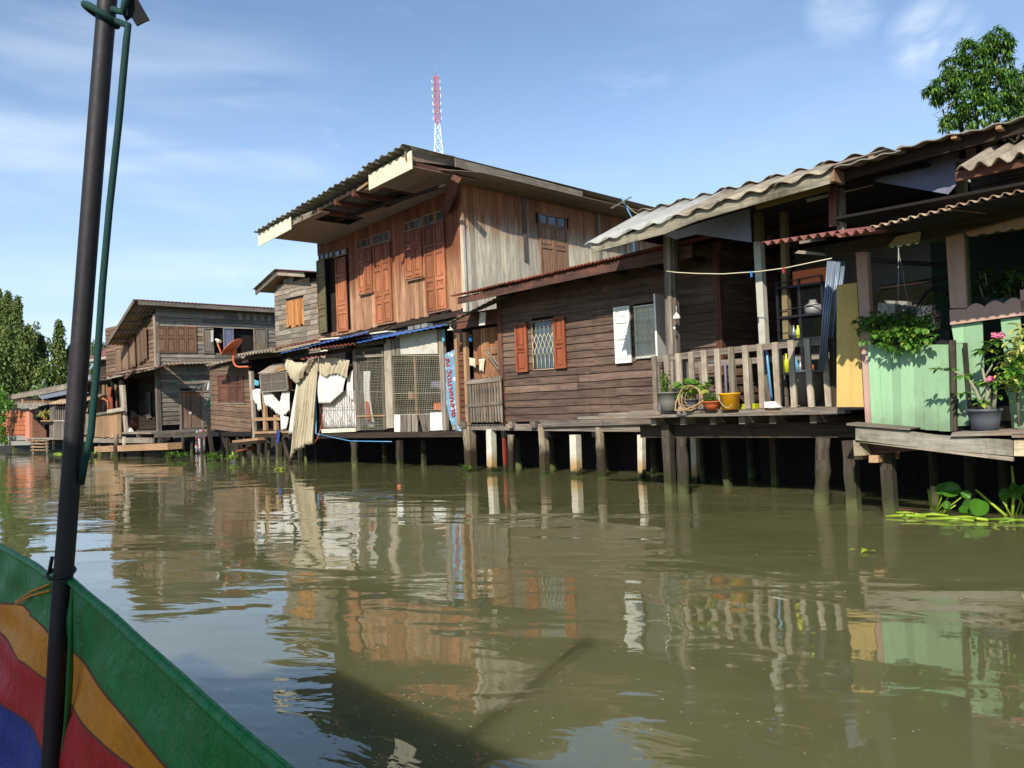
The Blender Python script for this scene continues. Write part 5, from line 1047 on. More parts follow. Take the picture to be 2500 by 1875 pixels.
# ---------------------------------------------------------------- open fronted house with the big grey roof
def open_house():
    T = thing('open_house', 'open fronted house behind the deck with big grey corrugated roof and dark interior', 'house', (-5.5, 12.5, 0))
    A = 12.3
    # roof: first course slopes to the river, second course a little flatter above it
    e0, e1 = Vector(at(Z4(1060, 648), 10.1)), Vector(at(Z6(930, 440), 10.1)); e2 = Vector(at(Z6(2300, 75), 10.3))
    top0 = Vector(ats(Z4(1530, 385), e0.x)); rise = (top0.z - e0.z) / (top0.y - e0.y); dy = 1.57; rR = (4.56 - e1.z) / dy
    e1t = e1.copy(); n = 5
    for i in range(n):
        a = e0.lerp(e1, i / n); b = e0.lerp(e1, (i + 1) / n + .01); z = .010 * (i % 2)
        mb = MB(); ra, rb = rise + (rR - rise) * i / n, rise + (rR - rise) * (i + 1) / n; oa, ob = Vector((0, dy, ra * dy)), Vector((0, dy, rb * dy)); corr(mb, a + Vector((0, 0, z)), b + Vector((0, 0, z)), a + oa + Vector((0, 0, z)), b + ob + Vector((0, 0, z)), 2.35, .031, 4, .006, rag=.012, per=9); mb.build('roof_sheet', M['clear' if i in (0, 1) else 'fibre2'], T, **({'label': 'newer white roof sheet'} if i in (0, 1) else {}))
        a2, b2 = a + Vector((-.02, dy - .12, ra * (dy - .12) + .055)), b + Vector((-.02, dy - .12, rb * (dy - .12) + .055)); o2 = Vector((0, 3.2, .2))
        mb = MB(); corr(mb, a2, b2, a2 + o2, b2 + o2, 2.35, .031, 4, .006, rag=.012, per=9); mb.build('roof_sheet', M['fibre2'], T)
    # right half: flat verge seen edge on
    n = 3
    for i in range(n):
        a = e1.lerp(e2, i / n) + Vector((0, 0, .02 * (i % 2))); b = e1.lerp(e2, (i + 1) / n + .02) + Vector((0, 0, .02 * (i % 2))); mb = MB(); corr(mb, a, b, a + Vector((0, 4.6, .55)), b + Vector((0, 4.6, .55)), 3, .012, 4, .012); mb.build('roof_sheet', M['fibre'], T)
    mb = MB(); mb.prism(pq(10.16, Z4(1122, 705), Z4(1700, 555), Z6(0, 800), Z6(460, 670), Z6(930, 540), Z6(928, 450), Z6(460, 590), Z6(0, 715), Z4(1700, 460), Z4(1112, 655)), (0, .035, 0), ax=(1, 0, 0)); mb.build('fascia', M['fas'], T)
    piece('end_block', M['tan'], T, pq(10.12, Z6(898, 535), Z6(932, 530), Z6(930, 445), Z6(925, 450)), (0, .3, 0))
    piece('wall_plate', M['yw'], T, pq(10.5, Z6(400, 720), Z6(890, 590), Z6(890, 560), Z6(400, 690)), (0, .06, 0))
    # dark beam under right verge, with brackets
    piece('verge_beam', M['darkw'], T, pq(10.4, Z6(930, 545), Z6(1210, 470), Z6(2250, 190), Z6(2250, 120), Z6(1200, 360), Z6(930, 440)), (0, .08, 0))
    for X, Y in ((1180, 372), (1380, 305), (1740, 232), (2040, 168)): piece('bracket', M['tan'], T, pq(10.25, Z6(X - 22, Y + 14), Z6(X + 16, Y + 8), Z6(X + 14, Y - 16), Z6(X - 18, Y - 8)), (0, .2, 0))
    # pale hanging gutter panels
    piece('gutter_panel', M['bluepanel'], T, pq(10.9, Z4(1650, 545), Z4(1790, 600), Z6(0, 890), Z6(372, 945), Z6(358, 715), Z6(0, 820), Z4(1800, 530)), (0, .02, 0))
    piece('gutter_panel', M['bluepanel'], T, pq(10.8, Z6(1210, 535), Z6(1700, 620), Z6(1752, 560), Z6(1748, 310), Z6(1205, 422)), (0, .02, 0))
    # posts
    piece('post', M['wpost'], T, pq(11.3, Z7(1085, 355), Z6(468, 1640), Z6(430, 940), Z6(384, 940)), (0, .12, 0))
    piece('post', M['iwall'], T, pq(11.32, Z6(390, 940), Z6(436, 940), Z6(425, 690), Z6(385, 700)), (0, .12, 0))
    piece('post', M['grey'], T, pq(10.9, Z6(950, 870), Z6(995, 865), Z6(980, 540), Z6(950, 545)), (0, .1, 0))
    piece('post', M['redw'], T, pq(10.7, Z6(895, 838), Z6(942, 832), Z6(938, 545), Z6(890, 560)), (0, .1, 0))
    piece('post', M['iwall'], T, pq(11.6, Z6(585, 1640), Z6(622, 1640), Z6(592, 690), Z6(560, 700)), (0, .12, 0))
    piece('post', M['iwall'], T, pq(11.2, Z6(1752, 860), Z6(1812, 850), Z6(1810, 420), Z6(1750, 430)), (0, .12, 0))
    piece('light_tube', M['wpost'], T, pq(11.1, Z6(745, 670), Z6(888, 632), Z6(886, 608), Z6(742, 645)), (0, .05, 0))
    piece('light_tube', M['wpost'], T, pq(11.1, Z6(985, 608), Z6(1225, 548), Z6(1222, 525), Z6(985, 582)), (0, .05, 0))
    # interior shell
    mb = MB(); mb.box(-8.5, 3.5, 14.9, 15.0, .9, 5.2); mb.build('back_wall', M['gwall'], T)
    mb = MB(); mb.box(-6.75, 4, 14.2, 14.25, .9, 3.0); mb.build('partition', M['iwall'], T)
    mb = MB(); mb.box(-7.42, 3.5, 11.0, 15.0, 1.06, 1.14) ; mb.build('floor', M['under'], T)
    mb = MB(); mb.box(-7.3, 3.5, 12.5, 12.6, 3.9, 4.0); mb.build('tie_beam', M['darkw'], T)
    mb = MB(); mb.box(-8.5, -3.6, 10.7, 15.0, 4.02, 4.06); mb.build('ceiling', M['under'], T)
    mb = MB(); mb.box(3.4, 3.5, 11.0, 15, 1.2, 5); mb.build('end_wall', M['gwall'], T)
    # white wall strip with dark slots top right
    piece('upper_wall', M['wpost'], T, pq(11.0, Z6(1770, 380), Z6(2260, 300), Z6(2260, 190), Z6(1755, 300)), (0, .03, 0))
    for X in (1795, 1905, 2050, 2180): piece('stud', M['darkw'], T, pq(10.96, Z6(X - 18, 380), Z6(X + 18, 372), Z6(X + 14, 190), Z6(X - 16, 200)), (0, .035, 0))
    for u in (-6.6, -5.4, -4.6): mb = MB(); mb.tube([(u, 14.5, -.6), (u, 14.5, 1.1)], .08, 8); mb.build('stilt', M['stiltd'], T)
M['fas'] = wood('mossy_fascia', rgb(112, 106, 90), rgb(184, 176, 150), blot=rgb(64, 60, 48), rough=.9)
M['yw'] = plain('ochre_beam', rgb(120, 104, 56), .8, .15)
open_house()
def interior_things():
    # yellow board wall panel
    piece('wall_panel', M['ywall'], None, pq(9.98, A8(862, 1590), A8(1145, 1590), A8(1070, 298), A8(862, 325)), (0, .05, 0), cat='wall panel', label='yellow ochre wall panel standing between the deck railing and the pink post')
    T = thing('roof_sheet_stack', 'bluish galvanised metal sheets leaning upright behind the railing beside the yellow panel', 'metal sheets', at(A8(700, 1200), 10.55))
    for q, a in (((A8(670, 1230), A8(735, 1215), A8(845, 75), A8(765, 72)), 10.4), ((A8(770, 860), A8(820, 860), A8(898, 80), A8(850, 75)), 10.47), ((A8(800, 860), A8(860, 860), A8(950, 82), A8(905, 80)), 10.54)):
        P = pq(a, *q); mb = MB(); v = [Vector(p) for p in P]; corr(mb, v[0], v[1], v[3], v[2], 3, .012, 2, .004, trap=True, per=8); mb.build('sheet', M['galv'], T)
    # black shelf rack
    T = thing('shelf_rack', 'black metal shelf rack with crockery in the dark room behind the deck', 'shelf', (at(A8(270, 1500), 11.6)[0], 11.7, 1.2))
    ux = [at(A8(270, 900), 11.6)[0], at(A8(500, 900), 11.6)[0], at(A8(740, 900), 11.6)[0]]
    for u in ux: mb = MB(); mb.box(u - .018, u + .018, 11.58, 11.62, 1.15, at(A8(270, 285), 11.6)[2]); mb.build('leg', M['rack'], T)
    for y in (330, 640, 880, 1230): z = at(A8(400, y), 11.6)[2]; mb = MB(); mb.box(ux[0], ux[2], 11.56, 11.95, z - .03, z); mb.build('shelf', M['rack'], T)
    for y in (290, 580, 1470): z = at(A8(400, y), 11.6)[2]; mb = MB(); mb.beam((ux[0], 11.57, z), (ux[2], 11.57, z + .04), .01, .012); mb.build('rail', M['rack'], T)
    def jar(x, y, r, h, mat, label, a=11.7, cat='bottle', name='bottle'):
        z = {880: 880, 1230: 1230, 640: 640}[y]; zz = at(A8(400, z), 11.6)[2]; c = (at(A8(x, y), a)[0], a, zz + .001); mb = MB(); mb.lathe(c, [(0, 0), (r, .003), (r, h * .6), (r * .45, h * .8), (r * .4, h), (0, h)], 14); mb.build(name, mat, label=label, cat=cat)
    jar(420, 880, .035, .2, M['galv'], 'grey green bottle on the shelf rack above the railing, left'); jar(465, 880, .035, .19, M['lime'], 'lime green bottle on the shelf rack above the railing')
    jar(345, 1230, .035, .28, M['lime'], 'yellow green bottle on the low shelf seen between balusters'); jar(435, 1230, .045, .22, M['lblue'], 'clear blue bottle on the low shelf seen between balusters'); jar(490, 1230, .04, .16, M['steel'], 'small dark steel bottle on the low shelf')
    jar(620, 640, .12, .2, M['steel'], 'wrapped grey pot on the middle shelf of the rack', cat='pot', name='pot'); jar(590, 1230, .05, .14, M['orangep'], 'small orange topped bottle at the right of the low shelf')
    mb = MB(); c = at(A8(650, 320), 11.7); z = at(A8(400, 330), 11.6)[2]; mb.box(c[0] - .3, c[0] + .25, 11.6, 11.9, z + .001, z + .2); mb.build('basket', M['terra'], label='reddish woven basket on top of the shelf rack', cat='basket')
    # clothes line with pegs
    T = thing('clothes_line', 'thin pale clothes line sagging from the deck post towards the metal sheets, with two pegs', 'clothes line', at(Z6(400, 1145), 10.6))
    mb = MB(); a, b = Vector(at(Z4(1720, 852), 10.6)), Vector(at(Z6(915, 1050), 10.5)); pts = [at(q, 10.55) for q in (Z4(1715, 852), Z4(1790, 862), Z6(0, 1155), Z6(180, 1158), Z6(420, 1142), Z6(600, 1118), Z6(780, 1080), Z6(915, 1052))]; mb.tube(pts, .007, 6); mb.build('line', M['cream_iron'], T)
    for X, Y, mt, l in ((372, 1148, 'bluep', 'blue peg'), (590, 1122, 'red', 'red peg')): p = at(Z6(X, Y), 10.54); mb = MB(); mb.box(p[0] - .012, p[0] + .012, p[1] - .012, p[1] + .012, p[2] - .06, p[2] + .02); mb.build('peg', M[mt], T, label=l)
interior_things()
# ---------------------------------------------------------------- green and pink balcony house (right edge)
AG = 9.83
def green_house():
    T = thing('balcony_house', 'mint green boarded balcony with dusty pink posts and scalloped trim, at the right edge', 'house', (-2.8, AG + 1, 0))
    # pink posts
    mb = MB(); P = pq(AG + .02, Z8(470, 842), Z8(512, 842), Z6(1172, 1420), Z6(1150, 1008), Z6(1075, 1012), Z6(1100, 1420)); mb.prism(P, (0, .1, 0)); mb.build('post', M['pink'], T)
    mb = MB(); P = pq(AG - .04, B1(1215, 1120), B1(1442, 1118), B1(1380, 0), B1(1145, 22)); mb.prism(P, (0, .12, 0)); mb.build('post', M['pink'], T)
    # scalloped rails
    def scal(y0, y1, base, up, nS, x0, x1, dx):
        pts = []; 
        for i in range(nS):
            for k in range(9):
                if i and k == 0: continue
                t = (i + k / 8) / nS; X = x0 + (x1 - x0) * t; Y = y0 + (y1 - y0) * t - up * math.sin(math.pi * k / 8); pts.append((X, Y))
        return pts
    top = scal(1135, 985, 0, 62, 4, 1425, 2440, 0)
    P = pq(AG - .07, *[B1(X, Y) for X, Y in ([(1215, 1345), (2440, 1180)] + top[::-1] + [(1400, 1130), (1205, 1140)])]); mb = MB(); mb.prism(P, (0, .03, 0), ax=(1, 0, 0)); mb.build('scalloped_rail', M['pink'], T)
    bt = scal(132, -22, 0, -30, 5, 1430, 2440, 0)
    P = pq(AG - .07, *[B1(X, Y) for X, Y in (bt + [(2440, -160), (1420, -10)])]); mb = MB(); mb.prism(P, (0, .03, 0), ax=(1, 0, 0)); mb.build('scalloped_valance', M['pink'], T)
    piece('side_batten', M['greenb'], T, pq(AG + .02, B1(1445, 1120), B1(1500, 1110), B1(1440, 60), B1(1385, 60)), (0, .04, 0))
    piece('lintel', M['greent'], T, pq(AG + .05, B1(100, 345), B1(1160, 210), B1(2440, 20), B1(2440, -20), B1(1160, 165), B1(100, 320)), (0, .04, 0))
    # green boards, left bay
    xs = [(485, 515), (568, 600), (662, 668 + 15), (726, 740), (828, 848), (893, 915), (1000, 1020), (1098, 1118)]
    ybs = [840, 848, 856, 862, 875, 886, 894, 902]
    for i in range(7):
        (a, b), (c, d) = xs[i], xs[i + 1]; ya, yb = 249, 250
        P = pq(AG - .03 - .004 * (i % 2), Z8(b + (i > 0) * 1, ybs[i] + 4), Z8(d - 1, ybs[i + 1]), Z8(c - 1, yb), Z8(a, ya)); mb = MB(); mb.prism(P, (0, .018, 0)); mb.build('fence_board', M['green'], T)
    for q in ((A7(323, 1550), A7(470, 1546), A7(392, 432), A7(272, 436)), (A7(275, 430), A7(408, 425), A7(405, 160), A7(235, 190)), (A7(425, 1200), A7(690, 1200), A7(655, 140), A7(408, 165)), (A7(1052, 1578), A7(1240, 1574), A7(1166, 72), A7(900, 105))):
        P = pq(AG - .02, *q); mb = MB(); mb.prism(P, (0, .018, 0)); mb.build('fence_board', M['green'], T)
    for q in ((A7(232, 1622), A7(300, 1620), A7(275, 388), A7(205, 392)), (A7(466, 1336), A7(496, 1332), A7(428, 425), A7(388, 428))): piece('fence_post', M['stiltd'], T, pq(AG - .1, *q), (0, .06, 0))
    # interior shell
    mb = MB(); mb.box(-4.05, 3.5, 12.0, 12.05, .95, 3.4); mb.build('inner_wall', M['dgreen'], T)
    mb = MB(); mb.box(-4.2, 3.5, AG + .02, 12.1, .93, 1.0); mb.build('floor', M['under'], T)
    piece('inner_panel', M['tan'], T, pq(AG + .5, A7(860, 1590), A7(1050, 1590), A7(1000, 1290), A7(880, 1290)), (0, .02, 0))
    # corrugated roof edge: red metal on the left, pale rusty on the right
    def edge(q0, q1, waves, mat, a, amp=.024, dz=.3, rag=.0, dl=1.6):
        p0, p1 = Vector(at(q0, a)), Vector(at(q1, a)); mb = MB(); corr(mb, p0, p1, p0 + Vector((0, dl, dz)), p1 + Vector((0, dl, dz)), waves, amp, 4, .005, rag=rag); mb.build('roof_sheet', M[mat], T)
        if mat == 'yroof': o = Vector((0, .03, -.02)); mb = MB(); corr(mb, p0 + o, p1 + o, p0 + Vector((0, dl, dz - .02)), p1 + Vector((0, dl, dz - .02)), waves * .5, .004, 2, .006); mb.build('added_dark_sheet', M['under'], T)  # extra dark sheet added below the pale roof to blacken its underside
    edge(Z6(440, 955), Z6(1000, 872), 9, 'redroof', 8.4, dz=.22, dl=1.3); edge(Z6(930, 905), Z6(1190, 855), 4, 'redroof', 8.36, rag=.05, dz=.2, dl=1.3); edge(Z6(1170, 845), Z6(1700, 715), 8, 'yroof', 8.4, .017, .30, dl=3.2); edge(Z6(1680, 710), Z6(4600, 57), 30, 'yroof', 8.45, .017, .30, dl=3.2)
    piece('eave_beam', M['darkw'], T, pq(9.55, Z6(920, 1035), Z6(1080, 1005), Z6(1560, 925), Z6(1680, 900), Z6(2300, 740), Z6(2300, 680), Z6(1500, 800), Z6(910, 975)), (0, .08, 0), )
    piece('eave_beam', M['palem'], T, pq(9.5, Z6(1290, 972), Z6(1500, 935), Z6(1508, 870), Z6(1350, 905)), (0, .04, 0), label='bleached bare piece of eave beam')
    for q in ((Z6(695, 955), Z6(870, 925), Z6(865, 910), Z6(695, 935)), (Z6(665, 1018), Z6(870, 1035), Z6(868, 1018), Z6(690, 998))): piece('batten', M['grey'], T, pq(9.6, *q), (0, .04, 0))
    mb = MB(); mb.box(-4.4, 2, 9.9, 12.2, 3.42, 3.45); mb.build('ceiling', M['under'], T)
    # upper roof chunk at the right edge
    p0, p1 = Vector(at(Z6(1760, 455), 9.7)), Vector(at(Z6(2350, 320), 9.7)); mb = MB(); corr(mb, p0, p1, p0 + Vector((.1, 1.3, .52)), p1 + Vector((.1, 1.3, .52)), 4.5, .04, 4, .008, rag=.03); mb.build('roof_sheet', M['fibre2'], T, label='old grey upper roof sheet')
    p0 = p0 + Vector((.25, .75, .38)); p1 = p1 + Vector((0, .75, .38)); mb = MB(); corr(mb, p0, p1, p0 + Vector((.1, 1.6, .6)), p1 + Vector((.1, 1.6, .6)), 4, .04, 4, .008, rag=.03); mb.build('roof_sheet', M['fibre2'], T, label='old grey upper roof sheet')
    piece('upper_fascia', M['redw'], T, pq(9.8, Z6(1748, 535), Z6(2350, 400), Z6(2350, 350), Z6(1745, 470)), (0, .04, 0))
    mb = MB(); A_ = 10.3; u = at(Z6(1860, 600), A_)[0]; siding(mb, FA(A_), u, 1.2, 3.4, 3.74, .17); mb.build('upper_wall', M['darkw'], T)
    # the balcony goes on past the picture's right edge
    for i in range(14):
        u = -2.36 + i * .24; mb = MB(); mb.box(u, u + .2, AG - .02, AG, .96, 2.06); mb.build('fence_board', M['green'], T)
    mb = MB(); mb.box(-2.46, 1.1, AG - .07, AG - .04, 2.08, 2.34); mb.build('rail', M['pink'], T)
    for u in (-1.3, .9): mb = MB(); mb.box(u, u + .14, AG - .04, AG + .08, .96, 3.0); mb.build('post', M['pink'], T)
    mb = MB(); mb.box(-2.36, 1.1, AG - .42, AG - .34, .66, .86); mb.build('edge_beam', M['palem'], T); mb = MB(); mb.box(-2.5, 1.1, AG - .46, AG, .87, .91); mb.build('edge_plank', M['greyp'], T)
    mb = MB(); mb.box(-2.3, 1.2, AG - .07, AG - .03, 2.82, 3.02); mb.build('valance', M['pink'], T)
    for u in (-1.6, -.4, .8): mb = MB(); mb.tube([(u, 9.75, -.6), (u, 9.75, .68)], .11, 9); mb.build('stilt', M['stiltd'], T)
    # deck edge
    piece('edge_beam', M['lich'], T, pq(AG - .42, Z8(395, 965), Z8(940, 1030), Z8(1575, 1085), Z8(1575, 965), Z8(1000, 930), Z8(700, 890), Z8(395, 868)), (0, .08, 0))
    piece('edge_beam', M['palem'], T, pq(AG - .42, Z8(1583, 1085), Z8(1760, 1090), Z8(1760, 955), Z8(1583, 965)), (0, .08, 0))
    piece('edge_beam', M['palem'], T, pq(AG - .38, Z8(385, 1085), Z8(475, 1080), Z8(420, 985), Z8(375, 968)), (0, .3, 0))
    piece('edge_plank', M['pale'], T, pq(AG - .44, Z8(420, 982), Z8(1575, 1125), Z8(1575, 1095), Z8(1000, 1035)), (0, .05, 0))
    piece('edge_plank', M['grey'], T, pq(AG - .46, Z8(325, 855), Z8(800, 892), Z8(810, 880), Z8(330, 838)), (0, .3, 0)); piece('edge_plank', M['greyp'], T, pq(AG - .46, Z8(1105, 940), Z8(1760, 925), Z8(1760, 885), Z8(1120, 908)), (0, .45, 0))
    for X, Y, w in ((415, 1100, 60), (530, 1105, 70)): piece('joist', M['tan'], T, pq(AG - .3, Z8(X - w / 2, Y + (30 if X > 500 else 12)), Z8(X + w / 2, Y + (30 if X > 500 else 12)), Z8(X + w / 2, Y - 25), Z8(X - w / 2, Y - 25)), (0, .6, 0))
    piece('cross_beam', M['redw'], T, pq(AG - .2, Z8(470, 1075), Z8(900, 1040), Z8(780, 1000), Z8(440, 990)), (0, .1, 0))
    stilt(T, Z8(630, 1060), Z8(665, 1515), 115 * .3255, 9.75, 'stiltd', False); stilt(T, Z8(975, 1050), Z8(990, 1400), 70 * .3255, 10.8, 'stiltd', True)
    for X in (1250, 1500, 1700): stilt(T, Z8(X, 1060), Z8(X + 8, 1380), 26, 11.2, 'stiltd', True)
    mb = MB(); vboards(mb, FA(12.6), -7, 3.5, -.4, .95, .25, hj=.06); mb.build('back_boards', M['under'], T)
M['greenb'] = plain('moss_green_batten', rgb(84, 104, 64), .8, .2); M['dgreen'] = plain('dark_green_wall', rgb(36, 50, 40), .9, .2)
M['lich'] = wood('lichened_white_beam', rgb(150, 142, 124), rgb(208, 202, 186), lichen=rgb(110, 104, 70), blot=rgb(96, 86, 70), rough=.9); M['palem'] = wood('bleached_plank', rgb(170, 150, 116), rgb(222, 206, 172), lichen=rgb(130, 110, 80), rough=.9)
green_house()
def wl(mb, p, d, L, w, m=0, r=None, droop=.4, n=(0, 0, 1)): mb.leaf(W(p), DU * d[0] + DA * d[1] + DZ * d[2], n, L, w, m, r, droop)
def plants_right():
    # trough with vine
    T = thing('plant_trough', 'dark trough behind the mint green fence with a leafy vine spilling over it', 'planter', at(A7(100, 420), AG + .2))
    P = pq(AG + .16, Z8(480, 262), Z8(1105, 262), Z8(1100, 150), Z8(480, 200)); mb = MB(); mb.prism(P, (0, .28, 0)); mb.build('trough', M['rack'], T)
    mb = MB(); 
    for i in range(330):
        X = rng.gauss(720, 135) if i < 280 else rng.uniform(430, 960); X = max(430, min(975, X)); yc = 40 + abs(X - 640) * .05; Y = rng.uniform(35, 245 + 60 * math.exp(-((X - 740) / 110) ** 2)) if i % 4 else rng.uniform(20, 120)
        a = AG - .06 - rng.uniform(0, .22) + (.12 if Y < 150 else 0); p = at(Z8(X, Y), a); L = rng.uniform(.055, .10)
        for k in range(2): wl(mb, p, (rng.uniform(-1, 1), -rng.uniform(.2, 1), rng.uniform(-.9, .5)), L, L * .62, 0, None, .5)
    for i in range(9): X = rng.uniform(500, 900); mb.tube([at(Z8(X, 215), AG + .15), at(Z8(X - 30, 180), AG + .02), at(Z8(X - 20, 250), AG - .12)], .006, 5, 1)
    # spray hanging over the pink post
    for X, Y in ((405, 70), (430, 85), (450, 60), (470, 100), (500, 120), (480, 60), (455, 120)): p = at(Z8(X, Y), AG - .12); [wl(mb, p, (rng.uniform(-1, .3), -.5, rng.uniform(-.7, .3)), .09, .055) for _ in range(3)]
    mb.build('foliage', [M['leaf'], M['hyas']], T)
    # fine feathery shrub behind
    T = thing('feathery_shrub', 'fine feathery shrub standing behind the leafy vine, in shade', 'shrub', at(B1(700, 1250), AG + .7)); mb = MB()
    for cx, cy, rx, ry, n in ((420, 1190, 160, 100, 260), (1020, 1080, 170, 170, 420), (650, 1220, 200, 90, 200)):
        for i in range(n):
            X, Y = rng.gauss(cx, rx * .5), rng.gauss(cy, ry * .5); p = at(B1(X, Y), AG + .45 + rng.uniform(0, .4)); mb.card(W(p), Vector((rng.uniform(-1, 1), rng.uniform(-1, 1), rng.uniform(0, 1))), (0, 0, 1), .09, .008)
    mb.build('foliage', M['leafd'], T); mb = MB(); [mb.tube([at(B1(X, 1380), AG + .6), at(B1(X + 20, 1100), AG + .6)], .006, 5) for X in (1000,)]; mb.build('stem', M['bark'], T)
    mb = MB(); P = pq(AG + .5, B1(230, 1230), B1(470, 1230), B1(465, 1060), B1(245, 1045)); mb.prism(P, (0, .2, 0)); mb.build('fridge_top', M['wpost'], label='off white box like cabinet behind the feathery shrub', cat='cabinet')
    mb = MB(); P = pq(AG + .9, B1(470, 1230), B1(1000, 1230), B1(950, 1110), B1(630, 1080), B1(630, 1025), B1(330, 1015)); mb.prism(P, (0, .3, 0)); mb.build('storage_chest', M['gwall'], label='long grey chest in the shade behind the shrubs', cat='chest')
    # patterned vase
    c = at(B1(920, 1420), AG + .3); mb = MB(); mb.lathe((c[0], c[1], c[2] - .1), [(0, 0), (.1, .0), (.14, .14), (.13, .26), (.08, .34), (.09, .38), (0, .38)], 20); mb.build('patterned_vase', M['vase'], label='brown and white speckled vase among the leaves behind the fence', cat='vase')
    T = thing('hanging_wire', 'pale twisted wire loop hanging from the lintel between the pink posts', 'wire', at(B1(520, 700), AG + .3)); mb = MB(); mb.tube([at(B1(*q), AG + .3) for q in ((518, 300), (515, 600), (520, 700), (512, 850), (515, 1010))], .006, 5); mb.build('strand', M['steel'], T); mb = MB(); mb.tube([at(B1(*q), AG + .3) for q in ((520, 370), (560, 560), (590, 720), (605, 860), (670, 1080))], .0045, 5); mb.build('strand', M['steel'], T)
    # dark arm of a bench / bar inside
    mb = MB(); mb.tube([at(B1(*q), AG + 1.3) for q in ((100, 460), (500, 500), (1200, 540))], .03, 6); mb.build('inner_pole', M['darkw'], label='upper dark pole crossing the shaded room between the pink posts', cat='pole')
    mb = MB(); mb.tube([at(B1(*q), AG + 1.1) for q in ((270, 850), (700, 790), (1200, 700))], .03, 6); mb.build('inner_pole', M['darkw'], label='lower dark sloping pole in the shaded room between the pink posts', cat='pole')
    mb = MB(); mb.tube([at(B1(*q), AG + 1.0) for q in ((700, 1060), (800, 1030), (900, 900), (1000, 850), (1100, 860), (1180, 930))], .022, 6); mb.build('curved_arm', M['rack'], label='dark curved metal arm in the shaded room', cat='metal arm')
    # shaded plant in the right bay
    T = thing('potted_plant', 'shaded plant with long pointed leaves behind the scalloped pink rail', 'potted plant', at(B1(1900, 1000), AG + .2)); mb = MB()
    for i in range(24):
        X, Y = rng.uniform(1600, 2300), rng.uniform(600, 980); b = at(B1(X + 60, 1040), AG + .3); p = at(B1(X, Y), AG + rng.uniform(.05, .4)); mb.tube([b, Vector(b).lerp(Vector(p), .6) + Vector((0, 0, -.02)), p], [.009, .006, .004], 5, 1)
        for k in range(7): wl(mb, Vector(b).lerp(Vector(p), .45 + .09 * k), (rng.uniform(-1, 1), rng.uniform(-1, .3), rng.uniform(-.3, .9)), .17, .05)
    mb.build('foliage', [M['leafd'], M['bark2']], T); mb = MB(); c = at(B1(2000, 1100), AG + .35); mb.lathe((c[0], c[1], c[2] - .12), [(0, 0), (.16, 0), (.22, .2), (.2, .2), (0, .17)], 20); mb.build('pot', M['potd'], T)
    # adenium in grey pot
    Ap = AG - .3; c = at(Z8(1370, 900), Ap); k = .3255 * mpp(c); T = thing('potted_plant', 'desert rose with pink flowers in a dark grey round pot on the plank edge', 'potted plant', c)
    mb = MB(); mb.lathe(c, [(0, .003), (88 * k, .003), (104 * k, 85 * k), (115 * k, 148 * k), (125 * k, 150 * k), (126 * k, 168 * k), (114 * k, 168 * k), (108 * k, 150 * k), (0, 146 * k)], 32); mb.build('pot', M['potd'], T)
    mb = MB(); mb.lathe((c[0], c[1], c[2] + 147 * k), [(0, .02), (60 * k, .015), (109 * k, 0)], 20); mb.build('soil', M['soil'], T)
    mb = MB(); tr = []
    def stem(pts, rs): 
        q = [Vector(at(A7(x, y), Ap + d)) for x, y, d in pts]; mb.tube(q, rs, 8); return q
    s1 = stem([(735, 1320, 0), (730, 1200, 0), (735, 1080, -.02), (730, 960, .0), (745, 880, -.02)], [.038, .034, .026, .016, .010]); s2 = stem([(640, 1310, 0), (610, 1180, -.03), (560, 1060, -.06), (490, 950, -.1), (420, 870, -.12), (330, 840, -.14), (240, 790, -.16)], [.03, .024, .018, .014, .011, .009, .007])
    s3 = stem([(805, 1310, .02), (815, 1180, .02), (835, 1040, 0), (850, 960, 0)], [.028, .022, .014, .008]); s4 = stem([(735, 1080, -.02), (680, 900, 0), (640, 700, -.02), (680, 540, -.04), (790, 440, -.06), (850, 350, -.06)], [.02, .014, .011, .009, .007, .005])
    s5 = stem([(240, 790, -.16), (150, 800, -.17), (60, 780, -.18)], [.007, .006, .004]); s6 = stem([(680, 900, 0), (790, 720, .02), (800, 620, .02)], [.012, .009, .006])
    mb.build('trunk', M['bark2'], T); mb = MB()
    def ros(x, y, d, n, L, w=.4, up=.3):
        p = at(A7(x, y), Ap + d); a0 = rng.random() * 6
        for i in range(n): a = a0 + i * 2.4; wl(mb, p, (math.cos(a), math.sin(a) * .7 - .25, rng.uniform(-.35, up)), L * rng.uniform(.75, 1.1), L * w, 0, None, .3)
    for x, y, d, n, L in ((60, 780, -.18, 7, .105), (240, 780, -.16, 6, .10), (405, 860, -.12, 8, .13), (690, 520, -.04, 11, .16), (800, 430, -.06, 8, .14), (745, 960, -.02, 9, .12), (850, 950, 0, 8, .12), (620, 1190, -.03, 5, .13), (600, 960, 0, 5, .1), (810, 640, .02, 12, .1), (640, 1250, -.04, 4, .13), (400, 1110, -.02, 5, .12), (660, 700, 0, 5, .09), (850, 380, -.06, 5, .1), (930, 460, -.03, 3, .1)): ros(x, y, d, n, L)
    mb.build('foliage', M['leaf'], T)
    for x, y, n in ((890, 320, 5), (790, 915, 3)):
        mb = MB()
        for j in range(n):
            cc = at(A7(x + (j - n / 2) * 32, y + rng.uniform(-10, 14)), Ap - .08 - .02 * (j % 2))
            for q in range(5): a = q * 1.2566 + j; wl(mb, cc, (math.cos(a), -.45, math.sin(a)), .036, .028, 0, None, -.2, (0, -1, 0))
        mb.build('flower', M['petal'], T)
    # variegated bush at the right edge
    T = thing('variegated_bush', 'bushy shrub with yellow green and cream leaves at the right edge of the balcony', 'shrub', at(A7(1150, 1550), Ap - .05)); mb = MB(); mv = MB()
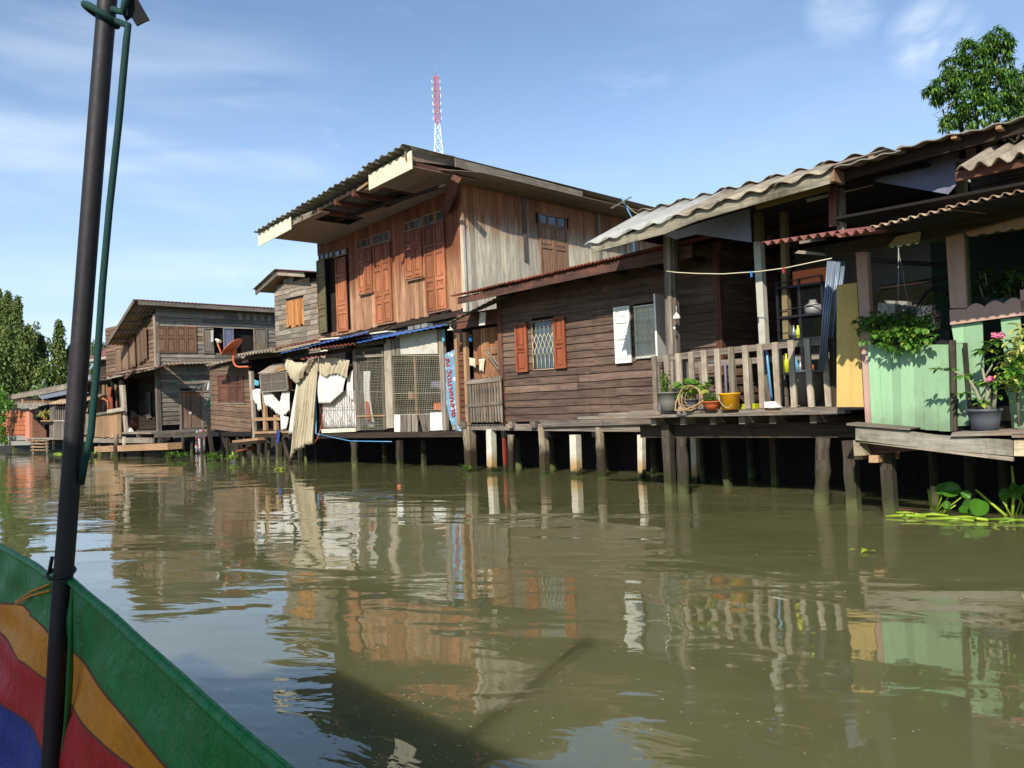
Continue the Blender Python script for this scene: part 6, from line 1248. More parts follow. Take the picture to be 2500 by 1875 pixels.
    for i in range(150):
        X, Y = rng.gauss(1130, 130), rng.gauss(800, 150); p = at(A7(X, Y), Ap - rng.uniform(-.1, .25)); b = mb if rng.random() < .75 else mv
        for k in range(3): wl(b, p, (rng.uniform(-1, 1), rng.uniform(-1, .4), rng.uniform(-.6, .7)), rng.uniform(.05, .085), .045)
    for i in range(40):
        X, Y = rng.gauss(1200, 50), rng.uniform(180, 620); p = at(A7(X, Y), Ap - rng.uniform(-.05, .2)); wl(mv, p, (rng.uniform(-1, 1), rng.uniform(-1, .4), rng.uniform(-.6, .7)), .12, .05)
    mb.build('foliage', M['leaf'], T); mv.build('pale_foliage', M['varieg'], T); mb = MB(); mb.tube([at(A7(1150, 1560), Ap), at(A7(1130, 1150), Ap), at(A7(1130, 850), Ap)], .014, 6); mb.build('trunk', M['bark'], T)
def vase_mat():
    t = NT('speckled_vase'); n = t.noise(t.pos(), 45, 2, .5); c = t.mix(t.mr(n, .5, .54), rgb(92, 60, 44), rgb(214, 206, 184)); return t.done(c, .3, .5)
M['vase'] = vase_mat()
plants_right()
def hyacinth():
    T = thing('water_hyacinth', 'water hyacinth mat with broad glossy leaves and yellow green stalks floating by the stilts', 'water plant', ath(Z8(1200, 1560), 0)); B = lambda x, y, h: Vector(ath(B5(x, y), h))
    mb = MB()
    for x0, y0, x1, y1, r in ((245, 815, 820, 825, .018), (280, 765, 790, 800, .015), (700, 800, 1140, 810, .018), (820, 850, 1500, 880, .016), (1100, 830, 1700, 870, .02), (1150, 885, 1690, 850, .014), (1650, 860, 2300, 890, .014), (1900, 900, 2400, 870, .012)): a, b = B(x0, y0, .015), B(x1, y1, .015); mb.tube([a, a.lerp(b, .5) + Vector((0, .01, .012)), b], [r * .5, r, r * .7], 7)
    mb.build('stolon', M['hyas'], T)
    def wp(x, y, base): A_ = base[1]; return Vector(at(B5(x, y), A_))
    def st(bx, by, x, y, r=.011, bend=.03, da=0): b = B(bx, by, .0); t = wp(x, y, (0, b.y + da)); mb = MB(); mb.tube([b, b.lerp(t, .5) + Vector((bend, 0, bend * .5)), t], [r, r * .9, r * .7], 7); mb.build('stalk', M['hyas'], T); return t
    def pad(c, r, tilt, roll, w=.9):
        mb = MB(); n = 16; nn = Vector(tilt).normalized(); cc = W(c); nw = (DU * nn.x + DA * nn.y + DZ * nn.z); x = (DU * math.cos(roll) + DZ * math.sin(roll)); x = (x - nw * x.dot(nw)).normalized(); y = nw.cross(x)
        rings = [];
        for k in (0, .5, 1):
            rings.append([len(mb.v) + i for i in range(n)]) 
            for i in range(n):
                a = 2 * math.pi * i / n; q = r * k * (1 - .16 * math.cos(a)); mb.v.append(cc + x * q * math.cos(a) + y * q * w * math.sin(a) + nw * (.5 * r * k * k * abs(math.sin(a)) - .25 * r * k * math.cos(a) + .0001 * i))
        for a_, b_ in ((0, 1), (1, 2)):
            for i in range(n): mb.face([rings[a_][i], rings[b_][i], rings[b_][(i + 1) % n], rings[a_][(i + 1) % n]], x, .35, 0, smooth=True)
        mb.build('leaf', M['hya'], T)
    st(895, 710, 850, 430, .013, 0)
    for bx, by, x, y, r, tilt, ro in ((950, 760, 1060, 410, .15, (-.5, -.8, .35), 1.9), (960, 760, 1200, 450, .19, (.2, -.9, .4), .4), (1000, 780, 1370, 510, .10, (.5, -.7, .3), 2.5), (1040, 780, 1240, 660, .0, (0, 0, 1), 0), (1350, 830, 1400, 690, .18, (-.2, -.8, .5), 2.6), (1450, 850, 1570, 680, .2, (.4, -.8, .45), 1.2), (1400, 830, 1400, 760, .11, (-.2, -.6, .8), 2.8), (1050, 790, 1120, 650, .09, (.1, -1, .3), 1.5)):
        t = st(bx, by, x, y, .010, .02)
        if r: pad(t, r * .52, tilt, ro)
    st(1960, 815, 1525, 440, .016, -.0); st(2030, 810, 1875, 540, .009, 0); st(2045, 800, 2040, 100, .018, .02); st(2160, 790, 2170, 560, .012, .02); st(1980, 800, 1950, 560, .008, 0); st(2100, 790, 2130, 470, .009, .03)
    for x, y, r, tilt, ro in ((1960, 500, .13, (.3, -.9, .3), .6), (2150, 480, .13, (-.3, -.9, .2), 1.5), (2080, 420, .12, (.6, -.7, .4), .5), (2200, 430, .12, (.1, -.9, .5), 2)): pad(wp(x, y, (0, B(2050, 810, 0).y)), r * .5, tilt, ro)
    mb = MB(); [mb.tube([B(x0, y0, .03), B(x1, y1, .12)], .008, 5) for x0, y0, x1, y1 in ((800, 740, 450, 720),)]; mb.build('twig', M['redw'], T); 
    mb = MB(); mb.tube([B(740, 760, .02), B(500, 790, .03)], .007, 5); mb.build('twig', M['redw'], T)
    # small scraps floating
    for X, Y, l in ((2100, 1345, 'tiny green plant scrap floating on the open water right of centre'),):
        T2 = MB(); c = ath((X, Y), .008); [wl(T2, (c[0] + rng.uniform(-.08, .08), c[1] + rng.uniform(-.05, .05), .012), (rng.uniform(-1, 1), rng.uniform(-1, 1), .25), .07, .04) for _ in range(7)]; T2.build('plant_scrap', M['hyas'], label=l, cat='plant scrap')
hyacinth()
# ---------------------------------------------------------------- houses on the left
E1 = zf(240, 940, .10852); E2 = zf(500, 820, .10848)
def lrect(F, A, q, mat, T, rows=((0, .5), (.5, 1)), w=.03, fr=None, **k):
    P = [(fr or (lambda z: at(z, A)))(z) for z in q]; i = 0 if fr is None else 1
    x0, x1 = sorted(((P[0][i] + P[3][i]) / 2, (P[1][i] + P[2][i]) / 2)); h0, h1 = sorted(((P[0][2] + P[1][2]) / 2, (P[2][2] + P[3][2]) / 2))
    return shutter(F, x0, x1, h0, h1, M[mat], T, rows, w, **k)
def R4(x0, x1, y0, y1): return ((x0, y1), (x1, y1), (x1, y0), (x0, y0))
def grey_house():
    A, U = 13.35, -32.1; T = thing('grey_house', 'two storey grey weathered house with open shutters and steep verge on the left', 'house', (U - 2, A + 2, 0)); F, S = FA(A), FU(U); sd = lambda z: ats(z, U)
    uL = -37.2
    ops = [(sd(Z1(a, 600))[1], sd(Z1(b, 600))[1], sd(Z1(1900, 735))[2], sd(Z1(1900, 520))[2]) for a, b in ((1800, 1882), (1970, 2138))]
    hole = (sd(Z1(1365, 1370))[1], sd(Z1(1515, 1370))[1], .8, sd(Z1(1440, 1350))[2]); dw = (sd(Z1(1520, 1200))[1], sd(Z1(1705, 1200))[1], .8, sd(Z1(1610, 1055))[2])
    mb = MB(); siding(mb, S, A, 22, .95, 5.6, .17, ops + [hole, dw], jit=.012); mb.build('wall', M['greyp'], T, label='grey lapped side wall')
    mb = MB(); siding(mb, F, uL, U, 3.2, 5.2, .17, (), jit=.012); mb.build('wall', M['tanw'], T, label='brownish front wall')
    mb = MB(); siding(mb, FA(14.6), uL, U, .95, 3.3, .17); mb.build('lower_wall', M['darkw'], T)
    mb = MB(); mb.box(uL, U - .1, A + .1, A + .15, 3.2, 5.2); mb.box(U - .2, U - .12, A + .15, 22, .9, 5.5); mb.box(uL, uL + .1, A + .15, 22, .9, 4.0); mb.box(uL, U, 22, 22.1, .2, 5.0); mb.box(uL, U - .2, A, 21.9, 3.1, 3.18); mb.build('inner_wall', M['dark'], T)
    for z0, z1 in ((.9, 3.3), (3.3, 5.3)): mb = MB(); mb.box(U - .1, U + .06, A - .08, A + .06, z0, z1); mb.build('corner_post', M['grey'], T)
    # windows on the side wall
    q = [sd(z) for z in (Z1(1308, 497), Z1(1640, 510), Z1(1638, 440), Z1(1305, 425))]; window(S, q[0][1], q[1][1], (q[0][2] + q[1][2]) / 2, (q[2][2] + q[3][2]) / 2, T, M['grey'], 4, name='transom_window')
    for a, b in ((1310, 1398), (1402, 1482), (1486, 1566), (1570, 1650)): lrect(S, A, [Z1(*z) for z in R4(a, b, 510, 730)], 'shut', T, ((0, .42), (.42, 1)), .03, fr=sd)
    for a, b, m in ((1708, 1798, 'greyp'), (1882, 1968, 'bluepanel'), (2140, 2250, 'greyp')): lrect(S, A, [Z1(*z) for z in R4(a, b, 525, 735)], m, T, ((0, 1),), .03, fr=sd)
    mb = MB(); drape(mb, [sd(Z1(1765, 545)), sd(Z1(1790, 545))], [sd(Z1(1768, 650)), sd(Z1(1788, 645))], 6, 8, .02, 1); mb.v = [v + DU * .12 for v in mb.v]; mb.build('rag', M['wcloth'], cat='rag', label='small patterned rag hung on the upper left shutter of the grey house')
    # board door with knob
    mb = MB(); vboards(mb, S, dw[0] + .05, dw[1] - .05, .92, dw[3] - .05, .17, w0=-.01); d = mb.build('door', M['ddoor'], T)
    mb = MB(); frame(mb, S, dw[0] - .03, dw[1] + .03, .9, dw[3] + .03, .07, .04, .07); mb.build('door_frame', M['grey'], T)
    c = sd(Z1(1685, 1210)); mb = MB(); mb.tube([(U + .0, c[1], c[2]), (U + .07, c[1], c[2])], [.015, .03], 8); mb.build('knob', M['steel'], d)
    for X, Y in ((1605, 1238), (1648, 1245)):
        c = sd(Z1(X, Y)); mb = MB(); pts = [(U + .025, c[1] + .045 * math.cos(t) * (1 + .3 * math.sin(3 * t)), c[2] + .07 * math.sin(t) * (1 + .2 * math.cos(2 * t))) for t in [i / 14 * 6.283 for i in range(14)]]; mb.prism(pts, (.004, 0, 0)); mb.build('sticker', M['white' if X < 1620 else 'bluepanel'], d)
    # front windows, leaves open
    for x0, x1, y0, y1 in ((1003, 1050, 690, 890), (1056, 1108, 660, 875), (1118, 1165, 600, 850), (1182, 1210, 560, 820), (1214, 1238, 540, 800), (1242, 1262, 520, 780)): lrect(F, A, [Z1(*z) for z in R4(x0, x1, y0, y1)], 'tanw', T, ((0, 1),), .10)
    # roof: steep left slope + nearly level right part
    p = [Vector(at(Z1(1130, 283), 12.55)), Vector(at(Z1(895, 662), 12.55))]
    mb = MB(); a, b = p[1], p[0]; corr(mb, a, a + Vector((0, 9.5, .0)), b, b + Vector((0, 9.5, -.0)), 60, .02, 3, .012); mb.build('roof_slope', M['fibre'], T)
    mb = MB(); mb.prism([a + Vector((0, -.02, -.12)), b + Vector((0, -.02, -.12)), b + Vector((0, -.02, .03)), a + Vector((0, -.02, .03))], (0, .04, 0)); mb.build('verge_board', M['grey'], T)
    for k in (.15, .35, .55, .75): mb = MB(); c = a.lerp(b, k); mb.box(c.x - .03, c.x + .03, 12.6, 22, c.z - .12, c.z - .05); mb.build('purlin', M['grey'], T)
    r0, r1 = Vector(at(Z1(1130, 283), 12.55)), Vector(ats(Z1(2200, 352), U + .45)); r1 = Vector((U + .45, 22.3, r1.z)); mb = MB(); f = Vector((U + .45, 12.55, r0.z - .05)); g = Vector((U + .45, 22.3, r0.z - .12)); corr(mb, f, g, Vector((r0.x, 12.55, r0.z)), Vector((r0.x, 22.3, r0.z - .05)), 64, .018, 2, .01, m=0); mb.build('roof_sheet', M['rust'], T)
    mb = MB(); mb.prism([(U + .43, 12.55, r0.z - .22), (U + .43, 22.2, r0.z - .3), (U + .43, 22.2, r0.z - .14), (U + .43, 12.55, r0.z - .06)], (-.03, 0, 0)); mb.build('eave_board', M['grey'], T)
    for i in range(10): mb = MB(); a_ = sd(Z1(2010, 420))[1] + i * .32; mb.box(U + .02, U + .05, a_, a_ + .14, 5.2, 5.5); mb.build('frieze_slat', M['pale'], T)
    # lean-to roof on the side wall (pale sheets)
    q = [Vector(ats(Z1(1372, 812), U)), Vector(ats(Z1(1955, 797), U))]; mb = MB(); o = Vector((.4, -.05, -.1)); corr(mb, q[0] + o, q[1] + o, q[0], q[1], 18, .015, 2, .01); mb.build('lean_to_roof', M['fibre2'], T)
    # porch
    mb = MB(); mb.box(-38.5, U + .7, 12.75, 14.6, .82, .9); mb.box(U, U + .75, 14.6, 17, .82, .9); mb.build('porch_floor', M['grey'], T)
    for a0, a1, b0, b1 in ((-38.5, U + .7, 12.78, 12.86),): mb = MB(); mb.box(a0, a1, b0, b1, .48, .68); mb.build('floor_beam', M['pale'], T)
    for X in (885, 1285, 1700): c = at(E1(X, 1100), 12.8); mb = MB(); mb.box(c[0], c[0] + .07, 12.76, 14, .68, .82); mb.build('joist', M['grey'], T)
    piece('porch_post', M['pale'], T, pq(12.8, E1(580, 1060), E1(615, 1060), E1(550, 0), E1(470, 0)), (0, .1, 0)); piece('porch_post', M['grey'], T, pq(12.86, Z1(1015, 1250), Z1(1040, 1250), Z1(1025, 960), Z1(1000, 960)), (0, .1, 0))
    v = pq(12.72, E1(-110, 1150), E1(30, 1190), E1(160, 1165), E1(330, 1150), E1(505, 1150), E1(500, 600), E1(200, 650), E1(-110, 705)); mb = MB()
    for i in range(7):
        x0, x1 = -110 + 88 * i, -110 + 88 * (i + 1) - 3; yb = 1150 + rng.uniform(0, 40); mb.prism(pq(12.72, E1(x0 + 6, yb), E1(x1 + 6, yb), E1(x1, 700 - (x1 + 110) * .16), E1(x0, 700 - (x0 + 110) * .16)), (0, .03, 0))
    mb.build('plank_screen', M['tan'], T); mb = MB(); mb.beam(at(E1(-120, 660), 12.65), at(E1(240, 615), 12.65), .06, .08); mb.build('screen_rail', M['grey'], T); mb = MB(); mb.beam(at(E1(215, 600), 12.62), at(E1(595, 530), 12.62), .06, .14); mb.build('screen_rail', M['pale'], T)
    # slatted balcony on the left of it
    for i in range(13): x = 700 + i * 11; mb = MB(); mb.prism(pq(12.8, Z1(x + 6, 1420), Z1(x + 12, 1420), Z1(x + 6, 1250 + rng.uniform(-8, 8)), Z1(x, 1250)), (0, .03, 0)); mb.build('balcony_slat', M['grey'], T)
    mb = MB(); mb.beam(at(Z1(690, 1262), 12.83), at(Z1(850, 1250), 12.83), .05, .06); mb.build('balcony_rail', M['grey'], T)
    mb = MB(); mb.beam(at(Z1(735, 1230), 12.7), at(Z1(765, 1100), 12.9), .05, .05); mb.build('prop', M['tan'], T)
    for i in range(22):
        x = 745 + i * 11.5
        if 905 < x < 940: continue
        mb = MB(); mb.prism(pq(13.6, Z1(x, 1240), Z1(x + 5, 1240), Z1(x + 5, 1000), Z1(x, 1000)), (0, .03, 0)); mb.build('lattice_slat', M['tan' if i % 3 else 'darkw'], T)
    mb = MB(); mb.beam(at(Z1(740, 1100), 13.58), at(Z1(1000, 1085), 13.58), .05, .05); mb.build('lattice_rail', M['darkw'], T)
    piece('door_leaf', M['orange_s'], T, pq(13.4, Z1(910, 1240), Z1(945, 1240), Z1(935, 1020), Z1(905, 1020)), (0, .05, 0))
    mb = MB(); arc = [at(Z1(870 + 42 * math.cos(t), 1165 - 45 * math.sin(t)), 13.3) for t in [i / 10 * math.pi for i in range(11)]]; mb.tube([at(Z1(912, 1230), 13.3)] + arc + [at(Z1(828, 1230), 13.3)], .04, 6); mb.build('arched_frame', M['amber'], T)
    for i in range(5): mb = MB(); x = 845 + i * 12; mb.tube([at(Z1(x, 1230), 13.3), at(Z1(x, 1140), 13.3)], .012, 5); mb.build('arch_bar', M['rack'], T)
    piece('shaded_board', M['gwall'], T, pq(14.3, E1(590, 700), E1(725, 720), E1(720, 330), E1(585, 320)), (0, .03, 0))
    for x in (750, 1090): window(FA(14.5), *[at(E1(k, 500), 14.5)[0] for k in (x, x + 85)], 1.4, 2.45, T, M['grey'], 1, name='inner_window')
    # porch roof
    p0, p1 = Vector(at(Z1(752, 952), 12.45)), Vector(at(Z1(1335, 850), 12.45)); mb = MB(); corr(mb, p0, p1, p0 + Vector((0, 1.5, .28)), p1 + Vector((0, .9, .12)), 20, .015, 3, .01, rag=.05); mb.build('porch_roof', M['rust'], T)
    piece('porch_fascia', M['grey'], T, pq(12.5, Z1(900, 955), Z1(1060, 920), Z1(1335, 862), Z1(1335, 835), Z1(1060, 880), Z1(900, 930)), (0, .04, 0))
    piece('broken_board', M['redw'], T, pq(12.4, Z1(1040, 945), Z1(1062, 950), Z1(1140, 870), Z1(1125, 862)), (0, .03, 0))
    # stilts
    for X, Y, w, k in ((755, 1600, 40, 1), (845, 1600, 36, 1), (950, 1590, 36, 0), (1050, 1600, 38, 1), (1350, 1560, 40, 0), (1540, 1560, 22, 0), (1700, 1560, 26, 0)): stilt(T, Z1(X, 1440), Z1(X + 4, Y), w * .289, 12.95, 'stiltd', bool(k))
    for X in (800, 1000, 1200, 1450, 1620): stilt(T, Z1(X, 1430), Z1(X, 1560), 9, 14.4, 'stiltd', True)
M['tanw'] = wood('brown_grey_siding', rgb(92, 72, 56), rgb(150, 124, 100), rough=.85, var=.35)
grey_house()
def fl_cloth():
    t = NT('flowered_cloth'); n = t.noise(t.pos(), 9, 3, .6); c = t.mix(t.mr(n, .5, .54), rgb(222, 218, 210), rgb(170, 50, 56)); c = t.mix(t.mr(t.noise(t.pos(), 6, 2, .5), .58, .62), c, rgb(80, 110, 150)); return t.done(c, .9, .1)
M['flower_cloth'] = fl_cloth()
def left_things():
    # floating log landing and its mooring post
    a, b = Vector(at(E1(60, 1440), 12.35)), Vector(at(E1(1720, 1370), 12.35)); mb = MB(); mb.beam(a, b, .5, .22, up=(0, 0, 1)); mb.build('landing_timber', M['tan'], label='long thick timber lying level above the water in front of the grey house', cat='timber')
    mb = MB(); T = thing('mooring_post', 'rough round mooring post standing in front of the long landing timber', 'post', at(E1(410, 1640), 12.1)); stilt(T, E1(400, 1100), E1(415, 1700), 125 * .1085, 12.1, 'stilt', True, name='shaft')
    T = thing('mooring_post', 'mossy square post under the right end of the long landing timber', 'post', at(E1(1590, 1640), 12.3)); stilt(T, E1(1580, 1440), E1(1590, 1760), 110 * .1085, 12.35, 'stilt', False, name='shaft')
    T = thing('mooring_post', 'thin white post supporting the porch at the left of the landing timber', 'post', at(E1(575, 1640), 12.7)); stilt(T, E1(580, 1160), E1(590, 1720), 62 * .1085, 12.75, 'conc', False, name='shaft')
    c = at(E1(750, 1035), 13.3); c = (c[0], 13.3, .905); k = .1085 * mpp(c); T = thing('water_jar', 'glossy brown glazed water jar on the porch of the grey house', 'jar', c); mb = MB(); mb.lathe(c, [(0, .0), (95 * k, .0), (135 * k, 120 * k), (148 * k, 220 * k), (130 * k, 285 * k), (112 * k, 300 * k), (125 * k, 312 * k), (105 * k, 312 * k), (95 * k, 290 * k), (0, 270 * k)], 26); mb.build('body', M['jar'], T)
    mb = MB(); P = pq(12.9, E1(620, 1060), E1(745, 1050)); Q = pq(12.95, E1(620, 920), E1(665, 940)); mb.prism([P[0], P[1], Q[1], Q[0]], (0, .1, 0)); mb.build('plastic_bag', M['wcloth'], label='crumpled white plastic bag on the porch beside the brown jar', cat='bag')
    # cloths
    U = -32.1
    def side(q, d): p = ats(q, U); return (U + d, p[1], p[2])
    mb = MB(); sd = lambda X, Y: side(B2(X, Y), .6); drape(mb, [sd(1210, 280), sd(1300, 240), sd(1400, 190), sd(1440, 185)], [sd(1215, 286), sd(1300, 292), sd(1350, 285), sd(1380, 285)], 16, 6, .04, 3, seed=31); mb.build('tarpaulin', M['grcloth'], cat='tarpaulin', label='dark grey crumpled tarpaulin over the old plank door')
    mb = MB(); drape(mb, [sd(1400, 200), sd(1432, 180), sd(1470, 235)], [sd(1370, 280), sd(1425, 290), sd(1475, 285)], 12, 6, .04, 2, seed=32); mb.build('tarpaulin', M['wcloth'], cat='tarpaulin', label='pale crumpled cloth beside the grey tarpaulin over the door')
    mb = MB(); drape(mb, [sd(1475, 262), sd(1535, 268)], [sd(1412, 485), sd(1550, 525)], 14, 12, .05, 3, seed=33); mb.build('plastic_bag', M['gcloth'], cat='bag', label='bright green plastic sheet hanging right of the old plank door')
    mb = MB(); s2 = lambda X, Y: side(B2(X, Y), .8); drape(mb, [s2(1245, 800), s2(1300, 790), s2(1370, 800)], [s2(1235, 1070), s2(1300, 1075), s2(1370, 1040)], 18, 12, .05, 3, seed=34, rag=.04); mb.build('laundry', M['flower_cloth'], cat='cloth', label='red and white patterned cloth hanging over the landing edge below the door')
    mb = MB(); drape(mb, [s2(1240, 805), s2(1262, 800)], [s2(1228, 1060), s2(1265, 1060)], 6, 8, .02, 1, seed=35); mb.build('laundry', M['lblue'], cat='cloth', label='narrow pale blue cloth beside the patterned cloth')
    mb = MB(); drape(mb, [side(B2(1350, 795), .75), side(B2(1440, 800), .75)], [side(B2(1350, 805), .82), side(B2(1465, 828), .82)], 8, 4, .02, 2, seed=36); mb.build('laundry', M['beige'], cat='cloth', label='cream cloth lying on the landing edge in front of the door')
    T = thing('washing_line', 'frayed green cord strung across the grey side wall', 'cord', side(B2(865, 190), .12)); mb = MB(); mb.tube([side(B2(*q), .12) for q in ((865, 180), (960, 180), (1080, 195), (1120, 165), (1280, 160), (1400, 150), (1535, 138))], .012, 5); mb.build('cord', M['grn'], T)
    for q in (((860, 170), (880, 175), (878, 225), (868, 225)), ((1040, 180), (1085, 180), (1085, 200), (1050, 195)), ((1262, 170), (1320, 140), (1318, 160), (1270, 175))): mb = MB(); mb.prism([side(B2(*z), .14) for z in q][::-1], (.01, 0, 0)); mb.build('rag', M['gcloth'], T)
    # satellite dish on its pipe
    c = Vector(at(E2(620, 245), 12.0)); T = thing('satellite_dish', 'orange satellite dish on a bent pipe beside the shack roof', 'satellite dish', c); nrm = Vector((-.50, -.42, .76)).normalized(); nw = DU * nrm.x + DA * nrm.y + DZ * nrm.z
    R_ = 285 * .1085 * mpp(c); x = nw.cross(DZ).normalized(); y = nw.cross(x); cw = W(c); mb = MB(lambda p: Vector(p))
    mb.grid(lambda s, t: cw + (x * math.cos(6.2832 * s) + y * math.sin(6.2832 * s) * .92) * R_ * t + nw * (R_ * .22 * t * t - R_ * .2), 32, 8, 0, .5, .012); mb.build('dish', M['orangep'], T)
    mb = MB(); mb.tube([at(E2(410, 440), 11.95), at(E2(370, 390), 11.9), at(E2(285, 170), 11.8)], .022, 8); mb.build('feed_arm', M['orangep'], T)
    mb = MB(); mb.tube([at(E2(255, 85), 11.78), at(E2(345, 125), 11.8)], [.04, .05], 10); mb.tube([at(E2(285, 170), 11.8), at(E2(300, 110), 11.8)], .03, 8); mb.build('receiver', M['lampw'], T)
    mb = MB(); mb.tube([at(E2(620, 330), 12.0), at(E2(645, 480), 12.0), at(E2(648, 600), 12.02), at(E2(700, 680), 12.05), at(E2(780, 700), 12.08), at(E2(950, 695), 12.2), at(E2(1045, 700), 12.3)], .028, 10); mb.build('mount_pipe', M['orangep'], T)
    mb = MB(); mb.box(c.x - .08, c.x + .08, 11.98, 12.1, c.z - .25, c.z - .08); mb.build('bracket', M['orangep'], T)
left_things()
def gable_house():
    A = 14.2; F = FA(A); T = thing('gabled_house', 'small grey sided house with an amber boarded window beside the big timber house', 'house', (-24, A + 2, 0))
    uL, uR = at(Z2(362, 1300), A)[0], at(Z2(712, 1300), A)[0] + .25
    w = [at(Z2(*z), A) for z in ((455, 1525), (600, 1505), (595, 1288), (452, 1325))]; wr = (w[3][0], w[1][0], (w[0][2] + w[1][2]) / 2, (w[2][2] + w[3][2]) / 2)
    pk = Vector(at(Z2(380, 1075), A - .35)); le = Vector(at(Z2(205, 1235), A - .35)); re = Vector(at(Z2(712, 1095), A - .35)); re = re + (re - pk) * .3
    top = lambda x: (pk.z - .14) + (re.z - pk.z) * max(0, (x - pk.x) / (re.x - pk.x)) if x > pk.x else (pk.z - .14) + (le.z - pk.z) * (pk.x - x) / (pk.x - le.x)
    mb = MB(); h = 2.6
    while h < pk.z - .1:
        xs = [uL + (uR - uL) * i / 24 for i in range(25)]; ok = [x for x in xs if top(x) > h + .16]
        if not ok: break
        for a, b in split(ok[0], ok[-1], [wr], h + .02, h + .14): 
            n = 3; 
            for q in range(n): xa, xb = a + (b - a) * q / n, a + (b - a) * (q + 1) / n; j = rng.uniform(-.01, .01); mb.prism([(xa, A - .03, h + j), (xb, A - .03, h + j), (xb, A - .008, h + .175 + j), (xa, A - .008, h + .175 + j)], (0, .02, 0))
        h += .16
    mb.build('wall', M['greyp'], T)
    mb = MB(); mb.prism([(uL, A + .02, 2.2), (uR, A + .02, 2.2), (uR, A + .02, top(uR) - .02), (pk.x, A + .02, pk.z - .16), (uL, A + .02, top(uL) - .03)], (0, 4, 0)); mb.build('body', M['darkw'], T)
    mb = MB(); siding(mb, FUL(uL), A, A + 4, 2.6, top(uL) - .1, .16); mb.build('wall', M['greyp'], T)
    mb = MB(); vboards(mb, F, wr[0], wr[1], wr[2], wr[3], .14, w0=.02, hj=.05); mb.build('boarded_window', M['amber'], T)
    for a, b, nm in ((pk, le, 'left'), (pk, re, 'right')):
        mb = MB(); o = Vector((0, 5, 0)); corr(mb, a + Vector((0, -.1, .03)), a + o, b + Vector((0, -.1, .03)), b + o, 30, .015, 2, .012); mb.build('roof_sheet', M['redroof' if nm == 'right' else 'fibre'], T)
    mb = MB(); mb.prism([le + Vector((0, 0, -.14)), pk + Vector((0, 0, -.15)), pk + Vector((0, 0, .0)), le + Vector((0, 0, .0))], (0, .04, 0)); mb.build('verge_board', M['grey'], T)
    mb = MB(); e = pk.lerp(re, .5); mb.prism([pk + Vector((.01, 0, -.15)), e + Vector((0, 0, -.15)), e, pk + Vector((.01, 0, 0))], (0, .04, 0)); mb.build('verge_board', M['pale'], T)
    mb = MB(); mb.prism([le + Vector((.05, .05, -.05)), pk + Vector((0, .05, -.05)), pk + Vector((0, .4, -.05)), le + Vector((.05, 4.5, -.05))], (0, 0, .02)); mb.build('soffit', M['soffit'], T)
gable_house()
def low_shack():
    A = 12.95; F = FA(A); T = thing('low_shack', 'low dark plank shack with closed red brown shutters beside the orange satellite dish', 'house', (-27, A + 1.5, 0))
    uL, uR = at(Z1(1780, 1100), A)[0], at(Z1(2118, 1100), A)[0]; P = [at(Z1(*z), A) for z in ((1790, 1372), (2118, 1420))]; dz = P[1][2] - P[0][2]
    hl = lambda x: 0 if x < uL else dz * (x - uL) / (uR - uL)
    mb = MB(); siding(mb, F, uL, uR, P[0][2], 3.05, .16, hl=lambda x: dz * (x - uL) / (uR - uL) * .9, jit=.01); mb.build('wall', M['tanw'], T)
    for X0, X1 in ((1850, 1935), (1940, 2005), (2008, 2065)): lrect(F, A, [Z1(*z) for z in R4(X0, X1, 915, 1150)], 'redw', T, ((0, .4), (.4, 1)), .02)
    mb = MB(); q = pq(A - .05, Z1(1845, 1160), Z1(2070, 1165), Z1(2070, 1152), Z1(1845, 1148)); mb.prism(q, (0, .05, 0)); mb.build('sill', M['grey'], T)
    mb = MB(); mb.box(uL, uR, A + .1, A + 4, .9, 3.1); mb.build('body', M['dark'], T)
    mb = MB(); mb.box(uL, uR + .3, A - .1, A + 4, .72, .86); mb.build('floor', M['under'], T)
    p0, p1 = Vector(at(Z1(1740, 838), A - .8)), Vector(at(Z1(2130, 752), A - .7)); mb = MB(); corr(mb, p0, p1, p0 + Vector((0, 3.6, .45)), p1 + Vector((0, 3.6, .5)), 22, .025, 3, .012, rag=.03); mb.build('roof_sheet', M['fibre2'], T)
    for q in ((1760, 852, 1985, 790), (1980, 800, 2110, 775)): mb = MB(); mb.beam(at(Z1(q[0], q[1] + 16), A - .6), at(Z1(q[2], q[3] + 20), A - .6), .06, .1); mb.build('eave_beam', M['darkw'], T)
    for X, w, k in ((1885, 55, 1), (1920, 36, 0), (2010, 36, 0), (2060, 30, 1)): stilt(T, Z1(X, 1400), Z1(X + 8, 1585), w * .289, A, 'stiltd', bool(k))
    stilt(T, Z1(1750, 1290), Z1(1790, 1560), 34 * .289, A - .6, 'stiltd', False, name='leaning_prop')
    for i, (x0, y0, x1, y1, mt, l) in enumerate(((1970, 1500, 2210, 1480, 'darkw', 'lowest dark plank of the loose pile beside the shack'), (2000, 1478, 2215, 1455, 'tan', 'tan plank in the middle of the loose pile beside the shack'), (2030, 1555, 2130, 1530, 'orange_s', 'short reddish plank end sticking out of the loose pile'))): mb = MB(); mb.beam(at(Z1(x0, y0), A - .9 + .1 * i), at(Z1(x1, y1), A - .9 + .1 * i), .3, .07); mb.build('loose_plank', M[mt], label=l, cat='plank')
low_shack()
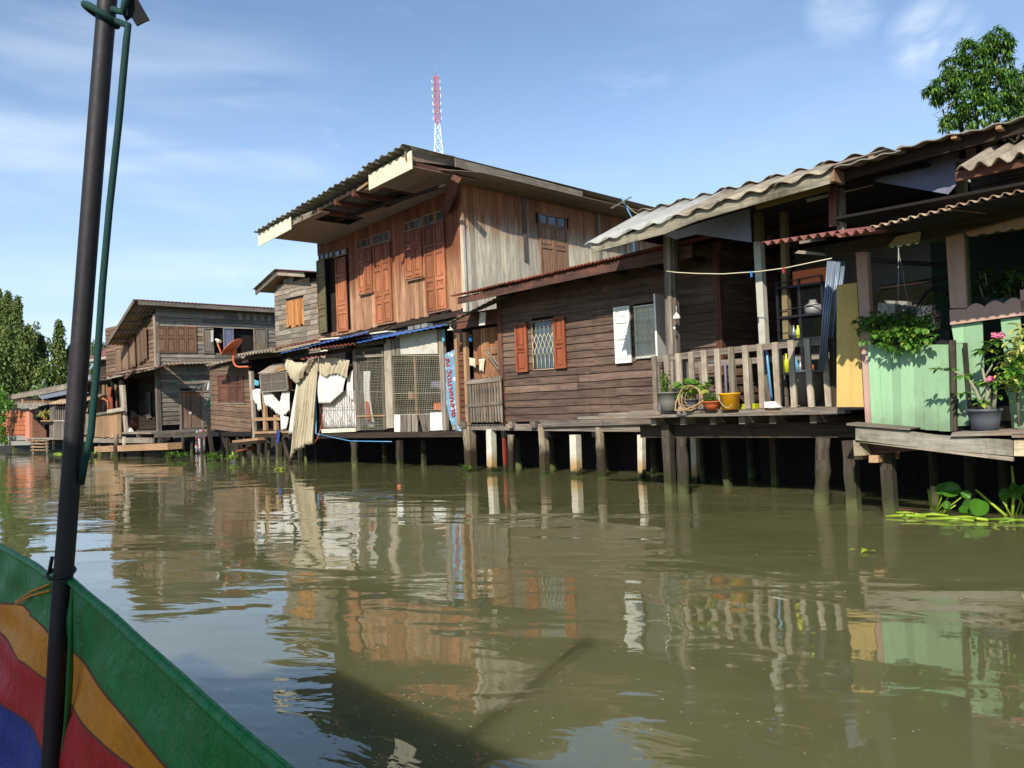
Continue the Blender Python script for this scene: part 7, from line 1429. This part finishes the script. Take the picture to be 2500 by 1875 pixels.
def red_house():
    A = 20; T = thing('red_roof_house', 'house with plain red metal roof seen behind the boat pole', 'house', (-44, A + 2, 0)); q = pq(A, Z1(700, 800), Z1(1030, 800), Z1(1060, 650), Z1(945, 668)); a = Vector(q[0]); b = Vector(q[1])
    pk = at(Z1(945, 668), A + 2.5); mb = MB(); mb.prism([a, b + Vector((3, 0, 0)), Vector(pk) + Vector((6, 0, 0)), Vector(pk)], (0, .02, .05)); mb.prism([Vector(pk) + Vector((0, .03, 0)), Vector(pk) + Vector((6, .03, 0)), b + Vector((3, 5, 0)), a + Vector((0, 5, 0))], (0, .02, .05)); mb.build('roof', M['redroof'], T)
    mb = MB(); mb.box(a.x + .5, b.x + 3, A + .5, A + 5, .8, a.z - .03); mb.build('wall', M['darkw'], T); window(FA(A + .5), at(Z1(900, 850), A + .5)[0], at(Z1(995, 850), A + .5)[0], 3.0, a.z - .3, T, M['greyp'], 2)
    mb = MB(); mb.box(a.x, b.x + 3, A - .02, A + .02, a.z - .1, a.z + .02); mb.build('gutter', M['wpost'], T)
red_house()
def far_house():
    A = 12.9; F = FA(A); T = thing('orange_house', 'low waterside house with orange tiled wall and slatted porch at the far left', 'house', (-49, A + 2, 0)); p = lambda *q, a=A: pq(a, *[A5(*z) for z in q])
    piece('tile_wall', M['tilew'], T, p((-200, 1225), (415, 1215), (415, 805), (-200, 830)), (0, .05, 0)); piece('pink_wall', M['pinkw'], T, p((413, 1300), (478, 1298), (475, 812), (413, 812), a=A - .1), (0, .1, 0))
    piece('base_wall', M['gwall'], T, p((-200, 1310), (413, 1290), (413, 1215), (-200, 1225), a=A + .02), (0, .1, 0))
    piece('ledge', M['gwall'], T, p((-250, 1385), (490, 1370), (490, 1310), (-250, 1310), a=A - .3), (0, 1.5, 0))
    piece('gutter', M['fibre'], T, p((215, 750), (370, 785), (600, 752), (790, 705), (700, 688), (220, 690), a=A - .3), (0, .1, 0))
    piece('roof_verge', M['fibre2'], T, p((120, 640), (700, 545), (1300, 420), (1300, 345), (640, 468), (125, 578), a=A - .2), (0, .05, 0))
    mb = MB(); q = p((120, 580), (640, 468), (1300, 345), a=A - .2); v = [Vector(z) for z in q]; mb.prism([v[0], v[2], v[2] + Vector((0, 6, .4)), v[0] + Vector((0, 6, .4))], (0, 0, .04)); mb.build('roof', M['fibre'], T)
    piece('fascia', M['bluepanel'], T, p((640, 610), (700, 625), (1060, 552), (1300, 500), (1300, 425), (690, 545), (640, 550), a=A - .15), (0, .04, 0))
    for X, y0, y1 in ((360, 600, 790), (688, 585, 710)): piece('post', M['tan'], T, p((X - 12, y1), (X + 12, y1), (X + 8, y0), (X - 10, y0), a=A - .12), (0, .06, 0))
    for i in range(34): x = 245 + i * 24; mb = MB(); mb.prism(p((x, 690), (x + 9, 690), (x + 9, 652), (x, 652), a=A - .05), (0, .02, 0)); mb.build('balustrade_slat', M['tan'], T)
    piece('back_wall', M['dark'], T, p((-200, 1290), (1600, 1290), (1600, 560), (-200, 640), a=A + 1.3), (0, .05, 0))
    piece('door', M['redw'], T, p((522, 1250), (745, 1245), (745, 1140), (560, 960), (522, 960), a=A + .05), (0, .04, 0)); piece('door_post', M['tan'], T, p((478, 1290), (520, 1290), (515, 840), (475, 810)), (0, .08, 0))
    piece('porch_post', M['grey'], T, p((798, 1262), (860, 1262), (860, 735), (805, 740), a=A - .1), (0, .1, 0))
    for i in range(10): x = 868 + i * 34; mb = MB(); mb.prism(p((x, 1258), (x + 14, 1258), (x + 12, 735), (x, 740), a=A - .15), (0, .04, 0)); mb.build('porch_slat', M['grey'], T)
    for i in range(16): x = 860 + i * 22; mb = MB(); mb.prism(p((x, 1258), (x + 13, 1258), (x + 13, 985), (x, 985), a=A - .18), (0, .03, 0)); mb.build('porch_slat', M['grey'], T)
    piece('porch_rail', M['pale'], T, p((850, 990), (1300, 985), (1300, 965), (850, 970), a=A - .22), (0, .05, 0))
    mb = MB(); mb.box(at(A5(480, 1290), A)[0], -38.4, A - .15, A + 2, .6, .68); mb.build('floor', M['grey'], T)
    p0, p1 = Vector(at(A5(780, 708), A - .5)), Vector(at(A5(1300, 690), A - .5)); mb = MB(); corr(mb, p0, p1, p0 + Vector((0, 1, .35)), p1 + Vector((0, 1, .35)), 12, .03, 2, .012); mb.build('porch_roof', M['yroof'], T); piece('eave_board', M['pale'], T, p((475, 795), (610, 770), (600, 748), (475, 760), a=A - .35), (0, .03, 0))
    for X, Y, w, k in ((237, 1485, 60, 'stiltd'), (540, 1470, 40, 'stilt'), (755, 1450, 34, 'stilt'), (865, 1470, 36, 'stiltd'), (1340, 1480, 40, 'stiltd'), (1440, 1500, 60, 'stilt')): stilt(T, A5(X, 1300), A5(X, Y), w * .15, A - .2, k, X > 1400)
    S = thing('landing_steps', 'wooden steps going down to the water from the porch of the orange house', 'steps', at(A5(640, 1450), A - .4))
    for X in (525, 748): mb = MB(); mb.beam(at(A5(X, 1280), A - .25), at(A5(X + 10, 1500), A - .7), .08, .08); mb.build('stringer', M['pale'], S)
    for i in range(4): mb = MB(); y = 1300 + i * 50; mb.beam(at(A5(530, y), A - .35 - .1 * i), at(A5(752, y), A - .35 - .1 * i), .2, .04); mb.build('tread', M['tan'], S)
    # dish
    c = Vector(at(A5(715, 375), A - .1)); T2 = thing('satellite_dish', 'pale green satellite dish on the grey verge roof at the far left', 'satellite dish', c); k = .1507 * mpp(c); R_ = 78 * k; nw = (DU * -.35 + DA * -.85 + DZ * .35).normalized(); x = nw.cross(DZ).normalized(); y = nw.cross(x); cw = W(c)
    mb = MB(lambda q: Vector(q)); mb.grid(lambda s, t: cw + (x * math.cos(6.2832 * s) + y * math.sin(6.2832 * s) * .88) * R_ * t + nw * (R_ * .2 * t * t), 26, 6, 0, .5, .02); mb.build('dish', M['dishg'], T2); mb = MB(); mb.tube([c + Vector((0, .05, -.0)), c + Vector((.05, .1, -.75))], .03, 8); mb.build('mast', M['dishg'], T2)
    mb = MB(); mb.tube([c + Vector((0, -.1, -R_ * .8)), c + Vector((.02, -.5, -.1))], .018, 6); mb.build('feed_arm', M['dishg'], T2)
    c = at(A5(735, 970), A - .2); T3 = thing('potted_plant', 'yellow green bushy plant in an orange pot on the porch shelf at the far left', 'potted plant', c); k = .1507 * mpp(c); mb = MB(); pot(mb, c, 36 * k, 50 * k); mb.build('pot', M['terra'], T3); mb = MB()
    for i in range(70): q = (c[0] + rng.gauss(0, 30) * k, A - .2 + rng.uniform(-.2, .2), c[2] + (50 + rng.uniform(0, 90)) * k); wl(mb, q, (rng.uniform(-1, 1), rng.uniform(-1, .5), rng.uniform(-.3, 1)), .22, .07)
    mb.build('foliage', M['varieg'], T3); piece('pot_shelf', M['tan'], T, p((660, 985), (810, 990), (810, 972), (660, 970), a=A - .35), (0, .4, 0))
def tilemat():
    t = NT('orange_tiles'); b = t.new('ShaderNodeTexBrick'); b.offset = 0.0; b.inputs['Scale'].default_value = 1.0; b.inputs['Mortar Size'].default_value = .02; b.inputs['Brick Width'].default_value = .36; b.inputs['Row Height'].default_value = .22
    b.inputs['Color1'].default_value = rgb(198, 122, 80); b.inputs['Color2'].default_value = rgb(172, 100, 66); b.inputs['Mortar'].default_value = rgb(110, 70, 50); t.L.new(t.uv(), b.inputs['Vector']); c = t.mix(t.mr(t.noise(t.pos(), 1.5, 4), .4, .7, 0, .4), b.outputs['Color'], rgb(140, 80, 54)); return t.done(c, .7, .3)
M['tilew'] = tilemat(); M['pinkw'] = plain('salmon_board', rgb(188, 124, 100), .8, .1)
far_house()
# ---------------------------------------------------------------- plants and trees
def card_blob(mb, c, r, n, L, w, droop=.6):
    c = Vector(c)
    for i in range(n):
        d = Vector((rng.gauss(0, 1), rng.gauss(0, 1), rng.gauss(0, 1))).normalized(); k = rng.uniform(.6, 1.05); p = c + Vector((d.x * r[0], d.y * r[1], d.z * r[2])) * k
        o = d * .7 + Vector((rng.uniform(-1, 1), rng.uniform(-1, 1), rng.uniform(-1, .5))) * .6 - Vector((0, 0, droop)); mb.card(p, o, (rng.uniform(-1, 1), rng.uniform(-1, 1), 1), L * rng.uniform(.6, 1.3), L * w)
def mast_tree(px, ytop, wpx, ybot, Y, label, side=()):
    d = ray(px, ytop); top = CAMP + d * (Y / d.y); m = Y / FPX; x0 = top.x; base = .9; H = top.z - base
    T = thing('mast_tree', label, 'tree', (x0, Y, base), 'tall columnar mast trees behind the houses', frame=lambda q: Vector(q)); mb = MB(lambda q: Vector(q)); w = wpx * m / 2
    n = int(26 * H / 1.2); 
    for i in range(n):
        k = i / n; z = base + 1.0 + (H - 1.2) * k; r = w * (1.5 - .8 * k) * rng.uniform(.5, 1.45) * (1 if k < .95 else .6); a = rng.uniform(0, 6.283); c = Vector((x0 + math.cos(a) * r * .6, Y + math.sin(a) * r * .6, z)); card_blob(mb, c, (r * .6, r * .6, rng.uniform(.35, .8)), 26, .4, .5, .9)
    for sx, sy, sw in side:
        dd = ray(sx, sy); t = CAMP + dd * (Y / dd.y); 
        for k in range(16): q = t + Vector(((x0 - t.x) * k / 22, 0, -k * .28)); card_blob(mb, q, (sw * m * .5, sw * m * .5, .5), 22, .42, .45, 1.0)
    mb.build('crown', M['mast'], T); mb = MB(lambda q: Vector(q)); mb.tube([(x0, Y, base - .2), (x0, Y, base + H * .5), (x0, Y, top.z - .6)], [.22, .15, .04], 8); mb.build('trunk', M['bark'], T)
def trees_left():
    for a in ((19, 712, 22, 960, 112, 'second tall mast tree from the left edge, slightly the tallest spire', ()), (43, 726, 17, 960, 108, 'slim mast tree with a straight spire, third from the left edge', ()), (-2, 706, 20, 960, 114, 'mast tree half cut off by the left edge of the picture', ()),
              (66, 796, 30, 960, 104, 'shorter bushy mast tree right of the slim spire', ((88, 790, 18),)), (98, 818, 22, 960, 106, 'low pointed mast tree in the middle of the group', ((114, 828, 14),)), (144, 782, 20, 960, 102, 'isolated mast tree just left of the boat pole', ((124, 832, 14),)),
              (168, 846, 22, 960, 104, 'mast tree half hidden by the boat pole', ()), (20, 800, 30, 960, 98, 'bushy lower mast tree in front of the tall pair', ()), (50, 850, 40, 960, 96, 'broad low mast tree in front, at the centre left', ()), (110, 880, 44, 960, 96, 'broad low mast tree in front of the isolated one', ()), (-10, 850, 40, 960, 94, 'lowest broad mast tree at the left edge', ()), (190, 880, 40, 960, 98, 'low mast tree behind the boat pole', ())): mast_tree(*a)
    # round pale tree far behind the red roof
    d = ray(240, 845); c = CAMP + d * (90 / d.y); T = thing('far_tree', 'small pale round tree far behind the red roof', 'tree', (c.x, 90, .9), frame=lambda q: Vector(q)); mb = MB(lambda q: Vector(q)); card_blob(mb, c - Vector((0, 0, .3)), (.9, .9, .9), 900, .28, .5); card_blob(mb, c + Vector((0, 0, -2)), (1.6, 1.2, 1.6), 1200, .3, .5); mb.build('crown', M['mast'], T); mb = MB(lambda q: Vector(q)); mb.tube([(c.x, 90, .7), (c.x, 90, c.z)], [.18, .06], 7); mb.build('trunk', M['bark'], T)
    # leafy bush over the water, left edge
    T = thing('riverside_bush', 'bright green leafy bush overhanging the water at the left edge', 'bush', at(A5(0, 1300), 12.4)); mb = MB()
    for X, Y, r in ((20, 560, 90), (-60, 500, 120), (60, 720, 110), (150, 700, 60), (10, 760, 90), (-40, 900, 100), (20, 930, 60), (-20, 1080, 90), (40, 1140, 60), (0, 1250, 90), (60, 1290, 40)):
        c = W(at(A5(X, Y), 12.3)); m = .1507 * c.y / FPX; card_blob(mb, c, (r * m, r * m * .8, r * m), int(r * 1.6), .17, .6)
    mb.build('foliage', M['leaf'], T); mb = MB(); mb.tube([at(A5(-40, 1380), 12.5), at(A5(-30, 1000), 12.4), at(A5(-30, 560), 12.4)], [.06, .04, .02], 7); mb.build('stem', M['bark'], T)
trees_left()
def mango():
    Y = 25.0; P = lambda X, y, dy=0: (lambda d: CAMP + d * ((Y + dy) / d.y))(ray(*AR(X, y))); T = thing('mango_tree', 'dense mango tree rising behind the grey roof at the right', 'tree', (P(1300, 900).x, Y + 1, .9), frame=lambda q: Vector(q)); I = lambda q: Vector(q); mb = MB(I)
    blobs = ((1300, 300, 170, 0), (1150, 420, 150, .3), (1400, 420, 120, 0), (900, 480, 180, 0), (1050, 620, 200, -.3), (750, 700, 210, 0), (1350, 620, 170, .5), (600, 950, 200, -.2), (900, 950, 260, -.6), (1250, 950, 280, -.5), (1550, 900, 220, 0), (500, 1080, 120, 0), (800, 1280, 170, -.2), (650, 1440, 130, 0), (1050, 1300, 260, -.8), (1450, 1250, 260, -.4), (1700, 1150, 250, 0), (1800, 600, 120, .4), (380, 1010, 60, 0), (1750, 850, 160, 0))
    m = .18083 * Y / FPX
    for X, y, r, dy in blobs:
        c = P(X, y, dy + .8); n = int(11 + (r / 42) ** 2 * 2.0)
        for i in range(n):
            d = Vector((rng.gauss(0, 1), rng.gauss(0, 1) * 1.0, rng.gauss(0, 1) + .15)).normalized(); p = c + d * r * m * rng.uniform(.55, 1.02); a0 = rng.random() * 6; nl = 8
            for k in range(nl):
                a = a0 + k * 2.4; el = rng.uniform(-.9, .35); o = Vector((math.cos(a), math.sin(a), el)) + d * .35; mb.leaf(p, o, (0, 0, 1), .21 * rng.uniform(.65, 1.15), .052, 0, None, .9, .15)
    mb.build('crown', M['mango'], T); mb = MB(I); b = Vector((P(1300, 900).x, Y + .9, .6)); f = b + Vector((0, 0, 3.2)); mb.tube([b, b + Vector((.1, 0, 1.6)), f], [.28, .22, .18], 10)
    for X, y in ((1300, 350), (950, 550), (700, 950), (1100, 900), (1500, 900), (1750, 700), (800, 1300), (560, 1250)): q = P(X, y, .9); mb.tube([f, f.lerp(q, .5) + Vector((0, 0, .15)), q], [.12, .07, .025], 7)
    mb.tube([P(700, 1180), P(590, 1250), P(430, 1330)], [.02, .012, .006], 5); mb.tube([P(620, 1370), P(500, 1370), P(430, 1335)], [.012, .008, .005], 5)
    mb.build('trunk', M['bark'], T)
mango()
def weeds():
    for i, (X, Y, n, l) in enumerate(((1060, 1060, 60, 'bright green weed clump by the mossy post under the landing'), (1180, 1110, 40, 'low green weed clump right of the mossy post'), (1600, 1070, 70, 'leafy weed clump below the leaning prop'), (1850, 1060, 24, 'yellow green weed growing at the water beside the low shack stilts'), (130, 1140, 30, 'drooping yellow green weed left of the landing timber'))):
        c = at(B2(X, Y + 30), 12.2); k = .19 * mpp(c); mb = MB()
        for j in range(n): p = (c[0] + rng.gauss(0, 30) * k, 12.2 + rng.uniform(-.2, .2), max(.02, .05 + rng.uniform(0, 60) * k)); wl(mb, p, (rng.uniform(-1, 1), rng.uniform(-1, .5), rng.uniform(-.1, 1)), rng.uniform(.08, .2), .05)
        mb.build('weed_clump', M['hyas' if i > 2 else 'leaf'], label=l, cat='weeds', group='weed clumps along the waterline')
    for X, Y, l in ((705, 1640, 'short yellow green stalk floating left of the landing timber'), (140, 1495, 'small pale stalk floating below the orange house'),):
        q = Z1(X, Y) if Y > 1500 else A5(930, 1515); c = Vector(ath(q, .01)); mb = MB(); mb.tube([c + Vector((-.5, 0, 0)), c + Vector((0, .05, .02)), c + Vector((.5, 0, 0))], .035, 6); mb.build('floating_stalk', M['hyas'], label=l, cat='stalk')
    c = Vector(ath(Z3(412, 1318), .01)); mb = MB(); [wl(mb, c + Vector((rng.uniform(-.15, .15), 0, .01)), (rng.uniform(-1, 1), rng.uniform(-1, 1), .1), .2, .1) for _ in range(5)]; mb.build('floating_leaf', M['hyas'], label='floating yellow green leaf in front of the shack stilts', cat='leaf')
    c = Vector(ath(Z3(1350, 1462), .0)); mb = MB(); mb.lathe((c.x, c.y, -.02), [(0, 0), (.03, .01), (.04, .035), (.03, .06), (0, .065)], 12); mb.build('floating_ball', M['orangep'], label='tiny red orange float on the open water in front of the shack', cat='float')
    c = at(Z3(1865, 1300), 12.0); mb = MB(); k = .307 * mpp(c)
    for j in range(26): p = (c[0] + rng.gauss(0, 12) * k, 12.0 + rng.uniform(-.05, .1), rng.uniform(.02, .9) * 60 * k); wl(mb, p, (rng.uniform(-1, 1), rng.uniform(-1, .3), rng.uniform(-.5, .8)), .12, .03)
    mb.build('weed_clump', M['leaf'], label='green weed sprig growing on the leftmost stilt of the brown house', cat='weeds')
weeds()
# ---------------------------------------------------------------- the boat the picture is taken from
def boat():
    O = Vector((-.25, .96, 0)); D = Vector((-1.42, 1.84, 0)).normalized(); Nn = Vector((-D.y, D.x, 0)) * 1.0   # Nn points to the boat's inside (left/back)
    if Nn.dot(-O) < 0: Nn = -Nn
    FR = lambda p: O + D * p[0] + Nn * p[1] + DZ * p[2]       # (forward, inboard, height)
    def on(q, inb=0.0):
        d = ray(*q); n = Nn; t = (O + Nn * inb - CAMP).dot(n) / d.dot(n); w = CAMP + d * t - O; return (w.dot(D), inb, w.z)
    T = thing('longtail_boat', 'boat in the foreground with a rainbow striped canvas side curtain', 'boat', (1, .6, 0), frame=FR)
    # curtain: rows of photo points (x from left to right) for each seam
    xs = [-900, 0, 170, 345, 500, 515, 800, 1100, 1400, 1700, 2040, 2500, 4000]
    top = {-900: -330, 0: 82, 170: 170, 345: 268, 500: 312, 515: 322, 800: 560, 1100: 830, 1400: 1105, 1700: 1370, 2040: 1659, 2500: 2060, 4000: 3400}
    s1 = {-900: 150, 0: 488, 170: 515, 345: 640, 500: 800, 515: 812, 800: 1085, 1100: 1420, 1400: 1760, 1700: 2100, 2040: 2450, 2500: 3000, 4000: 4600}
    s2 = {-900: 330, 0: 660, 170: 850, 345: 1000, 500: 1155, 515: 1165, 800: 1410, 1100: 1720, 1400: 2050, 1700: 2400, 2040: 2800, 2500: 3400, 4000: 5400}
    s3 = {-900: 700, 0: 1065, 170: 1230, 345: 1420, 500: 1640, 515: 1660, 800: 1960, 1100: 2300, 1400: 2650, 1700: 3000, 2040: 3500, 2500: 4200, 4000: 6400}
    s4 = {-900: 1100, 0: 1540, 170: 1760, 345: 1960, 500: 2150, 515: 2170, 800: 2500, 1100: 2900, 1400: 3200, 1700: 3600, 2040: 4200, 2500: 5000, 4000: 7600}
    rows = [top, s1, s2, s3, s4]
    # physical profile: convert once to (forward, height) at fixed forward stations
    st = [on(AB(x, top[x]))[0] for x in xs]
    prof = []
    for r in rows:
        pts = sorted([on(AB(x, r[x]), .03) for x in xs], key=lambda p: p[0]); prof.append([(p[0], p[2]) for p in pts])
    def ev(P, f):
        if f <= P[0][0]: return P[0][1]
        for (a, b), (c, d) in zip(P, P[1:]):
            if f <= c: return b + (d - b) * (f - a) / (c - a)
        return P[-1][1]
    f0, f1 = -1.3, 3.6; nu = 130; seg = 9
    def zz(f):
        z = [ev(P, f) for P in prof]; 
        for i in range(1, 5): z[i] = min(z[i], z[i - 1] - .06)
        z.append(min(z[-1] - .05, .26)); return z
    fpole = on(AB(430, 330))[0]
    def fn(x, y):
        f = f0 + (f1 - f0) * x; z = zz(f); t = y * 5; i = min(int(t), 4); k = t - i; h = z[i] * (1 - k) + z[i + 1] * k
        w = .008 * math.sin(2.1 * f + 4 * y) + .004 * math.sin(7 * f - 11 * y) * min(1, 3 * y) + .008 * math.exp(-((f - fpole) / .12) ** 2) + .006 * math.sin(16 * (h + .55 * f)) * min(1, 2.5 * y) + .008 * math.sin((h + .5 * f) * 30) * math.exp(-((t - .5) / .45) ** 2) + .005 * math.sin((z[0] - h) * 55 + 1.5 * math.sin(2.3 * f)) * (.5 + .5 * math.sin(3.3 * f + 1)) * min(1, 8 * y) + .012 * math.exp(-((z[0] - h - .9 * abs(f - fpole)) / .03) ** 2) * math.exp(-abs(f - fpole) / .25)
        w *= .25 + .75 * min(1, 4 * y)
        return (f, .028 + w + .05 * y, h)
    mb = MB(FR); mb.grid(fn, nu, 5 * seg, lambda x, y: min(int(y * 5), 4), lambda x, y: .5, .004); mb.build('side_curtain', [M[k] for k in ('cv_green', 'cv_orange', 'cv_red', 'cv_blue', 'cv_grey')], T)
    # seams and rolled hem
    mb = MB(FR); mb.tube([(lambda p: (p[0], p[1] + .004, p[2] - .009))(fn(i / 70, 0)) for i in range(71)], .0075, 8); mb.build('rolled_hem', M['cv_green'], T)
    for j, k in ((1, 'cv_orange'), (2, 'cv_red'), (3, 'cv_blue')):
        mb = MB(FR); mb.tube([(lambda p: (p[0], p[1] + .001, p[2]))(fn(i / 90, j / 5)) for i in range(91)], .0032, 6); mb.build('seam', M['cv_seam'], T)
    # orange tapes sewn across the green panel, left part
    for y0, y1 in ((492, 365), (505, 410)):
        a, b = on(AB(110, y0), .045), on(AB(350, y1), .045); mb = MB(FR); mb.tube([a, ((a[0] + b[0]) / 2, .045, (a[2] + b[2]) / 2 + .006), b], .003, 6); mb.build('tape', M['cv_orange'], T)
    # hull below the curtain
    mb = MB(FR)
    sec = [(0.0, .30), (.10, .0), (.35, -.22), (1.7, -.25), (3.05, -.22), (3.3, .0), (3.4, .30)]
    def hull(x, y):
        f = -5.5 + 11.5 * x; t = y * 6; i = min(int(t), 5); k = t - i; a = sec[i][0] * (1 - k) + sec[i + 1][0] * k; h = sec[i][1] * (1 - k) + sec[i + 1][1] * k
        s = 1 - max(0, (x - .55) / .45) ** 2 * .85; return (f, 1.7 + (a - 1.7) * s, h + max(0, x - .6) ** 2 * 5)
    mb.grid(hull, 40, 18, 0, .5, .04); mb.build('hull', M['boatw'], T)
    mb = MB(FR); mb.box(-5, 1.5, .12, 3.28, .05, .09); mb.build('deck_board', M['boatw'], T)
    for f in (-2.8, -1.4): mb = MB(FR); mb.box(f, f + .35, .12, 3.28, .36, .40); mb.build('seat', M['boatw'], T)
    # canopy over the seats and its posts
    fp = fpole; 
    mb = MB(FR)
    for zt in (0,): mb.grid(lambda x, y: (-5.0 + 6.7 * x, 1.38 + 2.1 * y, 2.42 + .12 * math.sin(math.pi * y)), 20, 14, 0, .5, .03)
    mb.build('canopy', M['cv_grey'], T)
    for f in (-2.6, -4.6): mb = MB(FR); mb.tube([(f, 1.4, .1), (f, 1.4, 2.42)], .02, 8); mb.build('canopy_post', M['pole'], T)
    for f in (1.3, -1.9, -4.6): mb = MB(FR); mb.tube([(f, 3.3, .2), (f, 3.3, 2.42)], .02, 8); mb.build('canopy_post', M['pole'], T)
    # the dark front post seen at the left of the picture
    def onp(q, Y=1.80): d = ray(*q); return CAMP + d * (Y / d.y)
    I = lambda p: Vector(p)
    pts = [onp((px, py)) for px, py in ((118, 2000), (125, 1875), (147, 1500), (163, 1300), (192, 900), (222, 500), (248, 170), (262, 0), (272, -140))]
    mb = MB(I); mb.tube(pts, [.0195] * 9, 16); mb.build('front_post', M['pole'], T)
    sv = Vector((-.012, -.028, 0))
    # green strap hanging behind the post at its lower right
    mb = MB(I); pp = [(on(AB(*q), .055)) for q in ((505, 395), (500, 700), (492, 1000), (485, 1150), (468, 1350), (445, 1540), (432, 1720))]; mb2 = MB(FR); mb2.tube(pp, [.003, .005, .007, .007, .006, .005, .004], 6); mb2.build('strap', M['cv_green2'], T)
    # rope: ring round the post at the top, falling down its right side
    c = onp((246, 30)); ax = (pts[7] - pts[6]).normalized(); x = Vector((1, 0, 0)); y = Vector((0, 1, 0)); R_ = .031
    ring = [c + (x * math.cos(t) + y * math.sin(t)) * R_ + Vector((0, 0, -.020 * math.cos(t) - .006)) for t in [i / 20 * 6.2832 for i in range(21)]]
    fall = [c + Vector((R_, -.006, -.022)), onp((313, 62), 1.775), onp((309, 95), 1.775), onp((302, 170), 1.775), onp((290, 300), 1.78), onp((268, 500), 1.785), onp((250, 700), 1.79), onp((236, 900), 1.79), onp((222, 1060), 1.79), onp((205, 1140), 1.79), onp((198, 1180), 1.80)]
    T2 = thing('rope', 'dark green rope looped round the top of the boat post and hanging beside it', 'rope', fall[-1], frame=I)
    mb = MB(I); mb.tube(ring, .0075, 8, cap=False); mb.build('loop', M['grn'], T2); mb = MB(I); mb.tube(fall, .0072, 8); mb.build('fall', M['grn'], T2)
    mb = MB(I); mb.tube([onp((305, -60), 1.775), onp((306, 0), 1.775), onp((300, 30), 1.775), c + Vector((R_, -.01, 0))], .0078, 8); mb.build('tail', M['grn'], T2)
    # black strip of cloth tied at the top
    P = [onp(AP(*q), 1.79) for q in ((1190, -120), (1300, -60), (1400, 120), (1500, 292), (1400, 340), (1310, 385), (1225, 250), (1150, 310), (1090, 200), (1090, -60))]
    mb = MB(I); mb.prism(P, (0, .004, 0)); mb.build('cloth_strip', M['black'], cat='cloth strip', label='black strip of cloth tied to the top of the boat post')
    # small tie knots where curtain meets post
    T3 = thing('tie_cord', 'dark cord tying the striped curtain to the boat post', 'cord', onp(AB(345, 300)), frame=I); mb = MB(I); cc = onp(AB(430, 268)); mb.tube([cc + Vector((math.cos(t) * .026, math.sin(t) * .026, .008 * math.sin(t) - .004)) for t in [i / 16 * 6.2832 for i in range(17)]], .004, 6, cap=False); mb.build('loop', M['rack'], T3); mb = MB(I); mb.tube([cc + Vector((-.024, 0, 0)), onp(AB(362, 200)), onp(AB(370, 170))], .004, 5); mb.build('end', M['rack'], T3)
def canvas(name, c, dirt):
    t = NT(name); P = t.pos(); n = t.noise(P, 7, 6, .7); cc = t.mix(t.mr(n, .3, .7), scl(c, .72), c); st = t.noise(t.vec(P, (3, 3, 1.2)), 3, 7, .75, .8); cc = t.mix(t.mr(st, .5, .7, 0, .55), cc, dirt)
    t.bump(t.math('ADD', t.math('ADD', t.noise(P, 9, 5, .6, .6), t.math('MULTIPLY', t.noise(P, 320, 2, .5), .05)), t.math('MULTIPLY', t.noise(t.vec(P, (10, 10, 2)), 2.2, 3, .5), .8)), .7, .03); t.done(cc, .55, .3); return t.mat
M['cv_green'] = canvas('green_canvas', rgb(26, 138, 60), rgb(70, 110, 58)); M['cv_orange'] = canvas('orange_canvas', rgb(248, 156, 34), rgb(190, 112, 44)); M['cv_red'] = canvas('red_canvas', rgb(212, 34, 40), rgb(140, 40, 40)); M['cv_blue'] = canvas('blue_canvas', rgb(28, 62, 150), rgb(52, 66, 100))
M['cv_grey'] = canvas('grey_canvas', rgb(120, 118, 112), rgb(90, 84, 76)); M['cv_seam'] = plain('seam_thread', rgb(110, 60, 40), .8, .2); M['cv_green2'] = plain('bright_green_strap', rgb(36, 104, 48), .5, .1)
M['black'] = plain('black_rag', rgb(14, 13, 16), .9, .2, rv=0)
M['boatw'] = wood('boat_hull_wood', rgb(80, 52, 34), rgb(140, 96, 62), rough=.5)
boat()
# ---------------------------------------------------------------- specks on the water
def specks():
    mb = MB(lambda p: Vector(p))
    for i in range(420):
        X, Y = (rng.gauss(1000, 230), rng.uniform(1560, 1875)) if i < 240 else (rng.uniform(300, 2500), rng.uniform(1180, 1860)); d = ray(X, Y); t = -CAMZ / d.z; p = CAMP + d * t; r = rng.uniform(.0015, .006) * (1 if Y > 1500 else 1.8)
        n = 6; b = len(mb.v); mb.v += [Vector((p.x + r * math.cos(6.28 * k / n) * rng.uniform(.6, 1.2), p.y + r * math.sin(6.28 * k / n), .004)) for k in range(n)]; mb.face(list(range(b, b + n)), DU, rng.random())
    o = mb.build('water_specks', M['speck']); o['kind'] = 'stuff'; o['label'] = 'tiny pale bubbles and specks scattered on the near water'; o['category'] = 'specks'
M['speck'] = plain('pale_scum', rgb(170, 168, 140), .8, .2, bump=0)
specks()
